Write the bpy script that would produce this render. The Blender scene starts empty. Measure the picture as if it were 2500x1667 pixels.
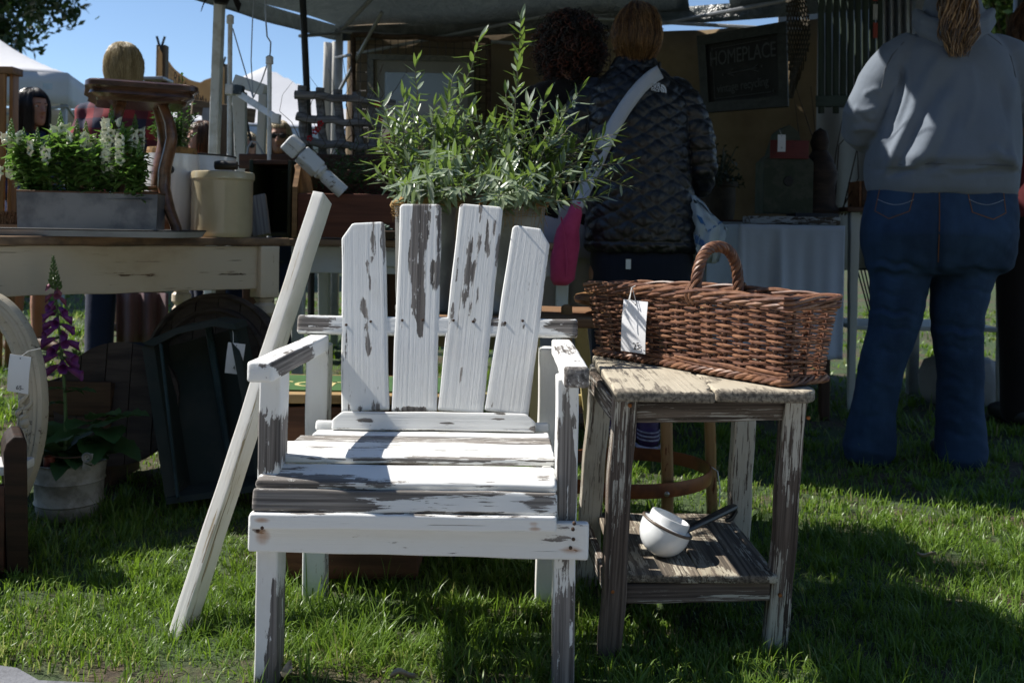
import bpy, bmesh, math, random
import numpy as np
from mathutils import Vector, Matrix, Quaternion
random.seed(7); rng = np.random.default_rng(7)
S = bpy.context.scene
COL = S.collection
R = math.radians

# ------------------------------------------------------------------ camera
FPX, CAMH, ROLL = 2400.0, 0.80, R(1.0)          # focal length in photo pixels, eye height, slight roll
cam_d = bpy.data.cameras.new('camera')
cam = bpy.data.objects.new('camera', cam_d); COL.objects.link(cam)
cam.location = (0, 0, CAMH)
cam.rotation_euler = (R(90), -ROLL, 0)
cam_d.sensor_width = 36.0
cam_d.lens = 36.0 * FPX / 2500.0
cam_d.shift_y = -273.5 / 2500.0
cam_d.clip_start = 0.05; cam_d.clip_end = 2000
cam_d.dof.use_dof = True; cam_d.dof.focus_distance = 1.95; cam_d.dof.aperture_fstop = 7.5
S.camera = cam

# ------------------------------------------------------------------ sky, sun, exposure
SUN_EL, SUN_AZ = R(47), R(14)                     # azimuth: from the left, this far behind the picture plane
world = bpy.data.worlds.new('World'); S.world = world; world.use_nodes = True
wn = world.node_tree; wn.nodes.clear()
sky = wn.nodes.new('ShaderNodeTexSky'); sky.sky_type = 'NISHITA'; sky.sun_disc = False
sky.sun_elevation = SUN_EL; sky.sun_rotation = R(270) + SUN_AZ
sky.altitude = 1700; sky.air_density = 1.0; sky.dust_density = 0.0; sky.ozone_density = 2.6
bg = wn.nodes.new('ShaderNodeBackground'); bg.inputs[1].default_value = 0.085
wo = wn.nodes.new('ShaderNodeOutputWorld')
wn.links.new(sky.outputs[0], bg.inputs[0]); wn.links.new(bg.outputs[0], wo.inputs[0])
sun_d = bpy.data.lights.new('sun', 'SUN'); sun_d.energy = 5.0; sun_d.angle = R(0.53); sun_d.color = (1, .955, .88)
sun = bpy.data.objects.new('sun', sun_d); COL.objects.link(sun)
SDIR = Vector((-math.cos(SUN_EL)*math.cos(SUN_AZ), math.cos(SUN_EL)*math.sin(SUN_AZ), math.sin(SUN_EL)))
sun.rotation_euler = SDIR.to_track_quat('Z', 'Y').to_euler()
S.view_settings.view_transform = 'Standard'; S.view_settings.look = 'None'
S.view_settings.gamma = 1; S.view_settings.use_curve_mapping = False
S.view_settings.exposure = 0.78
S.render.engine = 'CYCLES'
S.cycles.use_denoising = True
S.cycles.max_bounces = 6; S.cycles.diffuse_bounces = 3; S.cycles.glossy_bounces = 3
S.cycles.transmission_bounces = 4; S.cycles.transparent_max_bounces = 8
S.cycles.caustics_reflective = False; S.cycles.caustics_refractive = False

# ------------------------------------------------------------------ from a photo pixel and a distance to a place
_c, _s = math.cos(ROLL), math.sin(ROLL)
def P(px, py, d):
    u, v = px-1250, py-560
    return Vector(((u*_c + v*_s)*d/FPX, d, CAMH - (v*_c - u*_s)*d/FPX))
def G(px, py, z=0.0):
    u, v = px-1250, py-560
    d = (CAMH - z)*FPX/(v*_c - u*_s)
    return Vector(((u*_c + v*_s)*d/FPX, d, z))

# ------------------------------------------------------------------ object helpers
def world_of(o):
    m = o.matrix_basis.copy()
    while o.parent: o = o.parent; m = o.matrix_basis @ m
    return m
def link(name, me, mat=None, root=None, M=None, kind=None):
    o = bpy.data.objects.new(name, me); COL.objects.link(o)
    if M is None: M = Matrix.Identity(4)
    if root is not None:
        o.parent = root
        o.matrix_basis = world_of(root).inverted() @ M
    else: o.matrix_basis = M
    if mat is not None and me is not None and len(me.materials) == 0: me.materials.append(mat)
    if kind: o['kind'] = kind
    return o
def tag(o, label, cat, group=None):
    o['label'] = label; o['category'] = cat
    if group: o['group'] = group
    return o
def thing(name, label, cat, loc=(0, 0, 0), rz=0.0, group=None):
    o = bpy.data.objects.new(name, None); COL.objects.link(o)
    o.matrix_basis = Matrix.Translation(Vector(loc)) @ Matrix.Rotation(rz, 4, 'Z')
    o.empty_display_size = .05
    return tag(o, label, cat, group)
def mesh(name, v, f, smooth=True):
    me = bpy.data.meshes.new(name)
    me.from_pydata([tuple(x) for x in v], [], f); me.update()
    if smooth: me.polygons.foreach_set('use_smooth', [True]*len(me.polygons))
    return me
def attr(me, name, vals):
    a = me.attributes.new(name, 'FLOAT', 'POINT'); a.data.foreach_set('value', np.asarray(vals, dtype=np.float32))
def np_mesh(name, V, polys_idx, loop_tot, smooth=False):
    """V (n,3); polys_idx flat loop vertex indices; loop_tot per polygon"""
    me = bpy.data.meshes.new(name)
    me.vertices.add(len(V)); me.vertices.foreach_set('co', np.asarray(V, dtype=np.float32).ravel())
    me.loops.add(len(polys_idx)); me.loops.foreach_set('vertex_index', np.asarray(polys_idx, dtype=np.int32))
    lt = np.asarray(loop_tot, dtype=np.int32); ls = np.concatenate(([0], np.cumsum(lt)[:-1])).astype(np.int32)
    me.polygons.add(len(lt)); me.polygons.foreach_set('loop_start', ls)
    if smooth: me.polygons.foreach_set('use_smooth', np.ones(len(lt), dtype=bool))
    me.update(calc_edges=True); me.validate()
    return me
class MB:
    """collects simple shapes into one mesh"""
    def __init__(s): s.v = []; s.f = []
    def add(s, v, f):
        n = len(s.v); s.v += [Vector(x) for x in v]; s.f += [tuple(i+n for i in q) for q in f]; return s
    def box(s, c, size, M=None):
        x, y, z = size[0]/2, size[1]/2, size[2]/2; c = Vector(c)
        v = [Vector(p) for p in ((-x,-y,-z),(x,-y,-z),(x,y,-z),(-x,y,-z),(-x,-y,z),(x,-y,z),(x,y,z),(-x,y,z))]
        if M is not None: v = [M @ p for p in v]
        return s.add([p+c for p in v], [(0,3,2,1),(4,5,6,7),(0,1,5,4),(1,2,6,5),(2,3,7,6),(3,0,4,7)])
    def tube(s, pts, r, n=6, cap=True):
        return s.add(*tube_vf(pts, r, n, cap))
    def lathe(s, prof, n=24, M=None):
        v, f = lathe_vf(prof, n)
        if M is not None: v = [M @ p for p in v]
        return s.add(v, f)
    def build(s, name, mat=None, root=None, M=None, smooth=True, kind=None, bevel=0.0, auto=True):
        """vertices are in world space when root is given; the object's origin is the root's"""
        me = bpy.data.meshes.new(name)
        W = world_of(root).inverted() if (root is not None and M is None) else None
        vv = [W @ p for p in s.v] if W is not None else s.v
        me.from_pydata([tuple(p) for p in vv], [], s.f); me.update()
        if bevel > 0:
            bm = bmesh.new(); bm.from_mesh(me)
            bmesh.ops.bevel(bm, geom=bm.edges[:], offset=bevel, segments=2, affect='EDGES', profile=.6, clamp_overlap=True)
            bm.to_mesh(me); bm.free()
        if smooth:
            me.polygons.foreach_set('use_smooth', [True]*len(me.polygons))
            if auto: sharp(me)
        return link(name, me, mat, root, (world_of(root) if W is not None else M), kind)
def sharp(me, ang=R(38)):
    bm = bmesh.new(); bm.from_mesh(me)
    for e in bm.edges:
        if len(e.link_faces) == 2 and e.calc_face_angle(0) > ang: e.smooth = False
    bm.to_mesh(me); bm.free()
def tube_vf(pts, r, n=6, cap=True):
    pts = [Vector(p) for p in pts]; m = len(pts)
    rr = [r]*m if not hasattr(r, '__len__') else list(r)
    T = [(pts[min(i+1, m-1)]-pts[max(i-1, 0)]).normalized() for i in range(m)]
    ref = Vector((0, 0, 1)) if abs(T[0].z) < .9 else Vector((1, 0, 0))
    A = (ref - T[0]*ref.dot(T[0])).normalized(); v = []; f = []
    for i in range(m):
        A = A - T[i]*A.dot(T[i])
        A = A.normalized() if A.length > 1e-6 else T[i].orthogonal().normalized()
        B = T[i].cross(A)
        for k in range(n):
            a = 2*math.pi*k/n
            v.append(pts[i] + (A*math.cos(a)+B*math.sin(a))*rr[i])
    for i in range(m-1):
        for k in range(n):
            k2 = (k+1) % n
            f.append((i*n+k, i*n+k2, (i+1)*n+k2, (i+1)*n+k))
    if cap: f.append(tuple(range(n-1, -1, -1))); f.append(tuple((m-1)*n+k for k in range(n)))
    return v, f
def lathe_vf(prof, n=24):
    v = []; f = []
    for r, z in prof:
        for k in range(n):
            a = 2*math.pi*k/n; v.append(Vector((r*math.cos(a), r*math.sin(a), z)))
    for i in range(len(prof)-1):
        for k in range(n):
            k2 = (k+1) % n
            f.append((i*n+k, i*n+k2, (i+1)*n+k2, (i+1)*n+k))
    return v, f
def loft(loops, cap=True):
    n = len(loops[0]); v = [Vector(p) for L in loops for p in L]; f = []
    for i in range(len(loops)-1):
        for k in range(n):
            k2 = (k+1) % n
            f.append((i*n+k, i*n+k2, (i+1)*n+k2, (i+1)*n+k))
    if cap:
        f.append(tuple(range(n-1, -1, -1))); f.append(tuple((len(loops)-1)*n+k for k in range(n)))
    return v, f
def axes(p0, p1, up):
    X = (Vector(p1)-Vector(p0)).normalized(); Z = Vector(up); Z = (Z - X*Z.dot(X)).normalized(); Y = Z.cross(X)
    M = Matrix((X, Y, Z)).transposed().to_4x4(); M.translation = Vector(p0); return M
def rrect(w, t, r, nw, nt):
    """rounded rectangle in (y,z), counter-clockwise, starting on the +z face at +y side"""
    r = min(r, w*.49, t*.49); pts = []
    def side(a, b, n):
        for i in range(n): pts.append((a[0]+(b[0]-a[0])*i/n, a[1]+(b[1]-a[1])*i/n))
    def arc(cy, cz, a0):
        for i in range(3):
            a = a0 + (math.pi/2)*i/3; pts.append((cy+r*math.cos(a), cz+r*math.sin(a)))
    hy, hz = w/2-r, t/2-r
    arc(hy, hz, 0); side((hy, hz+r), (-hy, hz+r), nw)
    arc(-hy, hz, math.pi/2); side((-hy-r, hz), (-hy-r, -hz), nt)
    arc(-hy, -hz, math.pi); side((-hy, -hz-r), (hy, -hz-r), nw)
    arc(hy, -hz, 1.5*math.pi); side((hy+r, -hz), (hy+r, hz), nt)
    return pts
def board(name, p0, p1, w, t, mat, root, up=(0, 0, 1), r=.003, nx=None, nw=None, nt=2, edges=None, peel=None,
          w1=None, t1=None, wob=.0006, label=None, sag=0.0, rust=None):
    """a plank from p0 to p1: length along local x, width along y, thickness along z (up side is +z). peel(x,y,z) -> amount of bare wood"""
    p0 = Vector(p0); p1 = Vector(p1); L = (p1-p0).length; M = axes(p0, p1, up)
    if nx is None: nx = max(2, int(L/.02))
    if nw is None: nw = max(2, int(w/.012))
    base = rrect(w, t, r, nw, nt); loops = []; pe = []; ru_ = []
    xs = [0.0, r*.45, r] + [r+(L-2*r)*i/nx for i in range(1, nx)] + [L-r, L-r*.45, L]
    ins = [r, r*.2, 0] + [0]*(nx-1) + [0, r*.2, r]
    ph = [random.uniform(0, 6.28) for _ in range(4)]
    for x, i_ in zip(xs, ins):
        k = x/L; ww = w + ((w1 or w)-w)*k; tt = t + ((t1 or t)-t)*k
        lp = []
        for (y, z) in base:
            yy = y*ww/w; zz = z*tt/t
            yy *= (ww/2-i_)/(ww/2); zz *= (tt/2-i_)/(tt/2)
            if edges:
                yl, yr = edges(x); yy = yl + (yr-yl)*(yy/ww+.5)
            wv = wob*(math.sin(x*17+ph[0])+.6*math.sin(x*41+ph[1]))
            yy += wv; zz += wob*.7*math.sin(x*23+ph[2]) - sag*4*k*(1-k)
            lp.append((x, yy, zz))
            if peel: pe.append(peel(x, yy, zz))
            if rust: ru_.append(rust(x, yy, zz))
        loops.append(lp)
    v, f = loft(loops)
    me = mesh(name, v, f); sharp(me, R(50))
    if peel: attr(me, 'peel', pe)
    if rust: attr(me, 'rust', ru_)
    o = link(name, me, mat, root, M)
    if label: o['label'] = label
    return o
def blobs(lst):
    """peel(x,y,z): sum of soft spots (x, y, rx, ry, amount)"""
    def fn(x, y, z):
        s = 0.0
        for (cx, cy, rx, ry, a) in lst:
            q = ((x-cx)/rx)**2 + ((y-cy)/ry)**2
            if q < 4: s += a*max(0.0, 1-q*.5)
        return s
    return fn
def text_mesh(body, size, extrude=0.0, font=None, align='CENTER', spacing=1.0, offset=0.0):
    cu = bpy.data.curves.new('lettering', 'FONT'); cu.body = body; cu.size = size; cu.extrude = extrude
    cu.align_x = align; cu.align_y = 'CENTER'; cu.space_character = spacing; cu.offset = offset; cu.resolution_u = 3
    o = bpy.data.objects.new('tmp_lettering', cu); COL.objects.link(o)
    dg = bpy.context.evaluated_depsgraph_get()
    me = bpy.data.meshes.new_from_object(o.evaluated_get(dg)); bpy.data.objects.remove(o)
    return me
def finish(me, mods):
    """apply modifiers given as (type, {props}) and return the resulting mesh"""
    o = bpy.data.objects.new('tmp_shape', me); COL.objects.link(o)
    for ty, pr in mods:
        m = o.modifiers.new('m', ty)
        for k, x in pr.items(): setattr(m, k, x)
    dg = bpy.context.evaluated_depsgraph_get()
    out = bpy.data.meshes.new_from_object(o.evaluated_get(dg)); bpy.data.objects.remove(o)
    out.polygons.foreach_set('use_smooth', [True]*len(out.polygons))
    return out

# ------------------------------------------------------------------ material helpers
def mat_new(name):
    m = bpy.data.materials.new(name); m.use_nodes = True
    nt = m.node_tree; nt.nodes.clear()
    out = nt.nodes.new('ShaderNodeOutputMaterial'); b = nt.nodes.new('ShaderNodeBsdfPrincipled')
    nt.links.new(b.outputs[0], out.inputs[0])
    return m, nt, b, out
def _set(nt, s, v):
    if isinstance(v, bpy.types.NodeSocket): nt.links.new(v, s)
    elif isinstance(v, (tuple, list)) and len(v) == 3 and s.type == 'RGBA': s.default_value = (*v, 1)
    else: s.default_value = v
def nd(nt, typ, ins=None, **at):
    n = nt.nodes.new('ShaderNode'+typ)
    for k, v in at.items(): setattr(n, k, v)
    for k, v in (ins or {}).items(): _set(nt, n.inputs[k], v)
    return n
def math_(nt, op, a, b=None, clamp=False):
    n = nt.nodes.new('ShaderNodeMath'); n.operation = op; n.use_clamp = clamp
    _set(nt, n.inputs[0], a)
    if b is not None: _set(nt, n.inputs[1], b)
    return n.outputs[0]
def mixc(nt, f, a, b, mode='MIX'):
    n = nt.nodes.new('ShaderNodeMix'); n.data_type = 'RGBA'; n.blend_type = mode
    _set(nt, n.inputs[0], f); _set(nt, n.inputs[6], a); _set(nt, n.inputs[7], b); return n.outputs[2]
def ramp(nt, f, stops):
    n = nt.nodes.new('ShaderNodeValToRGB'); el = n.color_ramp.elements
    while len(el) < len(stops): el.new(.5)
    for e, (p, c) in zip(el, stops):
        e.position = p; e.color = (*c, 1) if isinstance(c, (tuple, list)) else (c, c, c, 1)
    _set(nt, n.inputs[0], f); return n.outputs[0]
def sstep(nt, x, lo, hi):
    n = nt.nodes.new('ShaderNodeMapRange'); n.interpolation_type = 'SMOOTHSTEP'
    _set(nt, n.inputs[0], x); n.inputs[1].default_value = lo; n.inputs[2].default_value = hi; return n.outputs[0]
def coords(nt, scale=(1, 1, 1), rnd=True, kind='Object'):
    tc = nd(nt, 'TexCoord'); src = tc.outputs[kind]
    if rnd:
        oi = nd(nt, 'ObjectInfo'); k = math_(nt, 'MULTIPLY', oi.outputs['Random'], 37.0)
        cx = nd(nt, 'CombineXYZ', {0: k, 1: k, 2: k})
        src = nd(nt, 'VectorMath', {0: src, 1: cx.outputs[0]}, operation='ADD').outputs[0]
    return nd(nt, 'Mapping', {0: src, 3: scale}).outputs[0]
def noise(nt, co, scale=1.0, detail=3.0, rough=.5, dist=0.0):
    return nd(nt, 'TexNoise', {'Vector': co, 'Scale': scale, 'Detail': detail, 'Roughness': rough, 'Distortion': dist}).outputs[0]
def bump(nt, h, dist=.001, strength=1.0, prev=None):
    n = nd(nt, 'Bump', {'Height': h, 'Distance': dist, 'Strength': strength})
    if prev is not None: nt.links.new(prev, n.inputs['Normal'])
    return n.outputs[0]
def col_scale(c, k): return tuple(x*k for x in c)

def mat_peel(name, paint, wa, wb, thr=.40, big=(3, 14, 14), mid=(14, 80, 80), fine=(10, 260, 260), rough=.5, stain=(.42, .36, .26), stain_amt=.25,
             grain=1.0, A=.8, B=1.5, C=.22, D=.4, crack=.5):
    """paint flaking off weathered wood, grain along local x: ragged flakes, specks of paint left in the grain, hairline cracks"""
    m, nt, b, _ = mat_new(name)
    n1 = noise(nt, coords(nt, big), 1, 5, .6, .4); nA = noise(nt, coords(nt, mid), 1, 8, .72, .3); n2 = noise(nt, coords(nt, fine), 1, 4, .6)
    vo = nd(nt, 'TexVoronoi', {'Vector': coords(nt, (mid[0]*2.6, mid[1]*1.5, mid[2]*1.5)), 'Scale': 1.0}, distance='CHEBYCHEV').outputs['Color']
    ce = nd(nt, 'SeparateColor', {0: vo}).outputs[0]
    at = nd(nt, 'Attribute', attribute_name='peel').outputs['Fac']
    f = math_(nt, 'MINIMUM', math_(nt, 'MULTIPLY', at, 1.25), .60)
    for n_, k in ((n1, A), (nA, B), (ce, C), (n2, D)): f = math_(nt, 'ADD', f, math_(nt, 'MULTIPLY', math_(nt, 'SUBTRACT', n_, .5), k))
    bare = sstep(nt, f, thr-.006, thr+.006); near = sstep(nt, f, thr-.11, thr)
    g = noise(nt, coords(nt, (1.8, 130, 130)), 1, 6, .66, .4); gb = noise(nt, coords(nt, (2.5, 30, 30)), 1, 4, .6)
    wood = ramp(nt, g, [(.30, col_scale(wa, .30)), (.44, wa), (.58, wb), (.75, col_scale(wb, 1.25))])
    wood = mixc(nt, math_(nt, 'MULTIPLY', sstep(nt, gb, .5, .7), .55), wood, col_scale(wa, .6))
    st = noise(nt, coords(nt, (3, 5, 5)), 1, 5, .65)
    pc = mixc(nt, math_(nt, 'MULTIPLY', sstep(nt, st, .48, .76), stain_amt), paint, stain)
    pc = mixc(nt, math_(nt, 'MULTIPLY', near, .22), pc, col_scale(stain, .7))
    # hairline cracks in the paint, along the grain
    cr = noise(nt, coords(nt, (2.2, 210, 210)), 1, 3, .5, .15); cm = noise(nt, coords(nt, (6, 16, 16)), 1, 3, .6)
    ck = math_(nt, 'MULTIPLY', sstep(nt, cr, .665, .70), sstep(nt, cm, .5, .58))
    pc = mixc(nt, math_(nt, 'MULTIPLY', ck, crack), pc, col_scale(wa, .5))
    fin = mixc(nt, bare, pc, wood); rs = nd(nt, 'Attribute', attribute_name='rust').outputs['Fac']
    fin = mixc(nt, math_(nt, 'MULTIPLY', sstep(nt, math_(nt, 'ADD', rs, math_(nt, 'MULTIPLY', math_(nt, 'SUBTRACT', nA, .5), .7)), .30, 1.1), .75), fin, (.36, .17, .065))
    nt.links.new(fin, b.inputs['Base Color'])
    ru = nd(nt, 'MapRange', {0: bare, 3: rough, 4: .88}).outputs[0]; nt.links.new(ru, b.inputs['Roughness'])
    b.inputs['Specular IOR Level'].default_value = .32
    lum = noise(nt, coords(nt, (40, 60, 60)), 1, 4, .65)
    h = math_(nt, 'ADD', math_(nt, 'MULTIPLY', g, math_(nt, 'ADD', .5*grain, math_(nt, 'MULTIPLY', bare, .9))), math_(nt, 'MULTIPLY', lum, .25))
    b1 = bump(nt, h, .0022, .6)
    b2 = bump(nt, math_(nt, 'SUBTRACT', 1.0, math_(nt, 'MAXIMUM', bare, math_(nt, 'MULTIPLY', ck, .6))), .0022, 1.0, b1)
    nt.links.new(b2, b.inputs['Normal'])
    return m
def mat_wood(name, a, c, sc=(2, 60, 60), rough=.6, spec=.3, bd=.0012, dirt=None, dirt_amt=.5):
    m, nt, b, _ = mat_new(name)
    g = noise(nt, coords(nt, sc), 1, 6, .62, .5)
    w = ramp(nt, g, [(.25, col_scale(a, .55)), (.42, a), (.6, c), (.8, col_scale(c, .8))])
    if dirt is not None:
        d = noise(nt, coords(nt, (5, 9, 9)), 1, 5, .6)
        w = mixc(nt, math_(nt, 'MULTIPLY', sstep(nt, d, .48, .66), dirt_amt), w, dirt)
    nt.links.new(w, b.inputs['Base Color']); b.inputs['Roughness'].default_value = rough
    b.inputs['Specular IOR Level'].default_value = spec
    nt.links.new(bump(nt, g, bd, .7), b.inputs['Normal'])
    return m
def mat_plain(name, c, rough=.6, metal=0.0, var=.15, sc=8, bd=0.0, bsc=60, spec=.4, c2=None, coat=0.0, sheen=0.0, thr=(.4, .65)):
    m, nt, b, _ = mat_new(name)
    n = noise(nt, coords(nt, (sc, sc, sc)), 1, 5, .6)
    cc = mixc(nt, sstep(nt, n, *thr), c, c2 if c2 is not None else col_scale(c, 1-var))
    nt.links.new(cc, b.inputs['Base Color']); b.inputs['Roughness'].default_value = rough
    b.inputs['Metallic'].default_value = metal; b.inputs['Specular IOR Level'].default_value = spec
    if coat: b.inputs['Coat Weight'].default_value = coat; b.inputs['Coat Roughness'].default_value = .08
    if sheen: b.inputs['Sheen Weight'].default_value = sheen; b.inputs['Sheen Roughness'].default_value = .5
    if bd: nt.links.new(bump(nt, noise(nt, coords(nt, (bsc,)*3), 1, 4, .6), bd, .7), b.inputs['Normal'])
    return m
def mat_leaf(name, top, under, rough=.38, trans=.3, spec=.5, use_rnd=False, dry=None):
    m, nt, b, out = mat_new(name)
    ge = nd(nt, 'NewGeometry')
    oi = nd(nt, 'ObjectInfo')
    rv = nd(nt, 'Attribute', attribute_name='rnd').outputs['Fac'] if use_rnd else oi.outputs['Random']
    c = mixc(nt, rv, col_scale(top, .65), col_scale(top, 1.35))
    if dry is not None: c = mixc(nt, sstep(nt, rv, .86, .93), c, dry)
    c = mixc(nt, ge.outputs['Backfacing'], c, under)
    nt.links.new(c, b.inputs['Base Color']); b.inputs['Roughness'].default_value = rough
    b.inputs['Specular IOR Level'].default_value = spec
    t = nd(nt, 'BsdfTranslucent', {'Color': mixc(nt, .5, c, (top[0]*1.6, top[1]*1.6, top[2]*.7))})
    mx = nd(nt, 'MixShader', {0: trans, 1: b.outputs[0], 2: t.outputs[0]})
    nt.links.new(mx.outputs[0], out.inputs[0])
    return m
def mat_cloth(name, c, rough=.85, weave=900, bd=.0004, var=.2, trans=0.0, sc=5, c2=None):
    m, nt, b, out = mat_new(name)
    n = noise(nt, coords(nt, (sc,)*3), 1, 5, .65)
    cc = mixc(nt, sstep(nt, n, .35, .68), c, c2 if c2 is not None else col_scale(c, 1-var))
    fi = noise(nt, coords(nt, (weave,)*3, rnd=False), 1, 2, .5)
    cc = mixc(nt, math_(nt, 'MULTIPLY', fi, .35), cc, col_scale(c, .6))
    nt.links.new(cc, b.inputs['Base Color']); b.inputs['Roughness'].default_value = rough
    b.inputs['Specular IOR Level'].default_value = .15
    b.inputs['Sheen Weight'].default_value = .12
    wr = noise(nt, coords(nt, (14,)*3), 1, 4, .55)
    nt.links.new(bump(nt, fi, bd, .5, bump(nt, wr, .006, .5)), b.inputs['Normal'])
    if trans:
        t = nd(nt, 'BsdfTranslucent', {'Color': cc})
        mx = nd(nt, 'MixShader', {0: trans, 1: b.outputs[0], 2: t.outputs[0]})
        nt.links.new(mx.outputs[0], out.inputs[0])
    return m
# ================================================================== materials
WHITE = (.735, .735, .715)
M_chair = mat_peel('peeling_white_paint', WHITE, (.125, .112, .103), (.26, .238, .218), thr=.40, D=.7, grain=1.9)
M_chair_worn = mat_peel('badly_peeling_white_paint', WHITE, (.115, .104, .096), (.26, .238, .215), thr=.22, big=(2.2, 22, 22), mid=(9, 110, 110), B=1.2, D=.6)
M_chair_grey = mat_peel('bare_grey_wood', WHITE, (.12, .11, .10), (.25, .225, .20), thr=-.14, big=(2.2, 26, 26), mid=(9, 120, 120), B=1.0, D=.6)
M_table_leg = mat_peel('worn_white_over_brown', (.46, .44, .39), (.072, .055, .046), (.145, .114, .094), thr=-.09, big=(2.4, 26, 26), mid=(8, 120, 120), fine=(5, 320, 320), D=1.1, B=.8, grain=2.6, stain=(.22, .18, .13), stain_amt=.7)
M_table_apron = mat_peel('white_remnants_in_grain', (.42, .40, .36), (.075, .058, .046), (.16, .125, .10), thr=-.17, big=(2, 18, 18), mid=(7, 130, 130), fine=(4, 330, 330), D=1.2, grain=2.6, stain=(.22, .18, .13), stain_amt=.6)
M_table_top = mat_peel('weathered_table_top', (.40, .355, .275), (.13, .112, .09), (.28, .245, .19), thr=.12, big=(3, 9, 9), mid=(9, 40, 40), fine=(5, 200, 200), D=.8, B=.9, rough=.85, grain=2.6, stain=(.22, .19, .14), stain_amt=.9)
M_table_shelf = mat_peel('worn_grey_shelf', (.40, .365, .29), (.085, .07, .055), (.20, .165, .125), thr=-.13, big=(4, 10, 10), mid=(8, 60, 60), fine=(5, 240, 240), D=.9, grain=2.4, stain=(.2, .17, .12), stain_amt=.8)
M_cream_crackle = mat_peel('cracked_cream_paint', (.50, .42, .31), (.09, .055, .032), (.18, .115, .07), thr=.27, big=(4, 20, 20), mid=(9, 90, 90), fine=(4.5, 75, 75), A=.45, B=.5, C=.10, D=1.3, stain=(.33, .24, .15), stain_amt=.7, rough=.6, crack=.9)
M_darkwood = mat_wood('dark_stained_wood', (.035, .015, .008), (.07, .029, .014), (2, 40, 40), rough=.5, spec=.35)
M_brownwood = mat_wood('brown_wood', (.16, .085, .04), (.26, .145, .07), (2, 40, 40), rough=.6)
M_redwood = mat_wood('red_brown_wood', (.075, .026, .014), (.13, .045, .024), (2, 30, 30), rough=.6)
M_postwood = mat_peel('primed_post', (.66, .645, .60), (.30, .25, .17), (.46, .38, .26), thr=.34, big=(1.2, 30, 30), mid=(4, 90, 90), fine=(3, 160, 160), D=.5, rough=.6, stain=(.42, .35, .23), stain_amt=.75)

# ================================================================== ground
def ground():
    m, nt, b, _ = mat_new('soil_and_turf')
    co = coords(nt, (1, 1, 1), rnd=False)
    a = noise(nt, co, 2.2, 6, .65); c = noise(nt, co, 60, 5, .7)
    far = mixc(nt, sstep(nt, c, .35, .7), (.028, .05, .014), (.06, .10, .028))
    dirt = mixc(nt, sstep(nt, c, .4, .65), (.045, .032, .02), (.11, .08, .045))
    nt.links.new(mixc(nt, sstep(nt, a, .45, .62), far, dirt), b.inputs['Base Color'])
    b.inputs['Roughness'].default_value = .95
    nt.links.new(bump(nt, c, .02, .8), b.inputs['Normal'])
    mb = MB(); n = 60
    xs = [-300, -60, -20] + [-8+16*i/n for i in range(n+1)] + [20, 60, 300]
    ys = [-60, -5] + [1.2+12*i/n for i in range(n+1)] + [30, 80, 400]
    v = []; f = []
    for y in ys:
        for x in xs:
            z = 0.0
            if -8 < x < 8 and 1.3 < y < 13: z = .008*math.sin(x*5.1+y*2)+.006*math.sin(y*7.3-x*3)-.012
            v.append((x, y, z))
    w = len(xs)
    for j in range(len(ys)-1):
        for i in range(w-1): f.append((j*w+i, j*w+i+1, (j+1)*w+i+1, (j+1)*w+i))
    link('ground', mesh('ground', v, f), m, kind='structure')
    # edge of a paved path at the lower left
    mp = mat_plain('path_stone', (.34, .33, .32), .85, var=.6, sc=9, bd=.004, bsc=90)
    edge = [(-9, 1.83), (-3, 1.80), (-1.25, 1.768), (-1.02, 1.757), (-.93, 1.752), (-.86, 1.735), (-.80, 1.69), (-.55, 1.675), (-.2, 1.66), (.3, 1.66), (.9, 1.62), (2, 1.63), (9, 1.6)]
    ms = mat_plain('slate_kerb', (.15, .155, .17), .8, var=.5, sc=20, bd=.004, bsc=80)
    def slab(name, pts, mat):
        top = [Vector((x, y, .012)) for x, y in pts]; bot = [Vector((x, y, -.06)) for x, y in pts]; k = len(pts)
        MB().add(top+bot, [tuple(range(k-1, -1, -1))] + [(i, (i+1) % k, k+(i+1) % k, k+i) for i in range(k)]).build(name, mat, smooth=False, kind='structure')
    slab('kerb_strip', edge + [(x, y-.20) for x, y in reversed(edge)], ms)
    g = [Vector((x, y-.206, 0)) for x, y in edge] + [Vector((9, -6, 0)), Vector((-9, -6, 0))]
    top = [Vector((p.x, p.y, .012)) for p in g]; bot = [Vector((p.x, p.y, -.06)) for p in g]
    k = len(g); MB().add(top+bot, [tuple(range(k-1, -1, -1))] + [(i, (i+1) % k, k+(i+1) % k, k+i) for i in range(k)]).build('path', mp, smooth=False, kind='structure')
ground()

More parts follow.
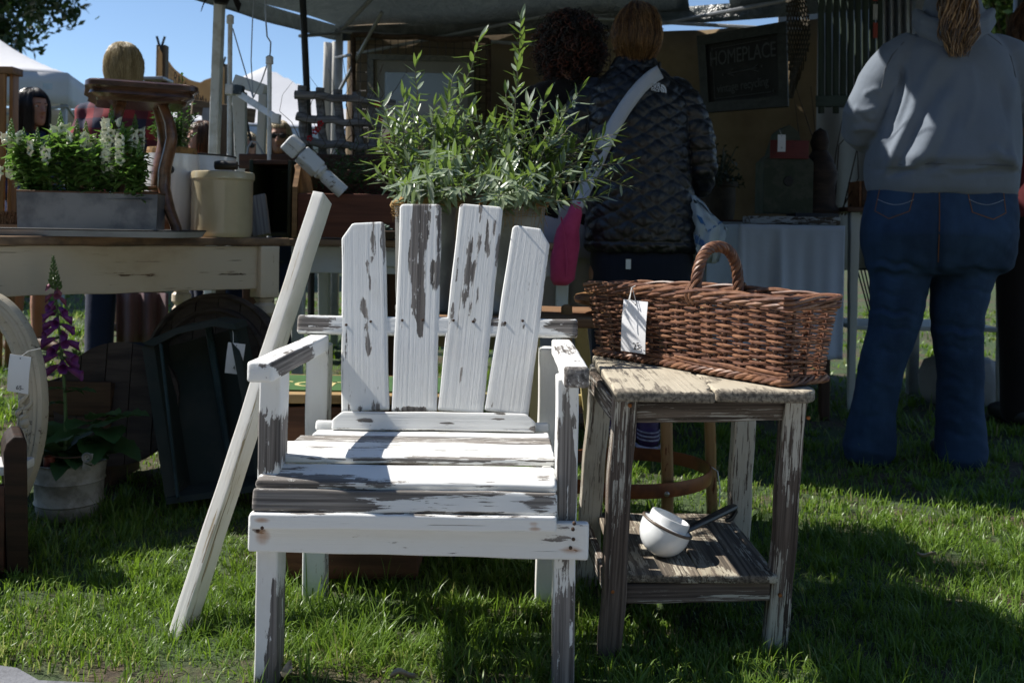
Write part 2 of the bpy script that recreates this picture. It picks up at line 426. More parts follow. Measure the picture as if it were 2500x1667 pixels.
def grass_field():
    m = mat_leaf('grass_blade', (.138, .232, .030), (.125, .21, .032), rough=.40, trans=.40, spec=.42, use_rnd=True, dry=(.46, .39, .22))
    segs = []
    def patch(d0, d1, n, l0, l1, w, margin=.25):
        nt_ = int(n*.6); ntu = max(1, nt_//26)
        d = np.sqrt(rng.uniform(d0*d0, d1*d1, n)); half = 1250*d/FPX + margin
        x = rng.uniform(-1, 1, n)*half
        td = np.sqrt(rng.uniform(d0*d0, d1*d1, ntu)); tx = rng.uniform(-1, 1, ntu)*(1250*td/FPX+margin); tl = rng.lognormal(0, .30, ntu); tc = rng.normal(0, .13, ntu); ta = rng.uniform(0, 6.283, ntu)
        tk = rng.integers(0, ntu, nt_); sg = .011+.004*(d0 > 3)
        ox, oy = rng.normal(0, sg, nt_), rng.normal(0, sg, nt_); x[:nt_] = tx[tk]+ox; d[:nt_] = np.maximum(td[tk]+oy, 1.6)
        tuft_l = np.ones(n); tuft_l[:nt_] = tl[tk]; tuft_c = np.zeros(n); tuft_c[:nt_] = tc[tk]
        tuft_a = rng.uniform(0, 6.283, n); tuft_a[:nt_] = np.arctan2(oy, ox)+rng.normal(0, .7, nt_); tuft_a[:nt_] = np.where(rng.uniform(0, 1, nt_) < .4, ta[tk]+rng.normal(0, .5, nt_), tuft_a[:nt_])
        # clumps: thin out and shorten where a low-frequency pattern is low
        cl = (np.sin(x*9.1+2*np.sin(d*6.3)) + np.sin(d*11.7+1.7*np.sin(x*7.9)) + np.sin(x*23+d*17))/3
        cl2 = np.sin(x*3.1+d*4.7)*.5+np.sin(x*5.3-d*2.1+1)*.5
        keep = rng.uniform(0, 1, n) < np.clip(.74+.42*cl, .2, 1)
        bare = (d < 1.80+.05*np.sin(x*8)) & (x < .0) & (rng.uniform(0, 1, n) < np.clip((1.82-d)/.10, 0, .7))
        keep &= ~bare
        keep &= ~((d < 1.765) & (x < -.78)); keep &= ~(d < 1.67)
        x, d, cl, cl2 = x[keep], d[keep], cl[keep], cl2[keep]; tuft_l, tuft_c, tuft_a = tuft_l[keep], tuft_c[keep], tuft_a[keep]; k = len(x)
        L = rng.uniform(l0, l1, k)*(1+.35*cl2)*(1+.25*cl)*tuft_l; L *= np.where(rng.uniform(0, 1, k) < .05, 1.55, 1)
        az = tuft_a; lean = rng.beta(1.8, 1.3, k)*1.5+.05
        bend = rng.uniform(.3, 1.5, k)
        wv = w*rng.uniform(.6, 1.35, k)
        dx, dy = np.cos(az), np.sin(az)
        tw = az+np.pi/2+rng.normal(0, .5, k); px, py = np.cos(tw), np.sin(tw)
        pts = []
        a = lean*.35; cx = x.copy(); cy = d.copy(); cz = np.full(k, -.012)
        pts.append((cx.copy(), cy.copy(), cz.copy()))
        for s in range(3):
            st = L/3
            cx = cx+dx*np.sin(a)*st; cy = cy+dy*np.sin(a)*st; cz = np.maximum(cz+np.cos(a)*st, .002)
            pts.append((cx.copy(), cy.copy(), cz.copy())); a = np.minimum(a+bend*lean*.55, 2.0)
        V = np.zeros((k, 7, 3))
        for s, ww in ((0, 1.0), (1, .9), (2, .62)):
            q = pts[s]
            V[:, 2*s, 0] = q[0]-px*wv*ww/2; V[:, 2*s, 1] = q[1]-py*wv*ww/2; V[:, 2*s, 2] = q[2]
            V[:, 2*s+1, 0] = q[0]+px*wv*ww/2; V[:, 2*s+1, 1] = q[1]+py*wv*ww/2; V[:, 2*s+1, 2] = q[2]
        V[:, 6, 0], V[:, 6, 1], V[:, 6, 2] = pts[3]
        rv = np.clip(rng.beta(2, 2.4, k)*.95+.10*cl+tuft_c, 0, .84)
        dry = rng.uniform(0, 1, k) < np.clip(.06+.20*(cl2 < -.3)+.30*(d < 1.86)*(x < .1), 0, 1)
        rv = np.where(dry, .97, rv)
        segs.append((V, rv))
    patch(1.62, 2.1, 38000, .020, .048, .0028)
    patch(2.1, 2.8, 42000, .018, .045, .0031)
    patch(2.8, 3.8, 32000, .02, .045, .0041)
    patch(3.8, 5.6, 22000, .03, .06, .006)
    patch(5.6, 11, 26000, .035, .07, .011, 1.0)
    V = np.concatenate([s[0] for s in segs]); rv = np.concatenate([s[1] for s in segs]); k = len(V)
    base = (np.arange(k)*7)[:, None]
    idx = (base + np.array([0, 1, 3, 2, 2, 3, 5, 4, 4, 5, 6])).ravel()
    me = np_mesh('grass', V.reshape(-1, 3), idx, np.tile([4, 4, 3], k), smooth=True)
    attr(me, 'rnd', np.repeat(rv, 7))
    link('grass', me, m, kind='stuff')
grass_field()

def litter():
    """dry leaf scraps lying in the lawn"""
    m = mat_plain('dry_leaf', (.46, .38, .27), .8, var=.4, sc=30)
    spots = [(980, 1652, 'in the dark grass below the chair seat'), (2265, 1357, 'in the sunny grass at the right'), (700, 1640, 'close to the left front chair leg')]
    for i, (px, py, wh) in enumerate(spots):
        p = G(px, py, .03); v = []; f = []; n = 7
        for j in range(n):
            t = j/(n-1); w = .009*math.sin(math.pi*min(1, t*1.0))**.8+.0004
            for s in (-1, 0, 1): v.append((t*.045-.02, s*w, .008*abs(s)+.006*math.sin(t*5+i)))
        for j in range(n-1):
            for s in (0, 1): f.append((j*3+s, j*3+s+1, j*3+s+4, j*3+s+3))
        o = link('dry_leaf', mesh('dry_leaf', v, f), m, None, Matrix.Translation(p) @ Matrix.Rotation(i*2.1+.4, 4, 'Z'))
        tag(o, 'pale curled dry leaf lying '+wh, 'leaf', 'dry leaves on the lawn')
litter()
# ================================================================== the white slatted chair
def chair():
    root = thing('slat_chair', 'white slatted garden armchair with peeling paint standing on the grass', 'chair', (-.156, 1.9, 0))
    xl0, xl1, xr0, xr1 = -.4335, -.3955, .083, .1205
    # legs ---------------------------------------------------------
    def leg(x0, x1, d0, d1, ztop, z0, spots, mat=M_chair):
        cx, cy = (x0+x1)/2, (d0+d1)/2
        return board('leg', (cx, cy, z0), (cx, cy, ztop), x1-x0, d1-d0, mat, root, up=(0, -1, 0), r=.004, nw=6, peel=blobs(spots), nx=60)
    # local: x = up, z = towards camera, y = Z x X
    leg(xl0, xl1, 1.70, 1.766, .548, -.03, [(.455, .0, .048, .05, .6), (.06, -.012, .10, .012, .55), (.15, -.016, .07, .007, .5), (.0, 0, .05, .03, .5)])
    leg(xr0, xr1, 1.70, 1.766, .544, -.03, [(.46, .002, .10, .015, .55), (.36, .0, .09, .017, .6), (.10, -.002, .12, .03, .62), (.02, 0, .1, .03, .4)])
    leg(xl0-.004, xl0+.044, 2.11, 2.165, .545, -.03, [(.2, -.024, .5, .006, .3)])
    leg(xr0-.02, xr0+.035, 2.11, 2.165, .545, -.03, [(.1, -.024, .3, .006, .3)])
    # arms ---------------------------------------------------------
    zt = .578
    def arm(x0, x1, spots, wf):
        a = board('armrest', ((x0+x1)/2, 1.598, zt-.017), ((x0+x1)/2, 2.10, zt-.027), x1-x0, .034, M_chair, root, up=(0, 0, 1), r=.005, nw=8, nt=5, peel=spots, nx=60)
        return a
    def pl(x, y, z):
        s = 0
        if z > .012: s += .30*max(0, 1-abs(x-.14)/.12) + .3*max(0, 1-abs(x-.37)/.05)      # top, worn middle
        if y < -.018 or (abs(z) < .013 and y < 0): s += .62*max(0, min(1, (.38-x)*8))*max(0, min(1, (x-.012)*20+ (z+.004)*60))
        return s
    def pr(x, y, z):
        s = 0
        if z > .012: s += .42*max(0, 1-abs(x-.30)/.18) + .18*max(0, 1-abs(x-.09)/.04)
        if x < .006: s += .6
        return s
    arm(-.428, -.386, pl, 0); arm(.0893, .130, pr, 0)
    # end grain at the arm ends, cracked paint
    # seat ---------------------------------------------------------
    def slat(name, y0, z0, y1, z1, x0, x1, t, mat, spots=None, x0b=None, x1b=None, r=.004):
        """a seat board whose top runs from front (y0,z0) to back (y1,z1)"""
        w = math.hypot(y1-y0, z1-z0); n = Vector((0, -(z1-z0), (y1-y0))).normalized()
        cy, cz = (y0+y1)/2 - n.y*t/2, (z0+z1)/2 - n.z*t/2
        return board(name, (x0, cy, cz-.002), (x1, cy, cz+.000), w, t, mat, root, up=n, r=r, nx=90, nw=8, nt=3, peel=spots, wob=.0009)
    # local for these: x along the seat, z = up normal, y = Z x X = towards the back
    slat('seat_slat', 1.958, .388, 2.020, .384, -.392, .083, .016, M_chair_worn, blobs([(.2, .0, .2, .03, .12)]))
    slat('seat_slat', 1.886, .3895, 1.952, .3875, -.414, .084, .016, M_chair_grey)
    slat('seat_slat', 1.816, .3925, 1.879, .391, -.424, .084, .016, M_chair_worn, blobs([(.15, -.02, .1, .012, .2)]))
    slat('seat_slat', 1.747, .3925, 1.808, .3945, -.434, .0845, .013, M_chair_worn, blobs([(.3, -.026, .22, .010, .22), (.42, -.01, .1, .01, .1)]))
    slat('seat_slat', 1.672, .3665, 1.741, .3825, -.431, .0845, .018, M_chair, blobs([(.07, -.02, .13, .014, .42), (.0, -.03, .25, .008, .40), (.492, .0, .016, .022, .42), (.4, -.022, .012, .007, .4), (.05, .012, .035, .012, .3)]), r=.006)
    slat('seat_slat', 1.6545, .3205, 1.6625, .3565, -.431, .0845, .018, M_chair_worn, blobs([(.06, .010, .17, .018, .30), (.0, -.012, .16, .02, .20), (.30, .017, .24, .008, .30), (.485, .004, .024, .016, .32)]))
    board('seat_front_rail', (-.433, 1.658, .3035), (.0835, 1.658, .3060), .027, .021, M_chair, root, up=(0, -1, 0), r=.004, nx=80, nw=6, peel=lambda x, y, z: .30*max(0, 1-abs(y-.0135)/.005), rust=blobs([(.022, .002, .014, .005, 1.0), (.478, .002, .010, .004, .9), (.480, -.007, .012, .004, 1.0)]))
    # front apron --------------------------------------------------
    board('apron', P(608, 1297, 1.685), P(1436.5, 1319, 1.685), .0635, .018, M_chair, root, up=(0, -1, 0), r=.004, nx=90, nw=8,
          peel=blobs([(.022, .014, .014, .014, .55), (.55, .026, .05, .004, .35), (.545, .018, .035, .0035, .4), (.53, .008, .03, .003, .36), (.53, -.002, .03, .003, .36), (.56, -.012, .006, .003, .5)]), rust=blobs([(.026, -.004, .014, .016, 1.0), (.552, -.014, .022, .007, 1.0)]))
    rust = mat_plain('rust_stain', (.07, .04, .025), .8, var=.4, sc=200)
    def nail(p, nrm=(0, -1, 0), r=.0032):
        o = MB().lathe([(0, .0012), (r*.7, .0010), (r, .0), (r, -.004), (0, -.004)], 10).build('nail', rust, root, axes(p, Vector(p)+Vector((1, 0, 0)), nrm))
    for px, py in ((1402, 1278), (1399, 1292), (640, 1288), (1393, 1337), (1400, 1316), (629, 1295)):
        nail(P(px, py, 1.6475 if (py < 1300 and px < 1410 and px > 630 and px not in (629,)) and not (px == 1400) else 1.6745))
    # back -----------------------------------------------------------
    lean = math.tan(R(17))
    def dep(z): return 2.035 + (z-.40)*lean
    def at_back(px, py, off=0.0):
        """the point of the back plane seen at this pixel"""
        d = 2.1
        for _ in range(12):
            d = dep(P(px, py, d).z) - off
        return P(px, py, d)
    nrm = Vector((0, -1, lean)).normalized()
    def backslat(bl, br, tr, tl, cl, cr, spots, mat=M_chair):
        """px corners: bottom left/right, top right/left; cl/cr = chamfer length (m) at the top left / right"""
        BL, BR, TR, TL = (at_back(*q) for q in (bl, br, tr, tl))
        p0 = (BL+BR)/2; p1 = (TL+TR)/2; L = (p1-p0).length; w0 = (BR-BL).length; w1 = (TR-TL).length
        def edges(x):
            k = x/L; w = w0+(w1-w0)*k; yr = -w/2; yl = w/2            # +y is left in the picture
            a, b = yr, yl
            if cr and L-x < cr: a += (cr-(L-x))*.72
            if cl and L-x < cl: b -= (cl-(L-x))*.72
            return (a, b)
        return board('back_slat', p0 - nrm*.008, p1 - nrm*.008, (w0+w1)/2, .016, mat, root, up=nrm, r=.0035, nx=110, nw=14, nt=2, edges=edges, peel=blobs(spots), wob=.0005)
    backslat((833, 1003), (950, 1003), (939, 541), (834, 545), .034, .006,
             [(.185, -.004, .055, .006, .52), (.225, .004, .025, .006, .45), (.135, -.008, .022, .006, .5), (.15, .040, .03, .0022, .38),
              (.37, -.022, .05, .0045, .5), (.38, -.044, .05, .006, .6), (.34, -.004, .015, .0025, .4), (.30, -.006, .018, .003, .42), (.245, -.036, .03, .002, .36), (.27, -.015, .02, .003, .4),
              (.005, .012, .012, .006, .5), (.006, -.018, .016, .014, .5), (.045, .0, .014, .003, .42), (.045, -.022, .012, .0035, .42), (.10, -.028, .012, .003, .36), (.32, -.006, .01, .002, .42)])
    backslat((955, 1004), (1066, 1004), (1078, 498), (977, 497), .007, .007,
             [(.42, -.004, .09, .017, .75), (.34, .006, .07, .015, .75), (.27, .0, .06, .013, .7), (.22, -.004, .03, .010, .6), (.44, .012, .06, .008, .4), (.19, -.010, .03, .007, .6), (.17, -.008, .025, .003, .5), (.205, .035, .01, .006, .5), (.18, .03, .012, .003, .4),
              (.46, -.040, .08, .008, .62), (.40, -.042, .05, .006, .5), (.29, -.036, .035, .012, .68), (.34, -.043, .05, .004, .5), (.003, .006, .007, .036, .6), (.07, -.03, .006, .003, .3)])
    backslat((1067, 1006), (1179, 1006), (1228, 503), (1122, 497), .006, .008,
             [(.33, .012, .05, .0035, .58), (.30, .018, .05, .004, .55), (.275, .004, .045, .003, .55), (.24, .016, .02, .006, .5), (.31, .0, .03, .006, .45), (.25, -.010, .03, .0035, .5), (.225, .0, .02, .003, .45), (.37, -.004, .03, .004, .55), (.385, -.018, .045, .003, .52), (.40, -.032, .03, .003, .5), (.36, -.024, .03, .003, .5), (.30, .036, .04, .003, .45),
              (.205, .038, .025, .005, .55), (.195, -.010, .007, .005, .5), (.16, .042, .035, .003, .5), (.085, .004, .025, .0035, .42), (.45, .0, .02, .002, .45), (.36, -.046, .04, .005, .5), (.42, .0, .008, .002, .4), (.455, .047, .012, .010, .6)])
    backslat((1181, 1008), (1290, 1010), (1347, 560), (1252, 549), .008, .034,
             [(.305, -.046, .06, .004, .55), (.185, .032, .006, .0035, .55), (.185, -.012, .006, .004, .55), (.075, -.012, .012, .003, .38), (.015, .03, .008, .003, .3)])
    # bottom board, small rear rail, top cross rail
    BL, BR = at_back(812, 1026, .017), at_back(1307, 1032, .017)
    def be(x):
        L = (BR-BL).length; h = .0185
        c = max(0, .020-x, x-(L-.020))
        return (-h, h - c*.85)
    o = board('back_bottom_board', BL, BR, .037, .016, M_chair, root, up=nrm, r=.003, nx=80, nw=6, edges=be,
              peel=blobs([(.07, .0, .016, .004, .5), (.155, -.004, .014, .0028, .5), (.235, -.004, .018, .005, .5), (.34, .006, .014, .003, .48), (.40, -.014, .05, .004, .3), (.42, -.012, .012, .009, .4), (.15, -.018, .05, .003, .3), (.345, .016, .012, .003, .4)]))
    board('back_lower_rail', at_back(771, 1039, -.012), at_back(1342, 1044, -.012), .022, .018, M_chair, root, up=nrm, r=.005, nx=30, nw=3)
    board('cross_rail', at_back(727, 793, -.011), at_back(1410, 802, -.011), .0395, .02, M_chair, root, up=nrm, r=.005, nx=70, nw=6,
          peel=blobs([(.03, .0, .07, .02, .55), (.085, -.003, .02, .002, .3), (.18, .0, .02, .03, .2), (.40, .01, .05, .014, .45), (.56, .008, .03, .015, .6), (.595, -.004, .03, .014, .6), (.26, -.01, .04, .02, .4)]))
    # seat side rails under the slats
    for x in (-.40, .072):
        board('seat_side_rail', (x, 1.70, .345), (x, 2.13, .345), .04, .018, M_chair, root, up=(1, 0, 0), r=.003, nx=8)
    for px, py in ((845, 793), (905, 785), (982, 782), (1032, 781), (1107, 782), (1155, 785), (1233, 788), (1276, 783)):
        nail(at_back(px, py, .0005), nrm, .0030)
chair()

# ================================================================== square post leaning on the chair
def leaning_post():
    foot = G(455, 1545); foot = Vector((-.643, 1.945, -.02)); top = Vector((-.4365, 2.262, .866))
    M = axes(foot, top, (-.80, -.60, 0))
    o = board('leaning_post', foot, top, .026, .066, M_postwood, None, up=Vector((-.20, -1, 0)), r=.0015, nx=60, nw=4, nt=6,
              peel=lambda x, y, z: .12*(y < -.01)*(z > .0))
    tag(o, 'long square white primed post leaning against the left side of the chair', 'post')
leaning_post()
# ================================================================== low rustic side table
def side_table():
    root = thing('side_table', 'low weathered wooden side table with a lower shelf, right of the chair', 'side table', (.37, 2.07, 0))
    # legs: front left, front right, rear left, rear right
    def leg(top, bot, w, t, mat=M_table_leg, sp=None):
        board('leg', bot, top, w, t, mat, root, up=(0, -1, 0), r=.004, nx=50, nw=6, nt=5, peel=sp, wob=.0015)
    leg((.2165, 1.845, .49), (.198, 1.868, -.02), .044, .040, sp=lambda x, y, z: -.0+.22*max(0, min(1, (.36-x)*6)))
    leg((.549, 1.893, .49), (.528, 1.925, -.02), .042, .040, sp=lambda x, y, z: (.26*max(0, 1-abs(x-.24)/.12) - .16*(y > .004)*(x < .22) - .05*(x > .30)*(y > -.012)))
    leg((.210, 2.26, .49), (.185, 2.285, -.02), .05, .045, sp=lambda x, y, z: -.16)
    leg((.548, 2.265, .49), (.531, 2.29, -.02), .05, .04, sp=lambda x, y, z: -.20)
    # aprons
    board('apron', (.238, 1.852, .461), (.530, 1.893, .4605), .038, .018, M_table_apron, root, up=(.12, -1, 0), r=.003, nx=50, nw=8, wob=.001)
    board('apron', (.205, 1.88, .458), (.190, 2.25, .458), .045, .018, M_table_apron, root, up=(-1, 0, 0), r=.003)
    board('apron', (.562, 1.93, .458), (.556, 2.25, .458), .045, .018, M_table_apron, root, up=(1, 0, 0), r=.003)
    board('apron', (.225, 2.27, .458), (.53, 2.275, .458), .045, .018, M_table_apron, root, up=(0, 1, 0), r=.003)
    # top: two planks running front to back with a chipped joint
    z = .499; t = .020
    pk = lambda x, y, z: .55*max(0, 1-x/.010)*(z < .0085) + .5*(z < .004) + .22*max(0, 1-x/.03) + .05*math.sin(x*40+y*30)
    def e1(x):
        j = .004*math.sin(x*31)+.003*math.sin(x*83)+.0022*math.sin(x*190)
        notch = .012*max(0, 1-abs(x-.03)/.05)
        return (-.088 + j*.8 + notch, .102)
    board('top_plank', (.2955, 1.792, z), (.2955, 2.300, z), .19, t, M_table_top, root, r=.004, nx=90, nw=18, edges=e1, peel=pk, wob=.0005)
    def e2(x):
        j = .004*math.sin(x*31)+.003*math.sin(x*83)+.0022*math.sin(x*190)
        c = max(0, .05-x); yr = -.102 + c*c*11 + .0*x
        b = max(0, .012-abs(x-.055))*.5
        return (yr, .094 + j - .006*max(0, 1-abs(x-.02)/.03))
    board('top_plank', (.4785, 1.822, z-.002), (.4785, 2.305, z-.002), .19, t*1.08, M_table_top, root, r=.005, nx=90, nw=18, edges=e2, peel=pk, wob=.0005)
    # shelf: two planks and its front rail
    board('shelf_plank', (.294, 1.872, .139), (.288, 2.285, .139), .155, .016, M_table_shelf, root, r=.003, nx=50, nw=12, peel=lambda x, y, z: -.02+.1*math.sin(x*30+y*40))
    board('shelf_plank', (.447, 1.880, .1385), (.444, 2.29, .1385), .148, .016, M_table_shelf, root, r=.003, nx=50, nw=12, peel=lambda x, y, z: -.02+.1*math.sin(x*24-y*50))
    board('shelf_rail', (.226, 1.878, .1105), (.510, 1.906, .1100), .038, .016, M_table_leg, root, up=(.1, -1, 0), r=.003, nx=50, nw=8,
          peel=lambda x, y, z: .2-.34*max(0, 1-abs(y+.012)/.014)*min(1, x*5))
    board('shelf_rail', (.20, 1.89, .11), (.185, 2.25, .11), .038, .016, M_table_leg, root, up=(-1, 0, 0), r=.003)
    # screws
    ru = mat_plain('rusty_screw', (.30, .11, .03), .6, .4, var=.3, sc=200)
    for p in (P(1974, 1020, 1.868), P(1905, 1453, 1.886), P(1496, 1444, 1.842), P(1538, 990, 1.82)):
        MB().lathe([(0, .002), (.003, .0016), (.004, 0), (.004, -.004), (0, -.004)], 10).build('screw', ru, root, axes(p, p+Vector((1, 0, 0)), (0, -1, 0)))
side_table()

def wicker_basket():
    mats = []
    for i, (a, c) in enumerate([((.105, .044, .024), (.19, .088, .05)), ((.14, .060, .030), (.24, .118, .064)), ((.075, .033, .021), (.145, .067, .042))]):
        m, nt, b, _ = mat_new('willow_%d' % i)
        n = noise(nt, coords(nt, (60, 60, 60)), 1, 4, .6)
        n2 = noise(nt, coords(nt, (14, 14, 14)), 1, 3, .6)
        w = mixc(nt, sstep(nt, n, .35, .65), a, c)
        w = mixc(nt, math_(nt, 'MULTIPLY', sstep(nt, n2, .55, .75), .45), w, (.22, .115, .065))
        nt.links.new(w, b.inputs['Base Color']); b.inputs['Roughness'].default_value = .5; b.inputs['Specular IOR Level'].default_value = .4
        nt.links.new(bump(nt, n, .0008, .6), b.inputs['Normal'])
        mats.append(m)
    z0 = .5115
    A = Vector((.204, 2.300, z0)); B = Vector((.522, 1.866, z0))            # long front side, far left end to near right end
    ux = (B-A).normalized(); L = (B-A).length; uy = Vector((-ux.y, ux.x, 0)); W = .122
    if uy.x < 0: uy = -uy
    root = thing('wicker_basket', 'long brown wicker basket with hoop handle on the weathered side table', 'basket', (A+B)/2+uy*W/2)
    H = .148; flare = .019
    def pt(s, t, h):
        """s along the long side 0..1, t across 0..1, h height 0..1; the walls flare outward"""
        k = flare*h**1.3
        return A + ux*(s*L + (s*2-1)*k*.9) + uy*(t*W + (t*2-1)*k) + Vector((0, 0, .006 + h*H + (.006*math.sin(s*3)+.004)*h))
    def ring(h, off=0.0, n=140):
        """closed rounded-rectangle walk at height h"""
        per = 2*(L+W); out = []; rc = .02
        for i in range(n):
            q = per*i/n
            if q < L: s, t = q/L, 0
            elif q < L+W: s, t = 1, (q-L)/W
            elif q < 2*L+W: s, t = 1-(q-L-W)/L, 1
            else: s, t = 0, 1-(q-2*L-W)/W
            p = pt(s, t, h); c = pt(.5, .5, h)
            # corner rounding
            dx = min(s, 1-s)*L; dy = min(t, 1-t)*W
            if dx < rc and dy < rc:
                k = (rc-max(dx, dy))/rc*.16; p = p.lerp(c + (p-c)*.98, k*2)
            out.append((p, q))
        return out, per
    # stakes
    stakes = []
    per = 2*(L+W); ns = 32
    rows = 20
    def wall_pt(q, h):
        q %= per
        if q < L: s, t, nrm = q/L, 0, -uy
        elif q < L+W: s, t, nrm = 1, (q-L)/W, ux
        elif q < 2*L+W: s, t, nrm = 1-(q-L-W)/L, 1, uy
        else: s, t, nrm = 0, 1-(q-2*L-W)/W, -ux
        # soften corner normals
        return pt(s, t, h), nrm
    for i in range(ns):
        q = per*(i+.5)/ns
        pts = [wall_pt(q, h/6)[0] for h in range(7)]
        MB().tube(pts, .0034, 6).build('stake', mats[2], root)
    # weavers: every row in and out of the stakes, drawn rod by rod with thick and thin ends
    for rI in range(rows):
        h = .075+.80*rI/(rows-1); sgn = 1 if rI % 2 == 0 else -1
        mb = MB(); n = ns*10; pts = []; rr = []
        jit = random.uniform(-.006, .006)
        for k in range(n+1):
            q = per*k/n
            p, nr = wall_pt(q, h + .010*math.sin(q*9+rI) + jit)
            ph = math.pi*ns*(q/per)
            off = sgn*math.cos(ph + math.pi/2*0)*.0052
            off = sgn*.0054*math.copysign(abs(math.sin(ph))**.6, math.sin(ph))
            pts.append(p + nr*off); rr.append(.0022+.0008*math.sin(ph)**2+.0004*math.sin(q*31+rI*2))
        mb.tube(pts, rr, 6, cap=False).build('weaver', mats[rI % 3], root)
    # slanting filler rods along the bottom of the front and the near end
    for k in range(7):
        q0 = per*.0+L*(.12+.12*k); pts = []
        for j in range(9):
            q = q0 + j/8*.20; p, nr = wall_pt(min(q, L*1.0), .13-.02*(k % 3)*.5-.06*j/8); pts.append(p+nr*(.0062+.001*math.sin(j)))
        MB().tube(pts, [.0033]*8+[.0022], 6).build('rod', mats[(k+1) % 3], root)
    # twisted base and rim braids
    def braid(h, rad, rod, nst, twist, name, lift=0.0, out=.004):
        for s in range(nst):
            pts = []; n = 300
            for k in range(n+1):
                q = per*k/n; p, nr = wall_pt(q, h)
                a = 2*math.pi*(twist*q/per + s/nst)
                pts.append(p + nr*(out+rad*math.cos(a)) + Vector((0, 0, rad*.85*math.sin(a)+lift)))
            MB().tube(pts, [rod*(1+.12*math.sin(k*.21+s)) for k in range(n+1)], 6, cap=False).build(name, mats[(s+1) % 3], root)
    braid(.015, .0058, .0042, 4, 15, 'base_braid', -.001, .005)
    braid(.93, .0056, .0040, 4, 9, 'rim_braid', .004, .003)
    braid(1.0, .0062, .0040, 3, 7, 'rim_braid', .004, .004)
    # floor of the basket
    fl = [pt(s, t, .02) for s, t in ((0, 0), (1, 0), (1, 1), (0, 1))]
    MB().add(fl + [p+Vector((0, 0, .006)) for p in fl], [(3, 2, 1, 0), (4, 5, 6, 7), (0, 1, 5, 4), (1, 2, 6, 5), (2, 3, 7, 6), (3, 0, 4, 7)]).build('basket_floor', mats[2], root, smooth=False)
    # twisted hoop handle across the middle
    base = pt(.575, .03, .98); e = pt(.575, .97, .98)
    hh = .098
    def hoop(a):
        c = (base+e)/2; half = (e-base)/2
        w = math.copysign(abs(math.cos(a))**.8, math.cos(a))
        return c - half*w*.88 + Vector((0, 0, hh*abs(math.sin(a))**.85))
    for s in range(5):
        pts = []; n = 120
        for k in range(n+1):
            a = math.pi*k/n; p = hoop(a); q = hoop(min(math.pi, a+.02)) - hoop(max(0, a-.02)); q.normalize()
            si = ux; up = q.cross(si).normalized(); th = 2*math.pi*(4.2*k/n + s/5)
            pts.append(p + (si*math.cos(th)+up*math.sin(th))*.0075)
        MB().tube(pts, [.0052+.0006*math.sin(k*.3+s) for k in range(n+1)], 7).build('handle_rod', mats[(s*2+1) % 3], root)
    for t, c in ((0, base), (1, e)):
        nr = -uy if t == 0 else uy
        for s in (-1, 1):
            pts = [c + ux*s*.005 + nr*(.011*math.sin(math.pi*k/8)+.003) + Vector((0, 0, .020-.040*k/8)) for k in range(9)]
            MB().tube(pts, .0042, 6).build('handle_loop', mats[1], root)
    return A, B, ux, uy, pt
BASKET = wicker_basket()

M_card = mat_plain('white_card', (.74, .74, .76), .55, var=.04, sc=3)
M_string = mat_plain('white_string', (.75, .74, .70), .9, var=.1, sc=80)
M_ink = mat_plain('ink', (.03, .03, .035), .7, var=0)
def price_tag(center, X, Y, w, h, text, ts, label, string_pts=None, ink_at=(.2, -.36), rot=.3, curl=.003):
    """X to the right, Y up in the card's plane"""
    X = Vector(X).normalized(); Y = Vector(Y); Y = (Y-X*Y.dot(X)).normalized(); Z = X.cross(Y)
    M = Matrix((X, Y, Z)).transposed().to_4x4(); M.translation = Vector(center)
    root = thing('price_tag', label, 'price tag', center)
    v = []; f = []; n = 8
    for j in range(n+1):
        for i in range(2):
            for s in (0, 1): v.append(((i-.5)*w, (j/n-.5)*h, curl*math.sin(math.pi*j/n) + s*.0006))
    for j in range(n):
        a = j*4; b = a+4
        f += [(a+1, a+3, b+3, b+1), (a, b, b+2, a+2), (a, a+1, b+1, b), (a+2, b+2, b+3, a+3)]
    f += [(0, 2, 3, 1), (n*4, n*4+1, n*4+3, n*4+2)]
    link('card', mesh('card', v, f, False), M_card, root, M)
    if text:
        tm = text_mesh(text, ts, .0001)
        link('handwriting', tm, M_ink, root, M @ Matrix.Translation((ink_at[0]*w, ink_at[1]*h, curl*math.sin(math.pi*(ink_at[1]+.5))+.0022)) @ Matrix.Rotation(rot, 4, 'Z') @ Matrix(((1, .3, 0, 0), (0, 1, 0, 0), (0, 0, 1, 0), (0, 0, 0, 1))))
    MB().lathe([(0, .0004), (.0016, .0002), (.0022, 0)], 10).build('eyelet', M_ink, root, M @ Matrix.Translation((0, h*.42, .0012)))
    for sp in (string_pts or []): MB().tube(sp, .0009, 5).build('string', M_string, root)
    return root
def basket_tag():
    A, B, ux, uy, pt = BASKET
    n = -uy
    def col(p): return 1250 + p.x/p.y*FPX
    sp = min([k/200 for k in range(200)], key=lambda q: abs(col(pt(q, 0, .9)+n*.02)-1549))
    rim = pt(sp, 0, 1.02)+n*.016
    c = rim+n*.012; c.z = P(1549, 797, c.y).z; c.x = P(1549, 797, c.y).x
    hole = c + Vector((.002, 0, .048))
    s1 = [hole+n*.001, hole+n*.005+Vector((-.010, -.004, .012)), rim+n*.006, rim-n*.006+Vector((0, 0, .004))]
    s2 = [rim+n*.004, hole+n*.006+Vector((-.012, 0, .008)), hole+n*.004+Vector((-.024, 0, -.018)), hole+n*.004+Vector((-.027, 0, -.026))]
    s3 = [rim+n*.004, hole+n*.005+Vector((.004, 0, .006)), hole+n*.005+Vector((.010, 0, -.022)), hole+n*.004+Vector((.012, 0, -.034))]
    price_tag(c, (1, -.9, -.04), (.03, 0, 1), .064, .113, '25-', .021, 'white price tag marked 25 tied to the wicker basket rim', [s1, s2, s3], (.20, -.37), .3)
basket_tag()

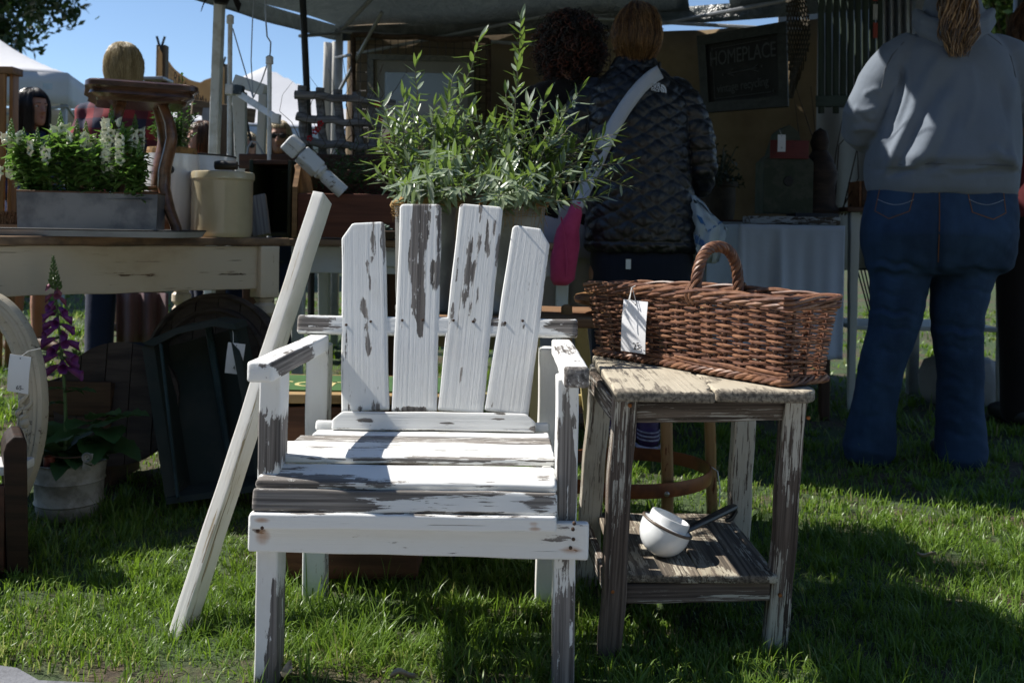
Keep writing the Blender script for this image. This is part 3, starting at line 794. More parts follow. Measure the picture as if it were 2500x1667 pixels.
def enamel_pot():
    me_ = mat_plain('white_enamel', (.74, .76, .78), .18, var=.05, sc=6, coat=.5)
    ru = mat_plain('worn_rim', (.12, .09, .07), .5, var=.4, sc=60)
    dk = mat_plain('dark_iron', (.018, .016, .016), .45, var=.3, sc=40)
    c = P(1624, 1293, 1.985)
    root = thing('enamel_pan', 'white enamel pan with a dark handle lying tilted on the shelf under the basket', 'pan', c)
    ax = Vector((.40, .02, .92)).normalized()
    M = axes(c, c+ax.orthogonal(), ax)
    M = Matrix.Translation(c) @ ax.to_track_quat('Z', 'Y').to_matrix().to_4x4()
    r = .0515
    prof = [(0, -.0535)] + [(r*math.sin(a), -.0535*math.cos(a)) for a in [R(10*k) for k in range(1, 9)]] + [(r*1.0, .004), (r, .008)]
    MB().lathe(prof + [(r*1.0, .012), (r*.80, .013), (r*.80, .026), (r*.78, .0295), (r*.72, .030), (r*.68, .026), (r*.70, -.01), (0, -.03)], 48).build('bowl', me_, root, M)
    MB().lathe([(r*1.0+.003*math.cos(a), .0105+.003*math.sin(a)) for a in [R(45*k) for k in range(9)]], 48).build('rim', ru, root, M)
    h0 = P(1668, 1298, 1.992); h1 = P(1722, 1270, 2.10); h2 = P(1792, 1236, 2.20)
    d = (h2-h0).normalized()
    sec = []
    for k, (p, w, t) in enumerate([(h0, .012, .010), (h0.lerp(h2, .12), .017, .012), (h0.lerp(h2, .5), .021, .014), (h0.lerp(h2, .9), .024, .016), (h2, .020, .012)]):
        side = d.cross(Vector((0, 0, 1))).normalized(); up = side.cross(d)
        sec.append([p + side*w*.5*math.cos(a) + up*t*.5*math.sin(a) for a in [2*math.pi*j/10 for j in range(10)]])
    MB().add(*loft(sec)).build('handle', dk, root)
    MB().tube([h2, h2+Vector((.004, .002, -.012)), h2+Vector((-.006, -.004, -.026)), h2+Vector((-.020, -.008, -.030))], [.006, .006, .005, .004], 8).build('hanging_hook', dk, root)
enamel_pot()

def barstool():
    """round four-legged stool with a hoop, seen through the side table"""
    w = mat_peel('worn_honey_wood', (.30, .17, .07), (.15, .045, .015), (.24, .08, .025), thr=.22, big=(14, 40, 40), fine=(40, 160, 160), rough=.45, stain=(.2, .07, .02), stain_amt=.6)
    hoopm = mat_plain('orange_rust_hoop', (.25, .075, .024), .42, var=.5, sc=14, c2=(.12, .034, .016))
    c = Vector((.255, 2.68, 0))
    root = thing('round_stool', 'round wooden stool with a rust orange foot hoop behind the side table', 'stool', c)
    tops = []
    for px, pyt, pxb, pyb, dd, dr in ((1382, 890, 1392, 1320, 2.62, 0), (1623, 960, 1631, 1262, 2.50, 1), (1722, 960, 1740, 1245, 2.80, 2), (1480, 960, 1470, 1300, 2.9, 3)):
        b = G(pxb, 560+CAMH*FPX/dd+ (pxb-1250)*.0175); b.z = -.02
        t = P(px, 800, dd + (.04 if dd < 2.68 else -.06)); t.z = .60; tops.append(t)
        board('leg', b, t, .030, .030, w, root, up=(0, -1, 0), r=.009, nx=20, nw=4, nt=4)
    zz = .152
    prof = []
    v = []; f = []; n = 64; rx = .222
    cc = Vector((.325, 2.66, 0))
    for k in range(n):
        a = 2*math.pi*k/n
        for (rr, z) in ((rx, zz+.018), (rx+.003, zz), (rx, zz-.018), (rx-.004, zz-.018), (rx-.004, zz+.018)):
            v.append((cc.x+rr*math.cos(a)*1.0, cc.y+rr*math.sin(a)*.95, z+.004*math.cos(a)))
    for k in range(n):
        for j in range(5):
            f.append((k*5+j, ((k+1) % n)*5+j, ((k+1) % n)*5+(j+1) % 5, k*5+(j+1) % 5))
    MB().add(v, f).build('foot_hoop', hoopm, root)
    rv = mat_plain('rivet', (.35, .33, .31), .4, .8, sc=50)
    p = P(1628, 1206, 2.436); MB().lathe([(0, .003), (.005, .002), (.007, 0)], 10).build('rivet', rv, root, axes(p, p+Vector((1, 0, 0)), (0, -1, 0)))
    tp = sum(tops, Vector())/4
    MB().lathe([(0, .0), (.15, 0), (.165, .004), (.170, .014), (.165, .024), (.15, .028), (0, .028)], 40).build('seat', w, root, Matrix.Translation((tp.x, tp.y, .60)))
    MB().tube([P(1738, 1140, 2.6), P(1752, 1150, 2.58), P(1758, 1190, 2.57), P(1756, 1236, 2.565)], .0016, 5).build('string', M_string, root)
barstool()
# ================================================================== market tent behind
M_alu = mat_plain('tent_pole_grey', (.36, .38, .40), .45, .3, var=.15, sc=20)
M_whitepaint = mat_plain('white_painted_metal', (.66, .68, .68), .4, var=.15, sc=16, c2=(.50, .50, .47))
M_black = mat_plain('black_metal', (.015, .016, .017), .5, var=.2)
M_chalk = mat_plain('chalk', (.085, .088, .088), .9, var=.3, sc=120)
C0 = Vector((-1.18, 6.60, 0)); BD = Vector((.923, -.385, 0)); SD = Vector((-.385, -.923, 0))
TW, TD = 4.10, 2.66
def T(b, s, z): return C0 + BD*b + SD*s + Vector((0, 0, z))
def grid_sheet(fn, nu, nv):
    v = []; f = []
    for j in range(nv+1):
        for i in range(nu+1): v.append(fn(i/nu, j/nv))
    for j in range(nv):
        for i in range(nu): f.append((j*(nu+1)+i, j*(nu+1)+i+1, (j+1)*(nu+1)+i+1, (j+1)*(nu+1)+i))
    return v, f
def thick(name, v, f, t, mat, root=None, kind=None):
    me = mesh(name, v, f); me2 = finish(me, [('SOLIDIFY', dict(thickness=t, offset=0))])
    me2.materials.clear()
    W = world_of(root) if root is not None else Matrix.Identity(4)
    me2.transform(W.inverted())
    return link(name, me2, mat, root, W, kind)
def market_tent():
    root = thing('market_tent', 'big market tent with grey vinyl roof and tan canvas back wall over the stall', 'tent', T(TW/2, TD/2, 0))
    mc, nt, b, out = mat_new('grey_vinyl_roof')
    n = noise(nt, coords(nt, (5, 5, 5)), 1, 5, .65, 1.2)
    c = mixc(nt, sstep(nt, n, .42, .66), (.12, .135, .13), (.26, .285, .275))
    nt.links.new(c, b.inputs['Base Color']); b.inputs['Roughness'].default_value = .26
    n2 = noise(nt, coords(nt, (9, 9, 9)), 1, 4, .6, 1.5)
    nt.links.new(bump(nt, n2, .05, 1.0, bump(nt, n, .12, .9)), b.inputs['Normal'])
    tr = nd(nt, 'BsdfTranslucent', {'Color': (.42, .47, .48, 1)}); nt.links.new(nd(nt, 'MixShader', {0: .26, 1: b.outputs[0], 2: tr.outputs[0]}).outputs[0], out.inputs[0])
    ez, pz = 2.14, 2.95
    def roof(u, v):
        a = T(u*TW, v*TD, ez); k = min(u, 1-u, v, 1-v)*2
        sag = -.055*math.sin(math.pi*min(1, k))*1 - .05*math.sin(math.pi*u)*(v < .001) - .03*math.sin(math.pi*v)*(u < .001)
        return a + Vector((0, 0, (pz-ez)*k*.9 + sag + .012*math.sin(u*19+v*11)))
    g0, g1 = 2.37/TW, 2.60/TW                       # two roof sheets laced side by side with a gap between them
    v, f = grid_sheet(lambda u, w: roof(u*g0, w), 30, 32); thick('roof_sheet', v, f, .004, mc, root)
    v, f = grid_sheet(lambda u, w: roof(g1+u*(1-g1), w), 20, 32); thick('roof_sheet', v, f, .004, mc, root)
    for k in range(9):
        w = (k+.5)/9; MB().tube([roof(g0-.004, w), roof(g1+.004, w+.02)], .003, 4).build('lacing', mc, root)
    # valances
    def val(p0, p1, h, amp):
        return lambda u, w: (Vector(p0).lerp(Vector(p1), u) + Vector((0, 0, -h*w - .035*math.sin(math.pi*u))) + (Vector(p1)-Vector(p0)).cross(Vector((0, 0, 1))).normalized()*amp*math.sin(u*26)*w)
    for a, c_, h in ((T(0, 0, ez), T(0, TD, ez), .10), (T(0, 0, ez), T(TW, 0, ez), .10), (T(0, TD, ez), T(TW, TD, ez), .22), (T(TW, 0, ez), T(TW, TD, ez), .2)):
        v, f = grid_sheet(val(a, c_, h, .01), 40, 4); thick('valance', v, f, .004, mc, root)
    # frame
    for bb, ss in ((.02, .03), (TW-.03, .03), (-.07, TD-.0), (TW-.03, TD-.04)):
        p = T(bb, ss, 0)
        MB().box((p.x, p.y, 1.06), (.045, .045, 2.12)).build('post', M_alu, root, bevel=.003)
    def bar(a, c_, r=.011): MB().tube([a, c_], r, 6).build('truss_bar', M_alu, root)
    bar(T(.03, .05, 2.08), T(.03, .5, 1.98))
    for b0, b1 in ((0, 1.5), (1.5, 3.0)):
        bar(T(b0, .05, 2.10), T(b1, .05, 1.92)); bar(T(b0, .05, 1.92), T(b1, .05, 2.10))
    bar(T(.02, .03, 2.10), T(TW/2, TD/2, 2.80), .014); bar(T(TW, .03, 2.10), T(TW/2, TD/2, 2.80), .014)
    bar(T(.03, .04, 1.70), T(.5, .30, 2.14), .012)
    MB().tube([T(TW/2, TD/2, 2.35), T(TW/2, TD/2, 2.9)], .018, 8).build('centre_pole', M_alu, root)
    # canvas drops along the back: two tan sheets side by side
    mt = mat_cloth('tan_drop_cloth', (.25, .195, .13), .9, 300, .0006, var=.3, trans=.08, sc=2.2, c2=(.19, .145, .09))
    mt2 = mat_cloth('ochre_drop_cloth', (.28, .21, .125), .9, 300, .0006, var=.35, trans=.12, sc=2.4, c2=(.19, .135, .075))
    def drop(b0, b1, top, fold, ph):
        def fn(u, w):
            x = b0+(b1-b0)*u
            return T(x, -.02+fold*math.sin(u*21+ph)*(.35+.65*w)+fold*.5*math.sin(u*47+ph*2)*w, top - .02*math.sin(u*math.pi) - w*(top-.06))
        return grid_sheet(fn, 90, 12)
    v, f = drop(.05, 1.96, 2.2, .012, 0); thick('canvas_wall', v, f, .003, mt, root)
    v, f = drop(1.92, 3.08, 1.99, .02, 1); thick('canvas_wall', v, f, .003, mt2, root)
    # canvas wrapped corner strip
    mw = mat_cloth('white_drape', (.55, .54, .50), .9, 300, var=.2)
    v, f = grid_sheet(lambda u, w: T(-.05-.10*u+.0*w, -.05+.02*math.sin(u*9), 2.05-1.9*w), 10, 6); thick('corner_drape', v, f, .004, mw, root)
market_tent()

def wire_panel():
    """wire mesh panel in a dark frame hanging on the back wall"""
    root = thing('mesh_fence', 'dark framed wire mesh fence section hanging on the canvas wall behind the picture', 'fence', P(1025, 440, 6.2))
    d0, d1 = 6.37, 5.83
    q = [P(862, 86, d0), P(1192, 100, d1), P(1192, 470, d1), P(862, 470, d0)]
    br = mat_wood('dark_bark_frame', (.05, .033, .022), (.09, .06, .042), (3, 40, 40), .8)
    for a, c in ((0, 1), (1, 2), (2, 3), (3, 0)):
        MB().tube([q[a].lerp(q[c], k/8)+Vector((0, 0, .006*math.sin(k*2+a))) for k in range(9)], .018, 7).build('frame_pole', br, root)
    for i in range(1, 17):
        u = i/17; MB().tube([q[0].lerp(q[1], u), q[3].lerp(q[2], u)], .0022, 4).build('wire', M_black, root)
    for i in range(1, 17):
        u = i/17; MB().tube([q[0].lerp(q[3], u), q[1].lerp(q[2], u)], .0022, 4).build('wire', M_black, root)
wire_panel()
def framed_print():
    d0, d1 = 6.22, 5.80
    def at(u, v, off=0): # u 0..1 left-right, v 0..1 top-bottom
        l = P(904, 134, d0).lerp(P(904, 350, d0), v); r = P(1162, 140, d1).lerp(P(1162, 350, d1), v)
        return l.lerp(r, u) + SD*off
    root = thing('framed_print', 'framed print with pale mat hung on the wire panel, behind the olive branches', 'picture', at(.5, 1))
    fr = mat_wood('olive_frame', (.055, .05, .03), (.10, .09, .055), (3, 60, 60), .5)
    n = SD
    def strip(u0, v0, u1, v1, t, off, mat, name):
        p = [at(u0, v0, off), at(u1, v0, off), at(u1, v1, off), at(u0, v1, off)]
        b = [x - n*t for x in p]
        MB().add(p+b, [(3, 2, 1, 0), (4, 5, 6, 7), (0, 1, 5, 4), (1, 2, 6, 5), (2, 3, 7, 6), (3, 0, 4, 7)]).build(name, mat, root, smooth=False)
    w = .055
    strip(0, 0, 1, w*1.15, .03, .03, fr, 'frame_side'); strip(0, 1-w*1.15, 1, 1, .03, .03, fr, 'frame_side')
    strip(0, w*1.15+.002, w, 1-w*1.15-.002, .03, .029, fr, 'frame_side'); strip(1-w, w*1.15+.002, 1, 1-w*1.15-.002, .03, .029, fr, 'frame_side')
    strip(w, w*1.1, 1-w, 1-w*1.1, .01, .012, mat_plain('pale_mat_board', (.20, .19, .165), .8, var=.08), 'mat_board')
    m, nt, b, _ = mat_new('dim_landscape_print')
    co = nd(nt, 'TexCoord').outputs['Object']; z = nd(nt, 'SeparateXYZ', {0: co}).outputs[2]
    nn = noise(nt, coords(nt, (6, 6, 12), rnd=False), 1, 5, .6)
    c = ramp(nt, math_(nt, 'ADD', math_(nt, 'MULTIPLY', z, 2.2), math_(nt, 'MULTIPLY', nn, .35)), [(.25, (.03, .035, .03)), (.5, (.06, .06, .05)), (.62, (.20, .15, .10)), (.85, (.17, .19, .20))])
    nt.links.new(c, b.inputs['Base Color']); b.inputs['Roughness'].default_value = .25
    strip(.16, .2, .84, .8, .004, .017, m, 'print')
framed_print()

def chalk_sign():
    d0, d1 = 5.15, 4.78
    def at(u, v, off=0):
        l = P(1704, 92, d0).lerp(P(1716, 278, d0), v); r = P(1922, 56, d1).lerp(P(1926, 262, d1), v)
        return l.lerp(r, u) + SD*off
    root = thing('chalk_sign', 'dark framed chalkboard sign lettered HOMEPLACE with an arrow', 'sign', at(.5, 1))
    fr = mat_wood('black_green_frame', (.012, .014, .011), (.024, .027, .022), (3, 50, 50), .55)
    bd = mat_plain('slate_board', (.016, .016, .015), .85, var=.3, sc=10, c2=(.024, .024, .023))
    n = SD
    def strip(u0, v0, u1, v1, t, off, mat, name):
        p = [at(u0, v0, off), at(u1, v0, off), at(u1, v1, off), at(u0, v1, off)]; b = [x - n*t for x in p]
        return MB().add(p+b, [(3, 2, 1, 0), (4, 5, 6, 7), (0, 1, 5, 4), (1, 2, 6, 5), (2, 3, 7, 6), (3, 0, 4, 7)]).build(name, mat, root, smooth=False)
    strip(0, 0, 1, .13, .04, .04, fr, 'frame_side'); strip(0, .87, 1, 1, .04, .04, fr, 'frame_side')
    strip(0, .132, .1, .868, .04, .039, fr, 'frame_side'); strip(.9, .132, 1, .868, .04, .039, fr, 'frame_side')
    strip(.09, .12, .91, .88, .01, .02, bd, 'slate')
    X = (at(1, .5)-at(0, .5)); Wd = X.length; X.normalize(); Y = (at(.5, 0)-at(.5, 1)); Hh = Y.length; Y.normalize(); Z = X.cross(Y).normalized()
    def put(tm, u, v, name, rot=0.0, sx=1, sy=1):
        M = Matrix((X*sx, Y*sy, Z)).transposed().to_4x4(); M.translation = at(u, v, .034)
        link(name, tm, M_chalk, root, M @ Matrix.Rotation(rot, 4, 'Z'))
    put(text_mesh('HOMEPLACE', .085, .0004, spacing=.95), .51, .325, 'chalk_lettering', .0, .84, 1.25)
    put(text_mesh('vintage recycling', .058, .0004, spacing=.95), .50, .70, 'chalk_lettering', .02, .84, 1.1)
    a = MB()
    def ln(u0, v0, u1, v1, w=.0022): a.tube([at(u0, v0, .026), at(u1, v1, .026)], w, 5)
    ln(.34, .53, .68, .50, .003); ln(.34, .53, .40, .48, .003); ln(.34, .53, .41, .565, .003); ln(.62, .505, .68, .46); ln(.60, .51, .69, .55)
    for u, v in ((.28, .535), (.72, .49), (.17, .19), (.17, .83), (.84, .80)): a.add(*lathe_vf([(0, 0)], 3)) if False else a.tube([at(u, v, .0221), at(u+.012, v, .0225)], .006, 6)
    ln(.17, .2, .17, .82, .0015); ln(.19, .19, .80, .17, .0015); ln(.19, .83, .82, .81, .0015)
    a.build('chalk_arrow', M_chalk, root)
chalk_sign()

# ------------------------------------------------------------------ right-hand part of the stall
def shutter():
    m = mat_wood('dark_green_slats', (.012, .022, .014), (.026, .042, .028), (3, 40, 40), .6)
    def at(u, v, d=4.45): return P(1996+160*u, -90+375*v, d+.1*u)
    root = thing('louvre_shutter', 'tall dark green slatted shutter hanging right of the chalkboard sign', 'shutter', at(.5, 1))
    for k in range(9):
        u = (k+.5)/9; a, b = at(u, .0), at(u, .98 - .04*(k % 2))
        board('slat', b, a, .026, .014, m, root, up=(0, -1, 0), r=.002, nx=8)
    for v in (.1, .9): board('batten', at(-.02, v, 4.42), at(1.02, v, 4.42), .05, .016, m, root, up=(0, -1, 0), r=.002, nx=6)
shutter()
def fish_net():
    m = mat_plain('old_net_cord', (.06, .05, .035), .9, var=.3, sc=40)
    root = thing('fishing_net', 'brown knotted fishing net hanging beside the chalkboard sign', 'net', P(1945, 250, 4.7))
    def at(u, v):
        cx = 1932+18*math.sin(v*3.2); w = 26*math.sin(math.pi*min(.98, v*.9+.12))+3
        return P(cx+(u-.5)*2*w, -60+300*v, 4.66+.05*math.sin(u*6+v*9))
    mb = MB()
    for k in range(-9, 16):
        for sg in (1, -1):
            pts = []
            for j in range(41):
                v = j/40; u = k/8 + sg*v*1.6
                if 0 <= u <= 1: pts.append(at(u, v))
                elif len(pts) > 1: mb.tube(pts, .004, 4); pts = []
                else: pts = []
            if len(pts) > 1: mb.tube(pts, .004, 4)
    mb.build('net_cord', m, root)
fish_net()
def pale_wall():
    m = mat_cloth('pale_canvas_panel', (.36, .37, .35), .9, 300, var=.15, sc=2, trans=.05)
    v, f = grid_sheet(lambda u, w: P(1900+330*u, -200+860*w, 5.75-.1*u+.02*math.sin(u*24)), 50, 10)
    tag(thick('canvas_panel', v, f, .004, m), 'pale grey canvas panel hanging behind the shutter and the branches', 'canvas wall')
    m2 = mat_cloth('white_voile', (.46, .49, .53), .9, 500, var=.1, sc=3, trans=.25)
    v, f = grid_sheet(lambda u, w: P(2142+85*u, -160+430*w, 4.9+.03*math.sin(u*28)), 50, 8)
    tag(thick('curtain', v, f, .003, m2), 'white hanging curtain right of the dark green shutter', 'curtain')
    m3 = mat_plain('faded_red_banner', (.24, .045, .03), .8, var=.3)
    root = thing('bunting_strip', 'vertical strip of small faded red flags beside the shutter', 'bunting', P(2140, 90, 4.5))
    for k in range(3):
        c = P(2137, 5+45*k-20, 4.5); MB().box(c, (.02, .004, .07)).build('flag', m3 if k != 1 else m, root, smooth=False)
    p = P(2238, 300, 5.0)
    tag(MB().box((p.x, p.y, 1.2), (.05, .05, 2.4)).build('tent_pole', M_alu, bevel=.004), 'square pale metal tent pole behind the grey hoodie', 'pole')
    # neighbouring stall's roof edge, right
pale_wall()

M_dresser = mat_peel('grey_white_dresser_paint', (.34, .36, .37), (.12, .09, .07), (.18, .14, .11), thr=.40)
def dresser():
    c = P(1745, 540, 5.05); ztop = .845
    root = thing('dresser', 'grey white painted dresser with panelled front behind the basket handle', 'dresser', (c.x, 5.25, 0))
    x0, x1, y = P(1640, 600, 5.0).x, P(1830, 600, 5.0).x, 5.0
    MB().box(((x0+x1)/2, y+.23, ztop/2-.02), (x1-x0, .46, ztop-.04)).build('cabinet_body', M_dresser, root, bevel=.004)
    board('top_board', (x0-.02, y+.21, ztop), (x1+.02, y+.21, ztop), .52, .024, M_dresser, root, r=.004)
    for k in range(3):
        zz = ztop-.13-.22*k
        board('drawer_front', (x0+.03, y-.012, zz), (x1-.03, y-.012, zz), .18, .018, M_dresser, root, up=(0, -1, 0), r=.004)
        p = Vector(((x0+x1)/2+.06, y-.022, zz)); MB().lathe([(0, .03), (.012, .028), (.016, .018), (.007, .008), (.007, 0)], 12).build('knob', M_black, root, axes(p, p+Vector((1, 0, 0)), (0, -1, 0)))
dresser()
def cloth_table():
    m = mat_cloth('white_linen', (.52, .58, .69), .9, 700, var=.08, sc=3)
    w = M_darkwood
    z = .835; x0, x1, y0, y1 = P(1806, 560, 4.2).x, P(2062, 560, 4.2).x, 4.2, 4.85
    root = thing('trestle_table', 'table with dark legs hidden under a white linen cloth', 'table', ((x0+x1)/2, 4.5, 0))
    board('table_top', (x0+.01, 4.52, z-.016), (x1-.01, 4.52, z-.016), .63, .022, w, root)
    for x in (x0+.05, x1-.05):
        for y in (4.28, 4.78): board('leg', (x, y, -.02), (x, y, z-.03), .04, .04, w, root, up=(0, -1, 0))
    # draped cloth: top + front + left side
    v = []; nu, nv = 90, 26
    def fn(u, w_):
        # u along the edge path: left side (0..0.25), front (0.25..1)
        drop = w_*.57
        if u < .22:
            t = u/.22; x, y = x0, y1+(y0-y1)*t; n = Vector((-1, 0, 0))
        else:
            t = (u-.22)/.78; x, y = x0+(x1-x0)*t, y0; n = Vector((0, -1, 0))
        k = w_**.7
        fold = .007*k*math.sin(u*23+1) + .005*k*math.sin(u*51) + .05*k*math.exp(-((u-.22)/.03)**2) + .035*k*math.exp(-((u-.52)/.03)**2)
        if abs(u-.22) < .012: n = Vector((-.7, -.7, 0))
        return Vector((x, y, z+.004-drop)) + n*(fold+.006)
    v, f = grid_sheet(fn, nu, nv)
    n0 = len(v); tv, tf = grid_sheet(lambda a, b: Vector((x0-.006+(x1-x0+.012)*a, y0-.006+(y1-y0)*b, z+.004+.0015*math.sin(a*20+b*9))), 12, 8)
    o = thick('tablecloth', v+tv, f+[tuple(i+n0 for i in q) for q in tf], .0015, m)
    tag(o, 'white linen cloth draped over the table behind the basket', 'tablecloth')
cloth_table()
def shelf_table():
    m = mat_peel('pale_green_white_paint', (.50, .53, .52), (.16, .12, .09), (.22, .17, .13), thr=.36)
    y0, y1 = 4.55, 4.95
    xl, xr = P(2064, 600, 4.6).x+.02, P(2446, 700, 4.55).x
    zt = P(2080, 512, 4.55).z
    root = thing('tall_side_table', 'tall white painted table with a low shelf behind the person in the hoodie', 'table', ((xl+xr)/2, 4.75, 0))
    board('table_top', (xl-.05, 4.75, zt), (xr+.03, 4.75, zt), .52, .022, M_darkwood, root)
    board('apron', (xl, y0+.01, zt-.075), (xr, y0+.01, zt-.075), .11, .018, m, root, up=(0, -1, 0))
    for x in (xl, xr):
        for y in (y0, y1): board('leg', (x, y, -.02), (x, y, zt-.012), .028, .028, m, root, up=(0, -1, 0), w1=.045, t1=.045)
    zs = P(2250, 800, 4.6).z
    board('shelf', (xl, 4.75, zs), (xr, 4.75, zs), .42, .02, m, root)
    # things on and under it
    bw = mat_wood('orange_brown_box', (.19, .075, .03), (.27, .12, .05), (4, 40, 40), .5)
    c = P(2104, 478, 4.62); r2 = thing('wooden_box', 'small open orange brown wooden box on the tall white table', 'box', (c.x, 4.7, zt+.011))
    for (dx, sx, sy, dy) in ((-.006, .012, .16, .08), (.12, .012, .16, .08)): MB().box((c.x+dx, 4.62+dy, zt+.075), (sx, sy, .125)).build('side', bw, r2, bevel=.002)
    for dy in (0, .16): MB().box((c.x+.057, 4.62+dy, zt+.075), (.114, .012, .125)).build('side', M_darkwood, r2, bevel=.002)
    gm = mat_plain('dull_green_glass', (.03, .08, .05), .2, var=.2)
    cm = mat_cloth('grey_sacking', (.30, .30, .30), .9, 300, var=.2)
    p = G(2245, 945); v, f = lathe_vf([(0, 0), (.10, 0), (.125, .05), (.13, .14), (.11, .20), (.08, .22), (0, .21)], 30)
    v = [Vector((a.x*1.5*(1+.05*math.sin(i*1.7)), a.y*(1+.06*math.sin(i*2.3)), a.z*(1+.04*math.sin(i)))) for i, a in enumerate(v)]
    o = MB().add(v, f).build('sack', cm, None, Matrix.Translation((p.x, 4.75, .0))); tag(o, 'grey cloth sack on the grass under the tall white table', 'sack')
    # wire rack leaning between
    root = thing('wire_rack', 'dark wire plate rack leaning on the shelf of the white table', 'rack', P(2110, 760, 4.6))
    for k in range(5):
        a = P(2092+9*k, 655, 4.60); c_ = P(2122+6*k, 762, 4.56); MB().tube([a, c_], .004, 5).build('wire', M_black, root)
    MB().tube([P(2088, 658, 4.6), P(2138, 655, 4.6)], .005, 5).build('wire', M_black, root)
shelf_table()

def stall_goods():
    mm = mat_plain('dark_moss_tin', (.030, .042, .024), .7, var=.5, sc=20, c2=(.06, .065, .045))
    rd = mat_plain('chipped_red_paint', (.13, .018, .016), .6, var=.5, sc=25, c2=(.08, .015, .015), thr=(.5, .75))
    c = P(1912, 525, 4.62); zb = .845+.05
    root = thing('painted_birdhouse', 'chipped green birdhouse with red roof on the white cloth table', 'birdhouse', (c.x, 4.62, zb))
    w = .115; d = .16; h = .24
    bx = MB(); x, y = c.x, 4.62
    prof = [(-w, 0), (w, 0), (w, h), (w*.62, h+.04), (w*.35, h+.14), (0, h+.17), (-w*.35, h+.14), (-w*.62, h+.04), (-w, h)]
    fr = [Vector((x+a, y-d/2, zb+b)) for a, b in prof]; bk = [p+Vector((0, d, 0)) for p in fr]; k = len(fr)
    bx.add(fr+bk, [tuple(range(k)), tuple(range(2*k-1, k-1, -1))] + [(i, k+i, k+(i+1) % k, (i+1) % k) for i in range(k)]).build('house_front', mm, root, smooth=False, bevel=.003)
    MB().box((x, y-d/2-.006, zb+h+.055), (w*1.55, .010, .085)).build('red_gable', rd, root, bevel=.003)
    MB().lathe([(0, .004), (.022, .004), (.024, 0)], 16).build('entrance', M_black, root, axes((x, y-d/2-.001, zb+.15), (x+1, y-d/2-.001, zb+.15), (0, -1, 0)))
    pt_ = P(1908, 350, 4.5)
    price_tag(pt_, (1, 0, 0), (0, 0, 1), .036, .078, 'x', .014, 'small white price tag hanging on the chipped birdhouse', [[pt_+Vector((0, 0, .035)), pt_+Vector((-.004, .02, .062))]], (0, -.25), .1)
    base = mat_peel('chippy_grey_plank', (.34, .36, .37), (.06, .045, .035), (.10, .08, .06), thr=.02)
    zc = .841
    o = board('chippy_plank', P(1822, 530, 4.42)*1.0, P(2040, 534, 4.42), .14, .034, base, None, up=(0, 0, 1)); o.location.z = zc+.0175+.003
    tag(o, 'thick plank with flaking grey paint lying on the white cloth', 'plank')
    # dark wooden urn / finial
    dk = mat_wood('blackened_wood', (.02, .013, .01), (.045, .028, .02), (4, 30, 30), .7)
    p = P(2003, 480, 4.6)
    o = MB().lathe([(0, 0), (.09, 0), (.095, .03), (.075, .06), (.07, .14), (.085, .20), (.06, .27), (.035, .31), (.045, .35), (.03, .40), (0, .42)], 20).build('wooden_finial', dk, None, Matrix.Translation((p.x, 4.62, zb-.012)))
    tag(o, 'dark turned wooden finial standing right of the birdhouse', 'finial')
    o2 = MB()
    for k in range(9): o2.tube([(p.x+.02+.02*k, 4.72+.02*math.sin(k), zb), (p.x-.05+.05*k+.04*math.sin(k*3), 4.74, zb+.28+.10*math.sin(k*2.2)), (p.x-.10+.06*k+.08*math.sin(k*5), 4.7, zb+.55+.12*math.sin(k*1.3))], [.004, .003, .0012], 5)
    tag(o2.build('dry_branches', dk, None), 'bundle of bare dry branches standing behind the dark finial', 'branches')
    # books / box pile right
    o = MB().box((P(2060, 500, 4.55).x-.13, 4.6, .841+.03), (.20, .16, .055)).build('tin_box', mat_plain('navy_tin', (.02, .025, .04), .5, var=.3), bevel=.004); tag(o, 'low dark navy tin box on the white cloth near the tall table', 'tin')
    # potted dark shrub on the dresser
    zt = .857
    pp = P(1752, 470, 5.2)
    pot = mat_plain('dark_clay_pot', (.055, .04, .025), .8, var=.4, sc=20)
    root = thing('potted_shrub', 'dark leafy shrub in a brown clay pot on the grey dresser', 'potted plant', (pp.x, 5.2, zt))
    MB().lathe([(0, 0), (.085, 0), (.095, .10), (.092, .17), (.105, .175), (.105, .20), (.088, .20), (.08, .16), (0, .15)], 28).build('pot', pot, root, Matrix.Translation((pp.x, 5.2, zt)))
    lf = mat_leaf('dark_shrub_leaf', (.014, .032, .010), (.014, .03, .01), .5, .15)
    st = MB(); lv = MB()
    for k in range(46):
        a = random.uniform(0, 6.28); el = random.uniform(.1, 1.45); L = random.uniform(.12, .23)
        dv = Vector((math.cos(a)*math.cos(el), math.sin(a)*math.cos(el), math.sin(el)))
        b0 = Vector((pp.x, 5.2, zt+.17)); tip = b0 + dv*L; st.tube([b0, tip], .003, 4)
        for j in range(8):
            q = b0.lerp(tip, .35+.65*j/7); s = dv.orthogonal().normalized(); s.rotate(Quaternion(dv, j*2.4)); s = (s+dv*.4).normalized()
            w_ = s.cross(dv).normalized()*.008
            lv.add([q, q+s*.012+w_, q+s*.028, q+s*.012-w_], [(0, 1, 2, 3)])
    st.build('stems', lf, root); lv.build('leaves', lf, root, kind='stuff')
    # board under the pot
    o = board('low_tray', (pp.x-.20, 5.2, zt-.0), (pp.x+.16, 5.2, zt-.0), .24, .012, M_darkwood, root=None)
    o.location.z = zt+.0065; tag(o, 'dark wooden tray under the potted shrub on the dresser', 'tray')
    root.location.z += .0135
stall_goods()
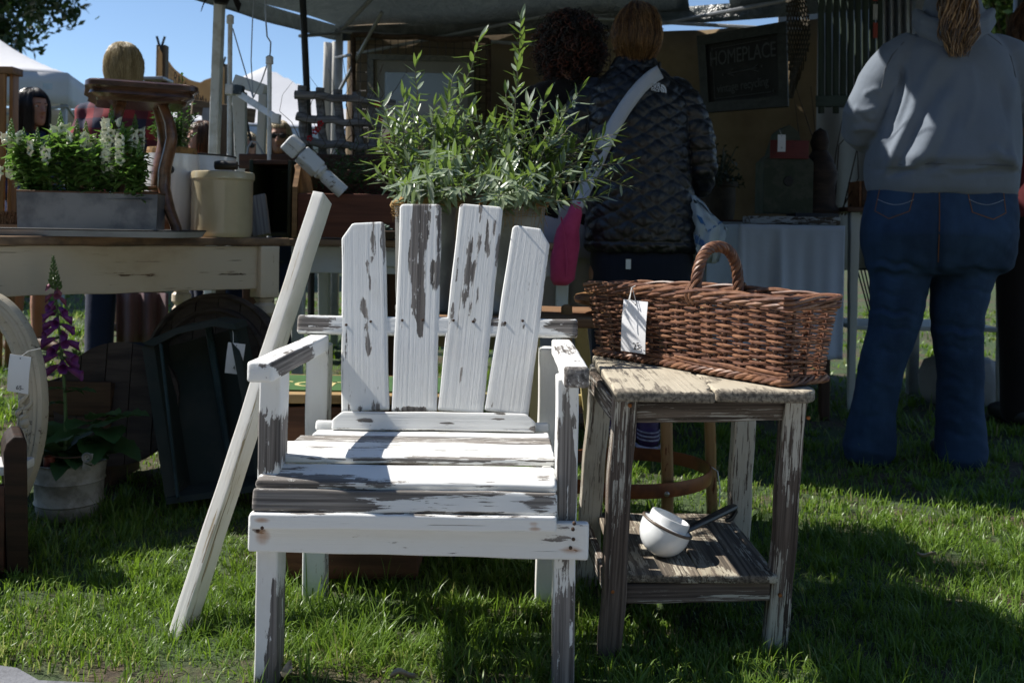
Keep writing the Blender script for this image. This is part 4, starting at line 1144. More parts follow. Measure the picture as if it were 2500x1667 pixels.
# ================================================================== long cream table with its goods, left
TZ = .757
TA = P(0, 576, 2.70); TB = P(690, 581, 3.32)
TD_ = Vector((TB.x-TA.x, TB.y-TA.y, 0)).normalized(); TN = Vector((-TD_.y, TD_.x, 0))       # along the front edge, and away from us
def long_table():
    root = thing('farm_table', 'long farm table with cracked cream painted apron and worn brown top', 'table', (TA.x, TA.y+.4, 0))
    a0 = Vector((TA.x, TA.y, 0)) - TD_*.75; b0 = Vector((TB.x, TB.y, 0)); L = (b0-a0).length
    topm = mat_wood('worn_brown_table_top', (.17, .10, .055), (.30, .20, .115), (2, 30, 30), .6, dirt=(.045, .03, .02), dirt_amt=.8)
    for k in range(4):
        o = a0 + TN*(.09+.178*k)
        board('top_plank', o+Vector((0, 0, TZ-.013)), o+TD_*(L+.03)+Vector((0, 0, TZ-.013)), .177, .026, topm, root, r=.004, nx=40, nw=4, wob=.001)
    f = a0+TN*.03
    board('apron', f+Vector((0, 0, TZ-.098)), f+TD_*(L-.075)+Vector((0, 0, TZ-.098)), .142, .022, M_cream_crackle, root, up=-TN, r=.003, nx=120, nw=14, wob=.001)
    for e in (a0+TD_*.03, ):
        board('apron', e+TN*.05+Vector((0, 0, TZ-.1)), e+TN*.64+Vector((0, 0, TZ-.1)), .14, .022, M_cream_crackle, root, up=-TD_, r=.003)
    legm = mat_peel('cracked_cream_leg', (.56, .475, .36), (.12, .075, .045), (.20, .13, .08), thr=.34, big=(4, 30, 30), D=.9, stain=(.38, .27, .16), stain_amt=.5)
    for al, ac in ((L-.045, .035), (L-.045, .64), (.04, .035), (.04, .64)):
        p = a0+TD_*al+TN*ac
        board('leg', p+Vector((0, 0, TZ-.20)), p+Vector((0, 0, TZ-.027)), .07, .07, legm, root, up=-TN, r=.003)
        MB().lathe([(.0, 0), (.014, 0), (.017, .04), (.024, .25), (.030, .40), (.034, .47), (.024, .485), (.036, .50), (.036, .525), (.026, .535), (.034, .548), (0, .548)], 24).build('turned_foot', legm, root, Matrix.Translation((p.x, p.y, .006)))
    # long back apron
    g = a0+TN*.66
    board('apron', g+Vector((0, 0, TZ-.098)), g+TD_*(L-.075)+Vector((0, 0, TZ-.098)), .142, .022, M_cream_crackle, root, up=TN, r=.003)
long_table()

def second_table():
    m = mat_peel('pale_blue_white_table', (.50, .53, .53), (.15, .11, .08), (.22, .17, .13), thr=.40)
    y0 = 3.62
    a = P(700, 0, y0).x; b = P(1420, 0, y0).x; z = TZ-.004
    root = thing('second_table', 'white painted table with a shallow drawer behind the slat chair', 'table', ((a+b)/2, y0+.3, 0))
    board('table_top', (a, y0+.3, z-.014), (b, y0+.3, z-.014), .64, .026, mat_wood('brown_top', (.16, .10, .06), (.26, .18, .11), rough=.6), root)
    board('apron', (a+.03, y0+.04, z-.078), (b-.03, y0+.04, z-.078), .098, .02, m, root, up=(0, -1, 0))
    board('drawer_front', (a+.22, y0+.026, z-.07), (b-.25, y0+.026, z-.07), .062, .016, m, root, up=(0, -1, 0), r=.006)
    for x in (a+.05, b-.05):
        for y in (y0+.06, y0+.56): board('leg', (x, y, -.02), (x, y, z-.03), .03, .03, m, root, up=(0, -1, 0), w1=.05, t1=.05)
second_table()

def on_table(px, d, z=TZ):
    u = px-1250
    p = P(px, 560, d); p.z = z; return p
M_galv = mat_plain('galvanised_zinc', (.19, .20, .215), .42, .75, var=.45, sc=9, c2=(.10, .108, .125), bd=.001, bsc=40)
M_galv_pale = mat_plain('pale_old_zinc', (.36, .35, .325), .65, .2, var=.3, sc=16, c2=(.19, .18, .155), bd=.002, bsc=60)
M_enamel = mat_plain('white_enamel_pot', (.72, .72, .73), .2, var=.06, sc=5, coat=.4)
def tray():
    p0 = on_table(0, 2.79); p1 = on_table(0, 3.0)
    x0, x1 = P(-160, 0, 2.80).x, P(462, 0, 2.86).x; y0, y1 = 2.785, 3.12
    # stands square to the table; build as a rounded pan
    m = mat_plain('grey_enamel', (.30, .32, .36), .3, var=.2, sc=8)
    c = Vector(((x0+x1)/2, (y0+y1)/2, TZ)); w, d = (x1-x0)/2, (y1-y0)/2
    def loop(k, z):
        n = 64; out = []
        for i in range(n):
            a = 2*math.pi*i/n; e = .28
            out.append((c.x+(w-k)*math.copysign(abs(math.cos(a))**e, math.cos(a)), c.y+(d-k)*math.copysign(abs(math.sin(a))**e, math.sin(a)), TZ+.001+z))
        return out
    v, f = loft([loop(.012, 0), loop(.010, .002), loop(.003, .014), loop(.0, .018), loop(.003, .0195), loop(.008, .016), loop(.014, .004)], True)
    root = thing('enamel_tray', 'wide shallow grey enamel tray under the flower planter and plant stand', 'tray', c)
    MB().add(v, f).build('pan', m, root)
    rim = loop(.0015, .0195); MB().tube(rim+[rim[0]], .0028, 6, cap=False).build('dark_rim', M_black, root)
    return c
tray()
def planter():
    z = TZ+.006; x0, x1 = P(41, 0, 2.86).x+.012, P(364, 0, 2.86).x+.012; y0, y1 = 2.87, 2.985; h = P(200, 469, 2.86).z - z
    root = thing('zinc_planter', 'rectangular galvanised metal planter box full of white snapdragons', 'planter', ((x0+x1)/2, (y0+y1)/2, z))
    t = .004; mb = MB()
    v = [(x0, y0, z), (x1, y0, z), (x1, y1, z), (x0, y1, z), (x0-.004, y0-.003, z+h), (x1+.004, y0-.003, z+h), (x1+.004, y1+.003, z+h), (x0-.004, y1+.003, z+h),
         (x0+t, y0+t, z+h), (x1-t, y0+t, z+h), (x1-t, y1-t, z+h), (x0+t, y1-t, z+h), (x0+t, y0+t, z+.02), (x1-t, y0+t, z+.02), (x1-t, y1-t, z+.02), (x0+t, y1-t, z+.02)]
    f = [(3, 2, 1, 0), (0, 1, 5, 4), (1, 2, 6, 5), (2, 3, 7, 6), (3, 0, 4, 7), (4, 5, 9, 8), (5, 6, 10, 9), (6, 7, 11, 10), (7, 4, 8, 11), (8, 9, 13, 12), (9, 10, 14, 13), (10, 11, 15, 14), (11, 8, 12, 15), (12, 13, 14, 15)]
    cc = Vector(((x0+x1)/2, (y0+y1)/2, 0)); RZ = Matrix.Translation(cc) @ Matrix.Rotation(R(8), 4, 'Z') @ Matrix.Translation(-cc); v = [RZ @ Vector(a) for a in v]
    mb.add(v, f).build('box', M_galv, root, smooth=False)
    ru = mat_plain('rusty_rim', (.12, .06, .03), .7, .3, var=.4, sc=60)
    q = [Vector(a) for a in v[4:8]]; MB().tube(q+[q[0]], .0026, 6).build('rolled_rim', ru, root)
    MB().add([(x0+t, y0+t, z+h-.018), (x1-t, y0+t, z+h-.018), (x1-t, y1-t, z+h-.018), (x0+t, y1-t, z+h-.018)], [(0, 1, 2, 3)]).build('soil', mat_plain('potting_soil', (.03, .02, .014), .95, bd=.004), root, smooth=False)
    return x0, x1, y0, y1, z+h
PL = planter()

def snapdragons():
    leaf = mat_leaf('snapdragon_leaf', (.115, .225, .040), (.12, .21, .06), .34, .40, use_rnd=True)
    stem = mat_leaf('snapdragon_stem', (.12, .22, .05), (.12, .2, .05), .45, .1)
    petal = mat_plain('cream_white_petal', (.72, .72, .56), .6, var=.12, sc=60, c2=(.74, .76, .62))
    pet_n = petal.node_tree
    bud = mat_leaf('green_bud', (.13, .24, .05), (.13, .22, .05), .5, .25)
    x0, x1, y0, y1, z = PL
    # (photo px of the tip, py of the tip, blossoms)
    tips = [(28, 290, 1), (58, 312, 2), (92, 312, 1), (148, 272, 3), (188, 292, 1), (210, 297, 2), (272, 258, 6), (330, 280, 2), (20, 370, 1), (120, 330, 1), (245, 330, 1), (300, 300, 3), (340, 345, 0), (170, 335, 0), (70, 350, 0), (228, 352, 0), (355, 390, 0), (40, 400, 0)]
    for i, (px, py, nb) in enumerate(tips):
        yy = y0+.02+(y1-y0-.04)*((i*5) % 9)/8
        if i >= 12: yy = y0+.02+.015*(i % 3)
        tip = P(px, py, yy); bx = min(x1-.02, max(x0+.02, tip.x*.85 + .15*((x0+x1)/2)+random.uniform(-.01, .01)))
        b = Vector((bx, yy, z-.02)); H = tip.z-b.z
        yb = yy > (y0+y1)/2; look = ['leafy snapdragon without open blossoms', 'snapdragon with a few cream blossoms', 'snapdragon with several cream blossoms', 'snapdragon with a full head of white blossoms', '', '', 'tallest snapdragon, crowded with white blossoms'][nb]
        root = thing('snapdragon', look+(', back row' if yb else ', front row'), 'flower', b, 0, 'snapdragons in the zinc planter')
        mid = b.lerp(tip, .5) + Vector((random.uniform(-.008, .008), random.uniform(-.006, .006), 0))
        path = [b, b.lerp(mid, .5), mid, mid.lerp(tip, .5), tip]
        MB().tube(path, [.0034, .0032, .003, .0026, .0012], 6).build('stem', stem, root)
        def on(t):
            k = min(3, int(t*4)); return path[k].lerp(path[k+1], t*4-k)
        # leaves
        lv = []; lf = []; lr = []
        side = []
        for s in range(5):
            bs = on(.06+.11*s); a = random.uniform(0, 6.28); tp = bs+Vector((math.cos(a)*.035, math.sin(a)*.03, random.uniform(.06, .10))); side.append((bs, tp))
        sites = [(on(.03+.74*k/46), k*2.4, 1) for k in range(46)] + [(bs.lerp(tp, .2+.8*k/15), k*2.4+1, .9) for bs, tp in side for k in range(16)]
        for (q, a, sc) in sites:
            L = random.uniform(.028, .052)*sc; w = L*.20; el = random.uniform(-.35, .8)
            d = Vector((math.cos(a)*math.cos(el), math.sin(a)*math.cos(el), math.sin(el))); sd = d.cross(Vector((0, 0, 1))).normalized(); up = sd.cross(d)
            n0 = len(lv); r_ = random.random()
            lv += [q, q+d*L*.35+sd*w+up*.003, q+d*L*.45-up*.002, q+d*L*.35-sd*w+up*.003, q+d*L*.72+sd*w*.7-up*.002, q+d*L*.72-sd*w*.7-up*.002, q+d*L-up*L*.18]
            lf += [(n0, n0+1, n0+2), (n0, n0+2, n0+3), (n0+1, n0+4, n0+2), (n0+3, n0+2, n0+5), (n0+4, n0+6, n0+2), (n0+2, n0+6, n0+5)]; lr += [r_]*7
        W = world_of(root).inverted(); me = mesh('leaves', [W @ p for p in lv], lf); attr(me, 'rnd', lr)
        link('leaves', me, leaf, root, world_of(root), kind='stuff')
        # spike of buds
        mb = MB(); nbud = 26
        for k in range(nbud):
            t = k/(nbud-1); q = tip - Vector((0, 0, .050*(1-t))) ; a = k*2.4; r_ = .0075*(1-t)**.7+.0012
            c = q + Vector((math.cos(a)*r_, math.sin(a)*r_, 0)); s = .0052*(1-t*.65)
            mb.lathe([(0, -s), (s*.8, -s*.3), (s*.75, s*.5), (0, s*1.4)], 6, Matrix.Translation(c) @ Matrix.Rotation(.5*math.sin(a), 4, 'X'))
        mb.build('bud_spike', bud, root)
        # blossoms: ruffled two-lipped flowers
        for k in range(nb*5):
            a = k*2.1+i; zz = -.046-.0085*k/1.6
            if i in (6, 3): a = -1.57+random.uniform(-1.3, 1.3) if k % 2 else k*2.1
            c = tip + Vector((math.cos(a)*.012, math.sin(a)*.012, zz))
            d = Vector((math.cos(a), math.sin(a), -.15)).normalized(); sd = d.cross(Vector((0, 0, 1))).normalized(); up = sd.cross(d)
            v = []; f = []; nn = 10
            for r0, (dist, rad, lift) in enumerate([(0, .0032, 0), (.008, .0058, .001), (.014, .0078, 0), (.019, .0125, .003), (.015, .0148, -.002)]):
                for j in range(nn):
                    th = 2*math.pi*j/nn; ruf = 1+(.30*math.sin(th*5+k) if r0 >= 3 else 0)
                    v.append(c + d*(dist-(.006*abs(math.cos(th)) if r0 >= 3 else 0)) + (sd*math.cos(th)+up*math.sin(th)*1.05)*rad*ruf + up*lift)
            for r0 in range(4):
                for j in range(nn): f.append((r0*nn+j, r0*nn+(j+1) % nn, (r0+1)*nn+(j+1) % nn, (r0+1)*nn+j))
            MB().add(v, f).build('blossom', petal, root)
snapdragons()
def order_labels():
    by = {}
    for o in COL.objects:
        if o.get('category') == 'flower' and o.get('group'): by.setdefault(o['label'], []).append(o)
    names = ['leftmost', 'second from the left', 'third from the left', 'fourth from the left', 'fifth from the left', 'sixth from the left', 'seventh from the left']
    for lab, obs in by.items():
        obs.sort(key=lambda o: o.matrix_basis.translation.x)
        for i, o in enumerate(obs): o['label'] = (lab + (', ' + names[i] if len(obs) > 1 else '')) + ' in the planter'
order_labels()

def plant_stand():
    m = mat_wood('carved_brown_stand', (.085, .036, .017), (.16, .072, .034), (2, 36, 36), .3, .5)
    mt = mat_wood('stand_top', (.045, .022, .013), (.085, .042, .025), (2, 36, 36), .25, .6)
    cx = on_table(340, 3.06).x; cy = 3.05; zt = P(340, 214, 3.05).z; zb = TZ+.006
    root = thing('plant_stand', 'carved dark wooden plant stand with square top and curved legs in the tray', 'stand', (cx, cy, zb))
    hw = .165; rz = R(24)
    def ctr(k, z, e=.55, bulge=0):
        out = []; n = 48
        for i in range(n):
            a = 2*math.pi*i/n+math.pi/4*0
            ex = math.copysign(abs(math.cos(a))**e, math.cos(a)); ey = math.copysign(abs(math.sin(a))**e, math.sin(a))
            w = hw-k - bulge*math.cos(4*a)*.5
            x, y = ex*w, ey*w
            out.append(Vector((cx + x*math.cos(rz)-y*math.sin(rz), cy + x*math.sin(rz)+y*math.cos(rz), z)))
        return out
    b = .014
    MB().add(*loft([ctr(.034, zt-.058, .5, b), ctr(.030, zt-.050, .5, b), ctr(.010, zt-.040, .45, b), ctr(.014, zt-.030, .45, b), ctr(.0, zt-.020, .4, b), ctr(.001, zt-.006, .4, b), ctr(.010, zt, .4, b), ctr(.020, zt-.001, .4, b)])).build('top', mt, root)
    for k in range(4):
        a = rz+math.pi/4+math.pi/2*k+.06; dr = Vector((math.cos(a), math.sin(a), 0)); tg = Vector((-dr.y, dr.x, 0))
        prof = [(.155, 0), (.150, .03), (.122, .09), (.100, .16), (.102, .22), (.118, .28), (.128, .325), (.120, .375), (.096, .425), (.085, .445)]
        sc = (zt-.05-zb)/.445; loops = []
        for r_, z in prof:
            w = .017+.008*math.sin(z*8); t = .013
            r_ *= .92
            c = Vector((cx, cy, zb+z*sc)) + dr*r_
            loops.append([c+tg*w*math.cos(q)+dr*t*math.sin(q)*(1.2) for q in [2*math.pi*j/12 for j in range(12)]])
        MB().add(*loft(loops)).build('leg', m, root)
    zz = P(400, 472, 3.05).z
    MB().box((cx, cy, zz), (.16, .012, .014), Matrix.Rotation(rz+math.pi/4, 4, 'Z')).build('stretcher', m, root, bevel=.002)
    MB().box((cx, cy, zz+.0145), (.16, .012, .014), Matrix.Rotation(rz-math.pi/4, 4, 'Z')).build('stretcher', m, root, bevel=.002)
plant_stand()

def vessels():
    # big enamel pot behind the stand
    c = on_table(472, 3.52); zr = P(472, 377, 3.4).z
    root = thing('enamel_pot', 'large white enamel pot with dark rim and dark handle behind the stoneware crock', 'pot', c)
    h = zr-TZ; r = .152
    cy = c.y+.0
    M = Matrix.Translation((c.x-.01, cy, TZ+.001))
    MB().lathe([(0, 0), (r*.80, 0), (r*.85, .01), (r*.93, h*.5), (r, h-.005), (r*.985, h), (r*.96, h-.004), (r*.9, h*.5), (r*.8, .012), (0, .012)], 48).build('body', M_enamel, root, M)
    MB().lathe([(r+.003*math.cos(a), h+.003*math.sin(a)) for a in [R(45*k) for k in range(9)]], 48).build('dark_rim', M_black, root, M)
    hp = P(552, 404, 3.30); dk = M_darkwood
    MB().lathe([(0, 0), (.014, 0), (.016, .012), (.016, .062), (.014, .074), (0, .074)], 16).build('handle_grip', M_black, root, axes(hp-Vector((.037, 0, 0)), hp-Vector((.037, 0, -1)), (1, 0, 0)))
    MB().tube([hp+Vector((-.04, .01, 0)), hp+Vector((-.03, .05, .01))], .003, 5).build('handle_wire', M_black, root)
    MB().tube([hp+Vector((.04, .01, 0)), hp+Vector((.02, .06, .01))], .003, 5).build('handle_wire', M_black, root)
    # lower bucket with a dark boss, between the stand's legs
    c2 = on_table(414, 3.30)
    root = thing('enamel_bucket', 'white enamel bucket with black boss seen between the legs of the stand', 'bucket', (c2.x, c2.y, TZ))
    hz = P(414, 378, 3.2).z-TZ; M = Matrix.Translation((c2.x+.004, c2.y, TZ+.007))
    rr = .088
    MB().lathe([(0, 0), (rr*.86, 0), (rr*.9, .01), (rr, hz*.75), (rr*1.02, hz*.8), (rr*1.0, hz), (rr*.95, hz), (rr*.93, hz*.7), (rr*.8, .02), (0, .02)], 40).build('body', M_enamel, root, M)
    q = P(413, 414, 3.205); MB().lathe([(0, .008), (.010, .007), (.014, .002), (.014, -.01)], 16).build('boss', M_black, root, axes(q, q+Vector((1, 0, 0)), (0, -1, 0)))
    # woven band and green plant standing in the bucket
    bs = mat_plain('straw_weave', (.30, .17, .06), .8, var=.5, sc=70, bd=.004, bsc=120)
    g = mat_leaf('glossy_box_leaf', (.055, .14, .022), (.06, .12, .03), .3, .3, use_rnd=True)
    o = thing('boxwood', 'leafy green shrub in a straw collar rising from the enamel bucket behind the stand', 'plant', (c2.x, c2.y, TZ+hz))
    MB().lathe([(rr*.86, hz-.01), (rr*.93, hz+.006), (rr*.9, hz+.022), (rr*.7, hz+.022)], 30).build('straw_collar', bs, o, M)
    lv = []; lf = []; lr = []; st = MB()
    top = M.translation + Vector((0, 0, hz+.01))
    br = [(P(445, 185, 3.25), .003), (P(478, 285, 3.2), .002)] + [(top+Vector((random.uniform(-.075, .07), random.uniform(-.06, .06), random.uniform(.05, .17))), .0018) for _ in range(34)]
    for tipp, rad in br:
        b_ = top + Vector((random.uniform(-.03, .03), random.uniform(-.03, .03), 0)); st.tube([b_, b_.lerp(tipp, .6)+Vector((0, 0, .008)), tipp], [rad, rad*.8, rad*.5], 5)
        n = 24 if rad > .0019 else 14
        for k in range(n):
            q = b_.lerp(tipp, .25+.75*k/(n-1)) if rad < .0025 else b_.lerp(tipp, .1+.9*k/(n-1)); a = k*2.4
            if rad > .0025 and k < n-9 and k % 2: continue
            L = random.uniform(.013, .022); d = Vector((math.cos(a), math.sin(a), random.uniform(.1, .9))).normalized(); sd = d.cross(Vector((0, 0, 1))).normalized(); up = sd.cross(d); w = L*.3; n0 = len(lv)
            lv += [q, q+d*L*.4+sd*w+up*.002, q+d*L*.8+sd*w*.6, q+d*L, q+d*L*.8-sd*w*.6, q+d*L*.4-sd*w+up*.002, q+d*L*.5-up*.001]
            lf += [(n0, n0+1, n0+6), (n0+1, n0+2, n0+6), (n0+2, n0+3, n0+6), (n0+3, n0+4, n0+6), (n0+4, n0+5, n0+6), (n0+5, n0, n0+6)]; lr += [random.random()]*7
    W = world_of(o).inverted(); me = mesh('leaves', [W @ p for p in lv], lf); attr(me, 'rnd', lr); link('leaves', me, g, o, world_of(o), kind='stuff'); st.build('stems', g, o)
    # stoneware crock
    cr = on_table(537, 3.24); m = mat_plain('salt_glazed_stoneware', (.42, .36, .235), .3, var=.15, sc=5, c2=(.36, .305, .195), coat=.3)
    h = P(537, 417, 3.16).z-TZ; r = .1000
    o = MB().lathe([(0, 0), (r*.93, 0), (r*.96, .004), (r*.985, .02), (r*.985, h-.032), (r, h-.028), (r*1.035, h-.024), (r*1.04, h-.012), (r*1.02, h-.003), (r*.96, h), (r*.9, h-.01), (r*.88, .02), (0, .02)], 64).build('stoneware_crock', m, None, Matrix.Translation((cr.x, cr.y+.02, TZ+.001)))
    tag(o, 'beige stoneware crock near the edge of the cream farm table', 'crock')
    # glass pane and weathered offcut right of the crock
    gw = mat_wood('grey_ridged_board', (.16, .145, .13), (.30, .275, .245), (2, 90, 90), .8, bd=.004)
    b = P(640, 572, 3.50); b.z = TZ+.004; t = P(628, 478, 3.56)
    o = board('weathered_board', b, t, .062, .02, gw, None, up=(0, -1, .1), nx=10, nw=10); tag(o, 'short ridged grey weathered board leaning beside the crock', 'board')
    # scrub brush far left
    br = mat_plain('brush_bristle', (.17, .095, .05), .95, var=.4, sc=140, bd=.012, bsc=220)
    p = on_table(14, 2.95); p.x += .01
    root = thing('scrub_brush', 'brown bristle brush lying at the left end beside the zinc planter', 'brush', (p.x, p.y, TZ+.02))
    mb = MB()
    for i in range(420):
        x = p.x-.06+.12*random.random(); y = p.y-.03+.06*random.random(); a = Vector((x, y, TZ+.022)); mb.tube([a, a+Vector((random.uniform(-.008, .012), random.uniform(-.008, .008), random.uniform(.03, .05)))], .0011, 3, False)
    mb.build('bristles', br, root, kind='stuff'); MB().box((p.x, p.y, TZ+.026), (.12, .06, .012)).build('brush_block', M_brownwood, root, bevel=.003)
vessels()

# ------------------------------------------------------------------ goods on the second table
def crates_and_trellis():
    y = 3.70; z = TZ+.0
    mg = mat_plain('dark_green_paint', (.016, .026, .012), .7, var=.4, sc=6)
    # open green cabinet box
    x0, x1 = P(612, 0, 3.66).x, P(716, 0, 3.66).x; zt = P(660, 390, 3.66).z
    root = thing('green_box', 'dark green open box standing on end behind the stoneware crock', 'box', ((x0+x1)/2, 3.85, z))
    t = .014
    for name, c, s in (('side', (x0+t/2, 3.85, (z+zt)/2), (t, .34, zt-z)), ('side', (x1-t/2, 3.85, (z+zt)/2), (t, .34, zt-z)), ('box_top', ((x0+x1)/2, 3.85, zt-.008), (x1-x0-2*t-.002, .34, .016)), ('back', ((x0+x1)/2, 4.01, (z+zt)/2), (x1-x0-2*t-.002, .012, zt-z-.034)), ('box_floor', ((x0+x1)/2, 3.85, z+.009), (x1-x0-2*t-.002, .34, .014))):
        MB().box(c, s).build(name, mg if name != 'box_top' else M_darkwood, root, bevel=.002)
    # long dark shelf board behind
    a, b = P(585, 394, 4.06), P(985, 396, 4.06); o = board('dark_shelf_board', a, b, .06, .03, M_darkwood, None, up=(0, -1, 0), nx=8)
    # two posts make it a small rack
    root = thing('bench_rack', 'dark wooden rack board with two legs behind the crates', 'rack', ((a.x+b.x)/2, 4.06, 0))
    M0 = world_of(o); o.parent = root; o.matrix_basis = world_of(root).inverted() @ M0; o.name = 'rail'
    for p in (a.lerp(b, .06), a.lerp(b, .94)): board('leg', (p.x, 4.1, -.02), (p.x, 4.1, p.z-.03), .05, .04, M_darkwood, root, up=(0, -1, 0), nx=4)
    # wooden crate with slanted end panel
    w1 = mat_wood('honey_crate_wood', (.18, .095, .038), (.30, .165, .07), (3, 40, 40), .55)
    root = thing('slant_crate', 'honey brown wooden box with slanted end panel and red front on the white table', 'crate', (P(850, 0, 3.6).x, 3.75, z))
    xa = P(722, 0, 3.60).x; xb = P(764, 0, 3.60).x; ztop = P(735, 396, 3.6).z; zmid = P(735, 470, 3.6).z
    prof = [(3.60, z), (3.60, zmid+.02), (3.66, ztop), (3.98, ztop), (3.98, z)]
    def panel(x, t, pr, name, mat):
        L_ = [Vector((x, p, q)) for p, q in pr]; R_ = [v+Vector((t, 0, 0)) for v in L_]; k = len(pr)
        MB().add(L_+R_, [tuple(range(k)), tuple(range(2*k-1, k-1, -1))] + [(i, k+i, k+(i+1) % k, (i+1) % k) for i in range(k)]).build(name, mat, root, smooth=False)
    panel(xa, .018, prof, 'end_panel', w1)
    panel(P(1010, 0, 3.6).x, .018, prof, 'end_panel', w1)
    xr = P(1010, 0, 3.6).x
    zf = P(850, 472, 3.6).z
    board('front_board', (xa+.020, 3.609, (z+zf)/2+.0), (xr-.002, 3.609, (z+zf)/2), zf-z-.004, .016, M_redwood, root, up=(0, -1, 0), nx=10)
    board('back_board', (xa+.020, 3.97, (z+ztop)/2), (xr-.002, 3.97, (z+ztop)/2), ztop-z-.01, .016, M_redwood, root, up=(0, 1, 0), nx=6)
    MB().box(((xa+xr)/2, 3.80, zf-.05), (xr-xa-.05, .31, .02)).build('soil', mat_plain('crate_soil', (.03, .022, .016), .95, bd=.004), root)
    # slanted panel inside the crate, catching the sun
    board('slanted_board', P(735, 400, 3.66), P(768, 560, 3.625), .012, .05, w1, root, up=(1, 0, 0), nx=4)
    # white baluster leaning over the crate
    mb = mat_peel('chippy_white_baluster', (.58, .60, .60), (.15, .13, .11), (.24, .20, .16), thr=.24)
    a, b = P(700, 344, 3.56), P(838, 470, 3.60); d = (b-a).normalized()
    root = thing('baluster', 'chippy white turned baluster with square ends lying slanted over the crate', 'baluster', a)
    L = (b-a).length
    board('square_end', a-d*.0, a+d*.062, .062, .062, mb, root, up=(-.4, -1, .2), nx=6, r=.006)
    board('square_end', a+d*.068, a+d*.155, .056, .056, mb, root, up=(.5, -1, .3), nx=8, r=.004)
    q = d.to_track_quat('Z', 'Y').to_matrix().to_4x4(); q.translation = a
    MB().lathe([(0, .15), (.028, .152), (.030, .165), (.022, .178), (.026, .19), (.026, L), (0, L)], 24).build('turned_shaft', mb, root, q)
    # rustic twig trellis
    tw = mat_wood('grey_twig', (.115, .115, .12), (.24, .24, .25), (5, 60, 60), .8, bd=.004)
    root = thing('twig_trellis', 'rustic trellis of grey sticks nailed in a grid, standing behind the crates', 'trellis', P(840, 390, 4.2))
    d = 4.18
    for pa, pb in (((720, 230), (965, 252)), ((724, 287), (960, 308)), ((735, 347), (965, 364))):
        p0, p1 = P(*pa, d), P(*pb, d); MB().tube([p0.lerp(p1, k/8)+Vector((0, 0, .006*math.sin(k*2.3+pa[0]))) for k in range(9)], [.019-.0008*k for k in range(9)], 8).build('cross_stick', tw, root)
    for pa, pb in (((736, 210), (746, 420)), ((780, 215), (792, 420)), ((824, 220), (838, 420)), ((870, 226), (882, 420)), ((908, 228), (914, 420))):
        p0, p1 = P(*pa, d+.034), P(*pb, d+.034); MB().tube([p0.lerp(p1, k/8)+Vector((.004*math.sin(k*2.7+pa[0]), 0, 0)) for k in range(9)], [.019]*9, 8).build('upright_stick', tw, root)
    # thorny bare vines with red flowers
    vn = mat_wood('thin_vine', (.05, .04, .03), (.09, .07, .05), rough=.8)
    rf = mat_plain('red_blossom', (.42, .015, .025), .6, var=.3, sc=80)
    gl = mat_leaf('crate_plant_leaf', (.05, .11, .03), (.05, .10, .04), .45, .25, use_rnd=True)
    root = thing('red_vine', 'thin climbing vine with small red blossoms on the twig trellis', 'plant', P(780, 420, 4.05))
    mb = MB()
    for k in range(11):
        p = P(760+18*k, 425, 4.05); pts = [p]
        for j in range(7): p = p+Vector((random.uniform(-.05, .05), random.uniform(-.03, .03), random.uniform(.04, .09))); pts.append(p)
        mb.tube(pts, [.0025-.00025*j for j in range(8)], 4)
    mb.build('stems', vn, root)
    for px, py in ((757, 338), (770, 322), (783, 302), (776, 315), (922, 255), (930, 290), (950, 335), (960, 350), (944, 360), (925, 365)):
        c = P(px, py, 4.0); m_ = MB()
        for j in range(5):
            a = 2*math.pi*j/5; m_.lathe([(0, -.006), (.007, 0), (0, .006)], 6, Matrix.Translation(c+Vector((math.cos(a)*.009, -.004, math.sin(a)*.009))))
        m_.build('blossom', rf, root)
    lv = []; lf = []; lr = []
    for k in range(900):
        c = P(random.gauss(860, 48), random.gauss(432, 26), 3.78+random.uniform(-.12, .12))
        if c.z > P(0, 372, 3.78).z+.2: continue
        a = random.uniform(0, 6.28); d_ = Vector((math.cos(a), math.sin(a), random.uniform(-.2, .9))).normalized(); sd = d_.cross(Vector((0, 0, 1))).normalized(); L = random.uniform(.012, .03); n0 = len(lv)
        lv += [c, c+d_*L*.5+sd*L*.25, c+d_*L, c+d_*L*.5-sd*L*.25]; lf.append((n0, n0+1, n0+2, n0+3)); lr += [random.random()]*4
    o = thing('crate_plant', 'bushy dark green herb plant growing in the slanted crate', 'plant', P(860, 460, 3.78))
    W = world_of(o).inverted(); me = mesh('leaves', [W @ p for p in lv], lf, False); attr(me, 'rnd', lr); link('leaves', me, gl, o, world_of(o), kind='stuff')
    # succulent in a low dark bowl
    c = P(930, 552, 3.56); c.z = TZ
    root = thing('succulent', 'pale blue green succulent rosette in a low bowl before the red crate', 'plant', c)
    MB().lathe([(0, 0), (.04, 0), (.062, .028), (.058, .03), (.0, .024)], 24).build('bowl', mat_plain('brown_bowl', (.07, .045, .03), .7), root, Matrix.Translation(c))
    sm = mat_leaf('succulent_leaf', (.16, .24, .20), (.14, .2, .17), .5, .1)
    for k in range(22):
        a = k*2.4; el = .15+1.1*k/22; L = .045-.001*k; d_ = Vector((math.cos(a)*math.cos(el), math.sin(a)*math.cos(el), math.sin(el))); b0 = c+Vector((0, 0, .030)); sd = d_.cross(Vector((0, 0, 1))).normalized(); up = sd.cross(d_)
        MB().add(*loft([[b0+d_*L*t+sd*w*math.cos(q)+up*w*.4*math.sin(q) for q in [2*math.pi*j/6 for j in range(6)]] for t, w in ((.1, .004), (.6, .009), (.85, .007), (1, .001))])).build('leaf', sm, root)
crates_and_trellis()

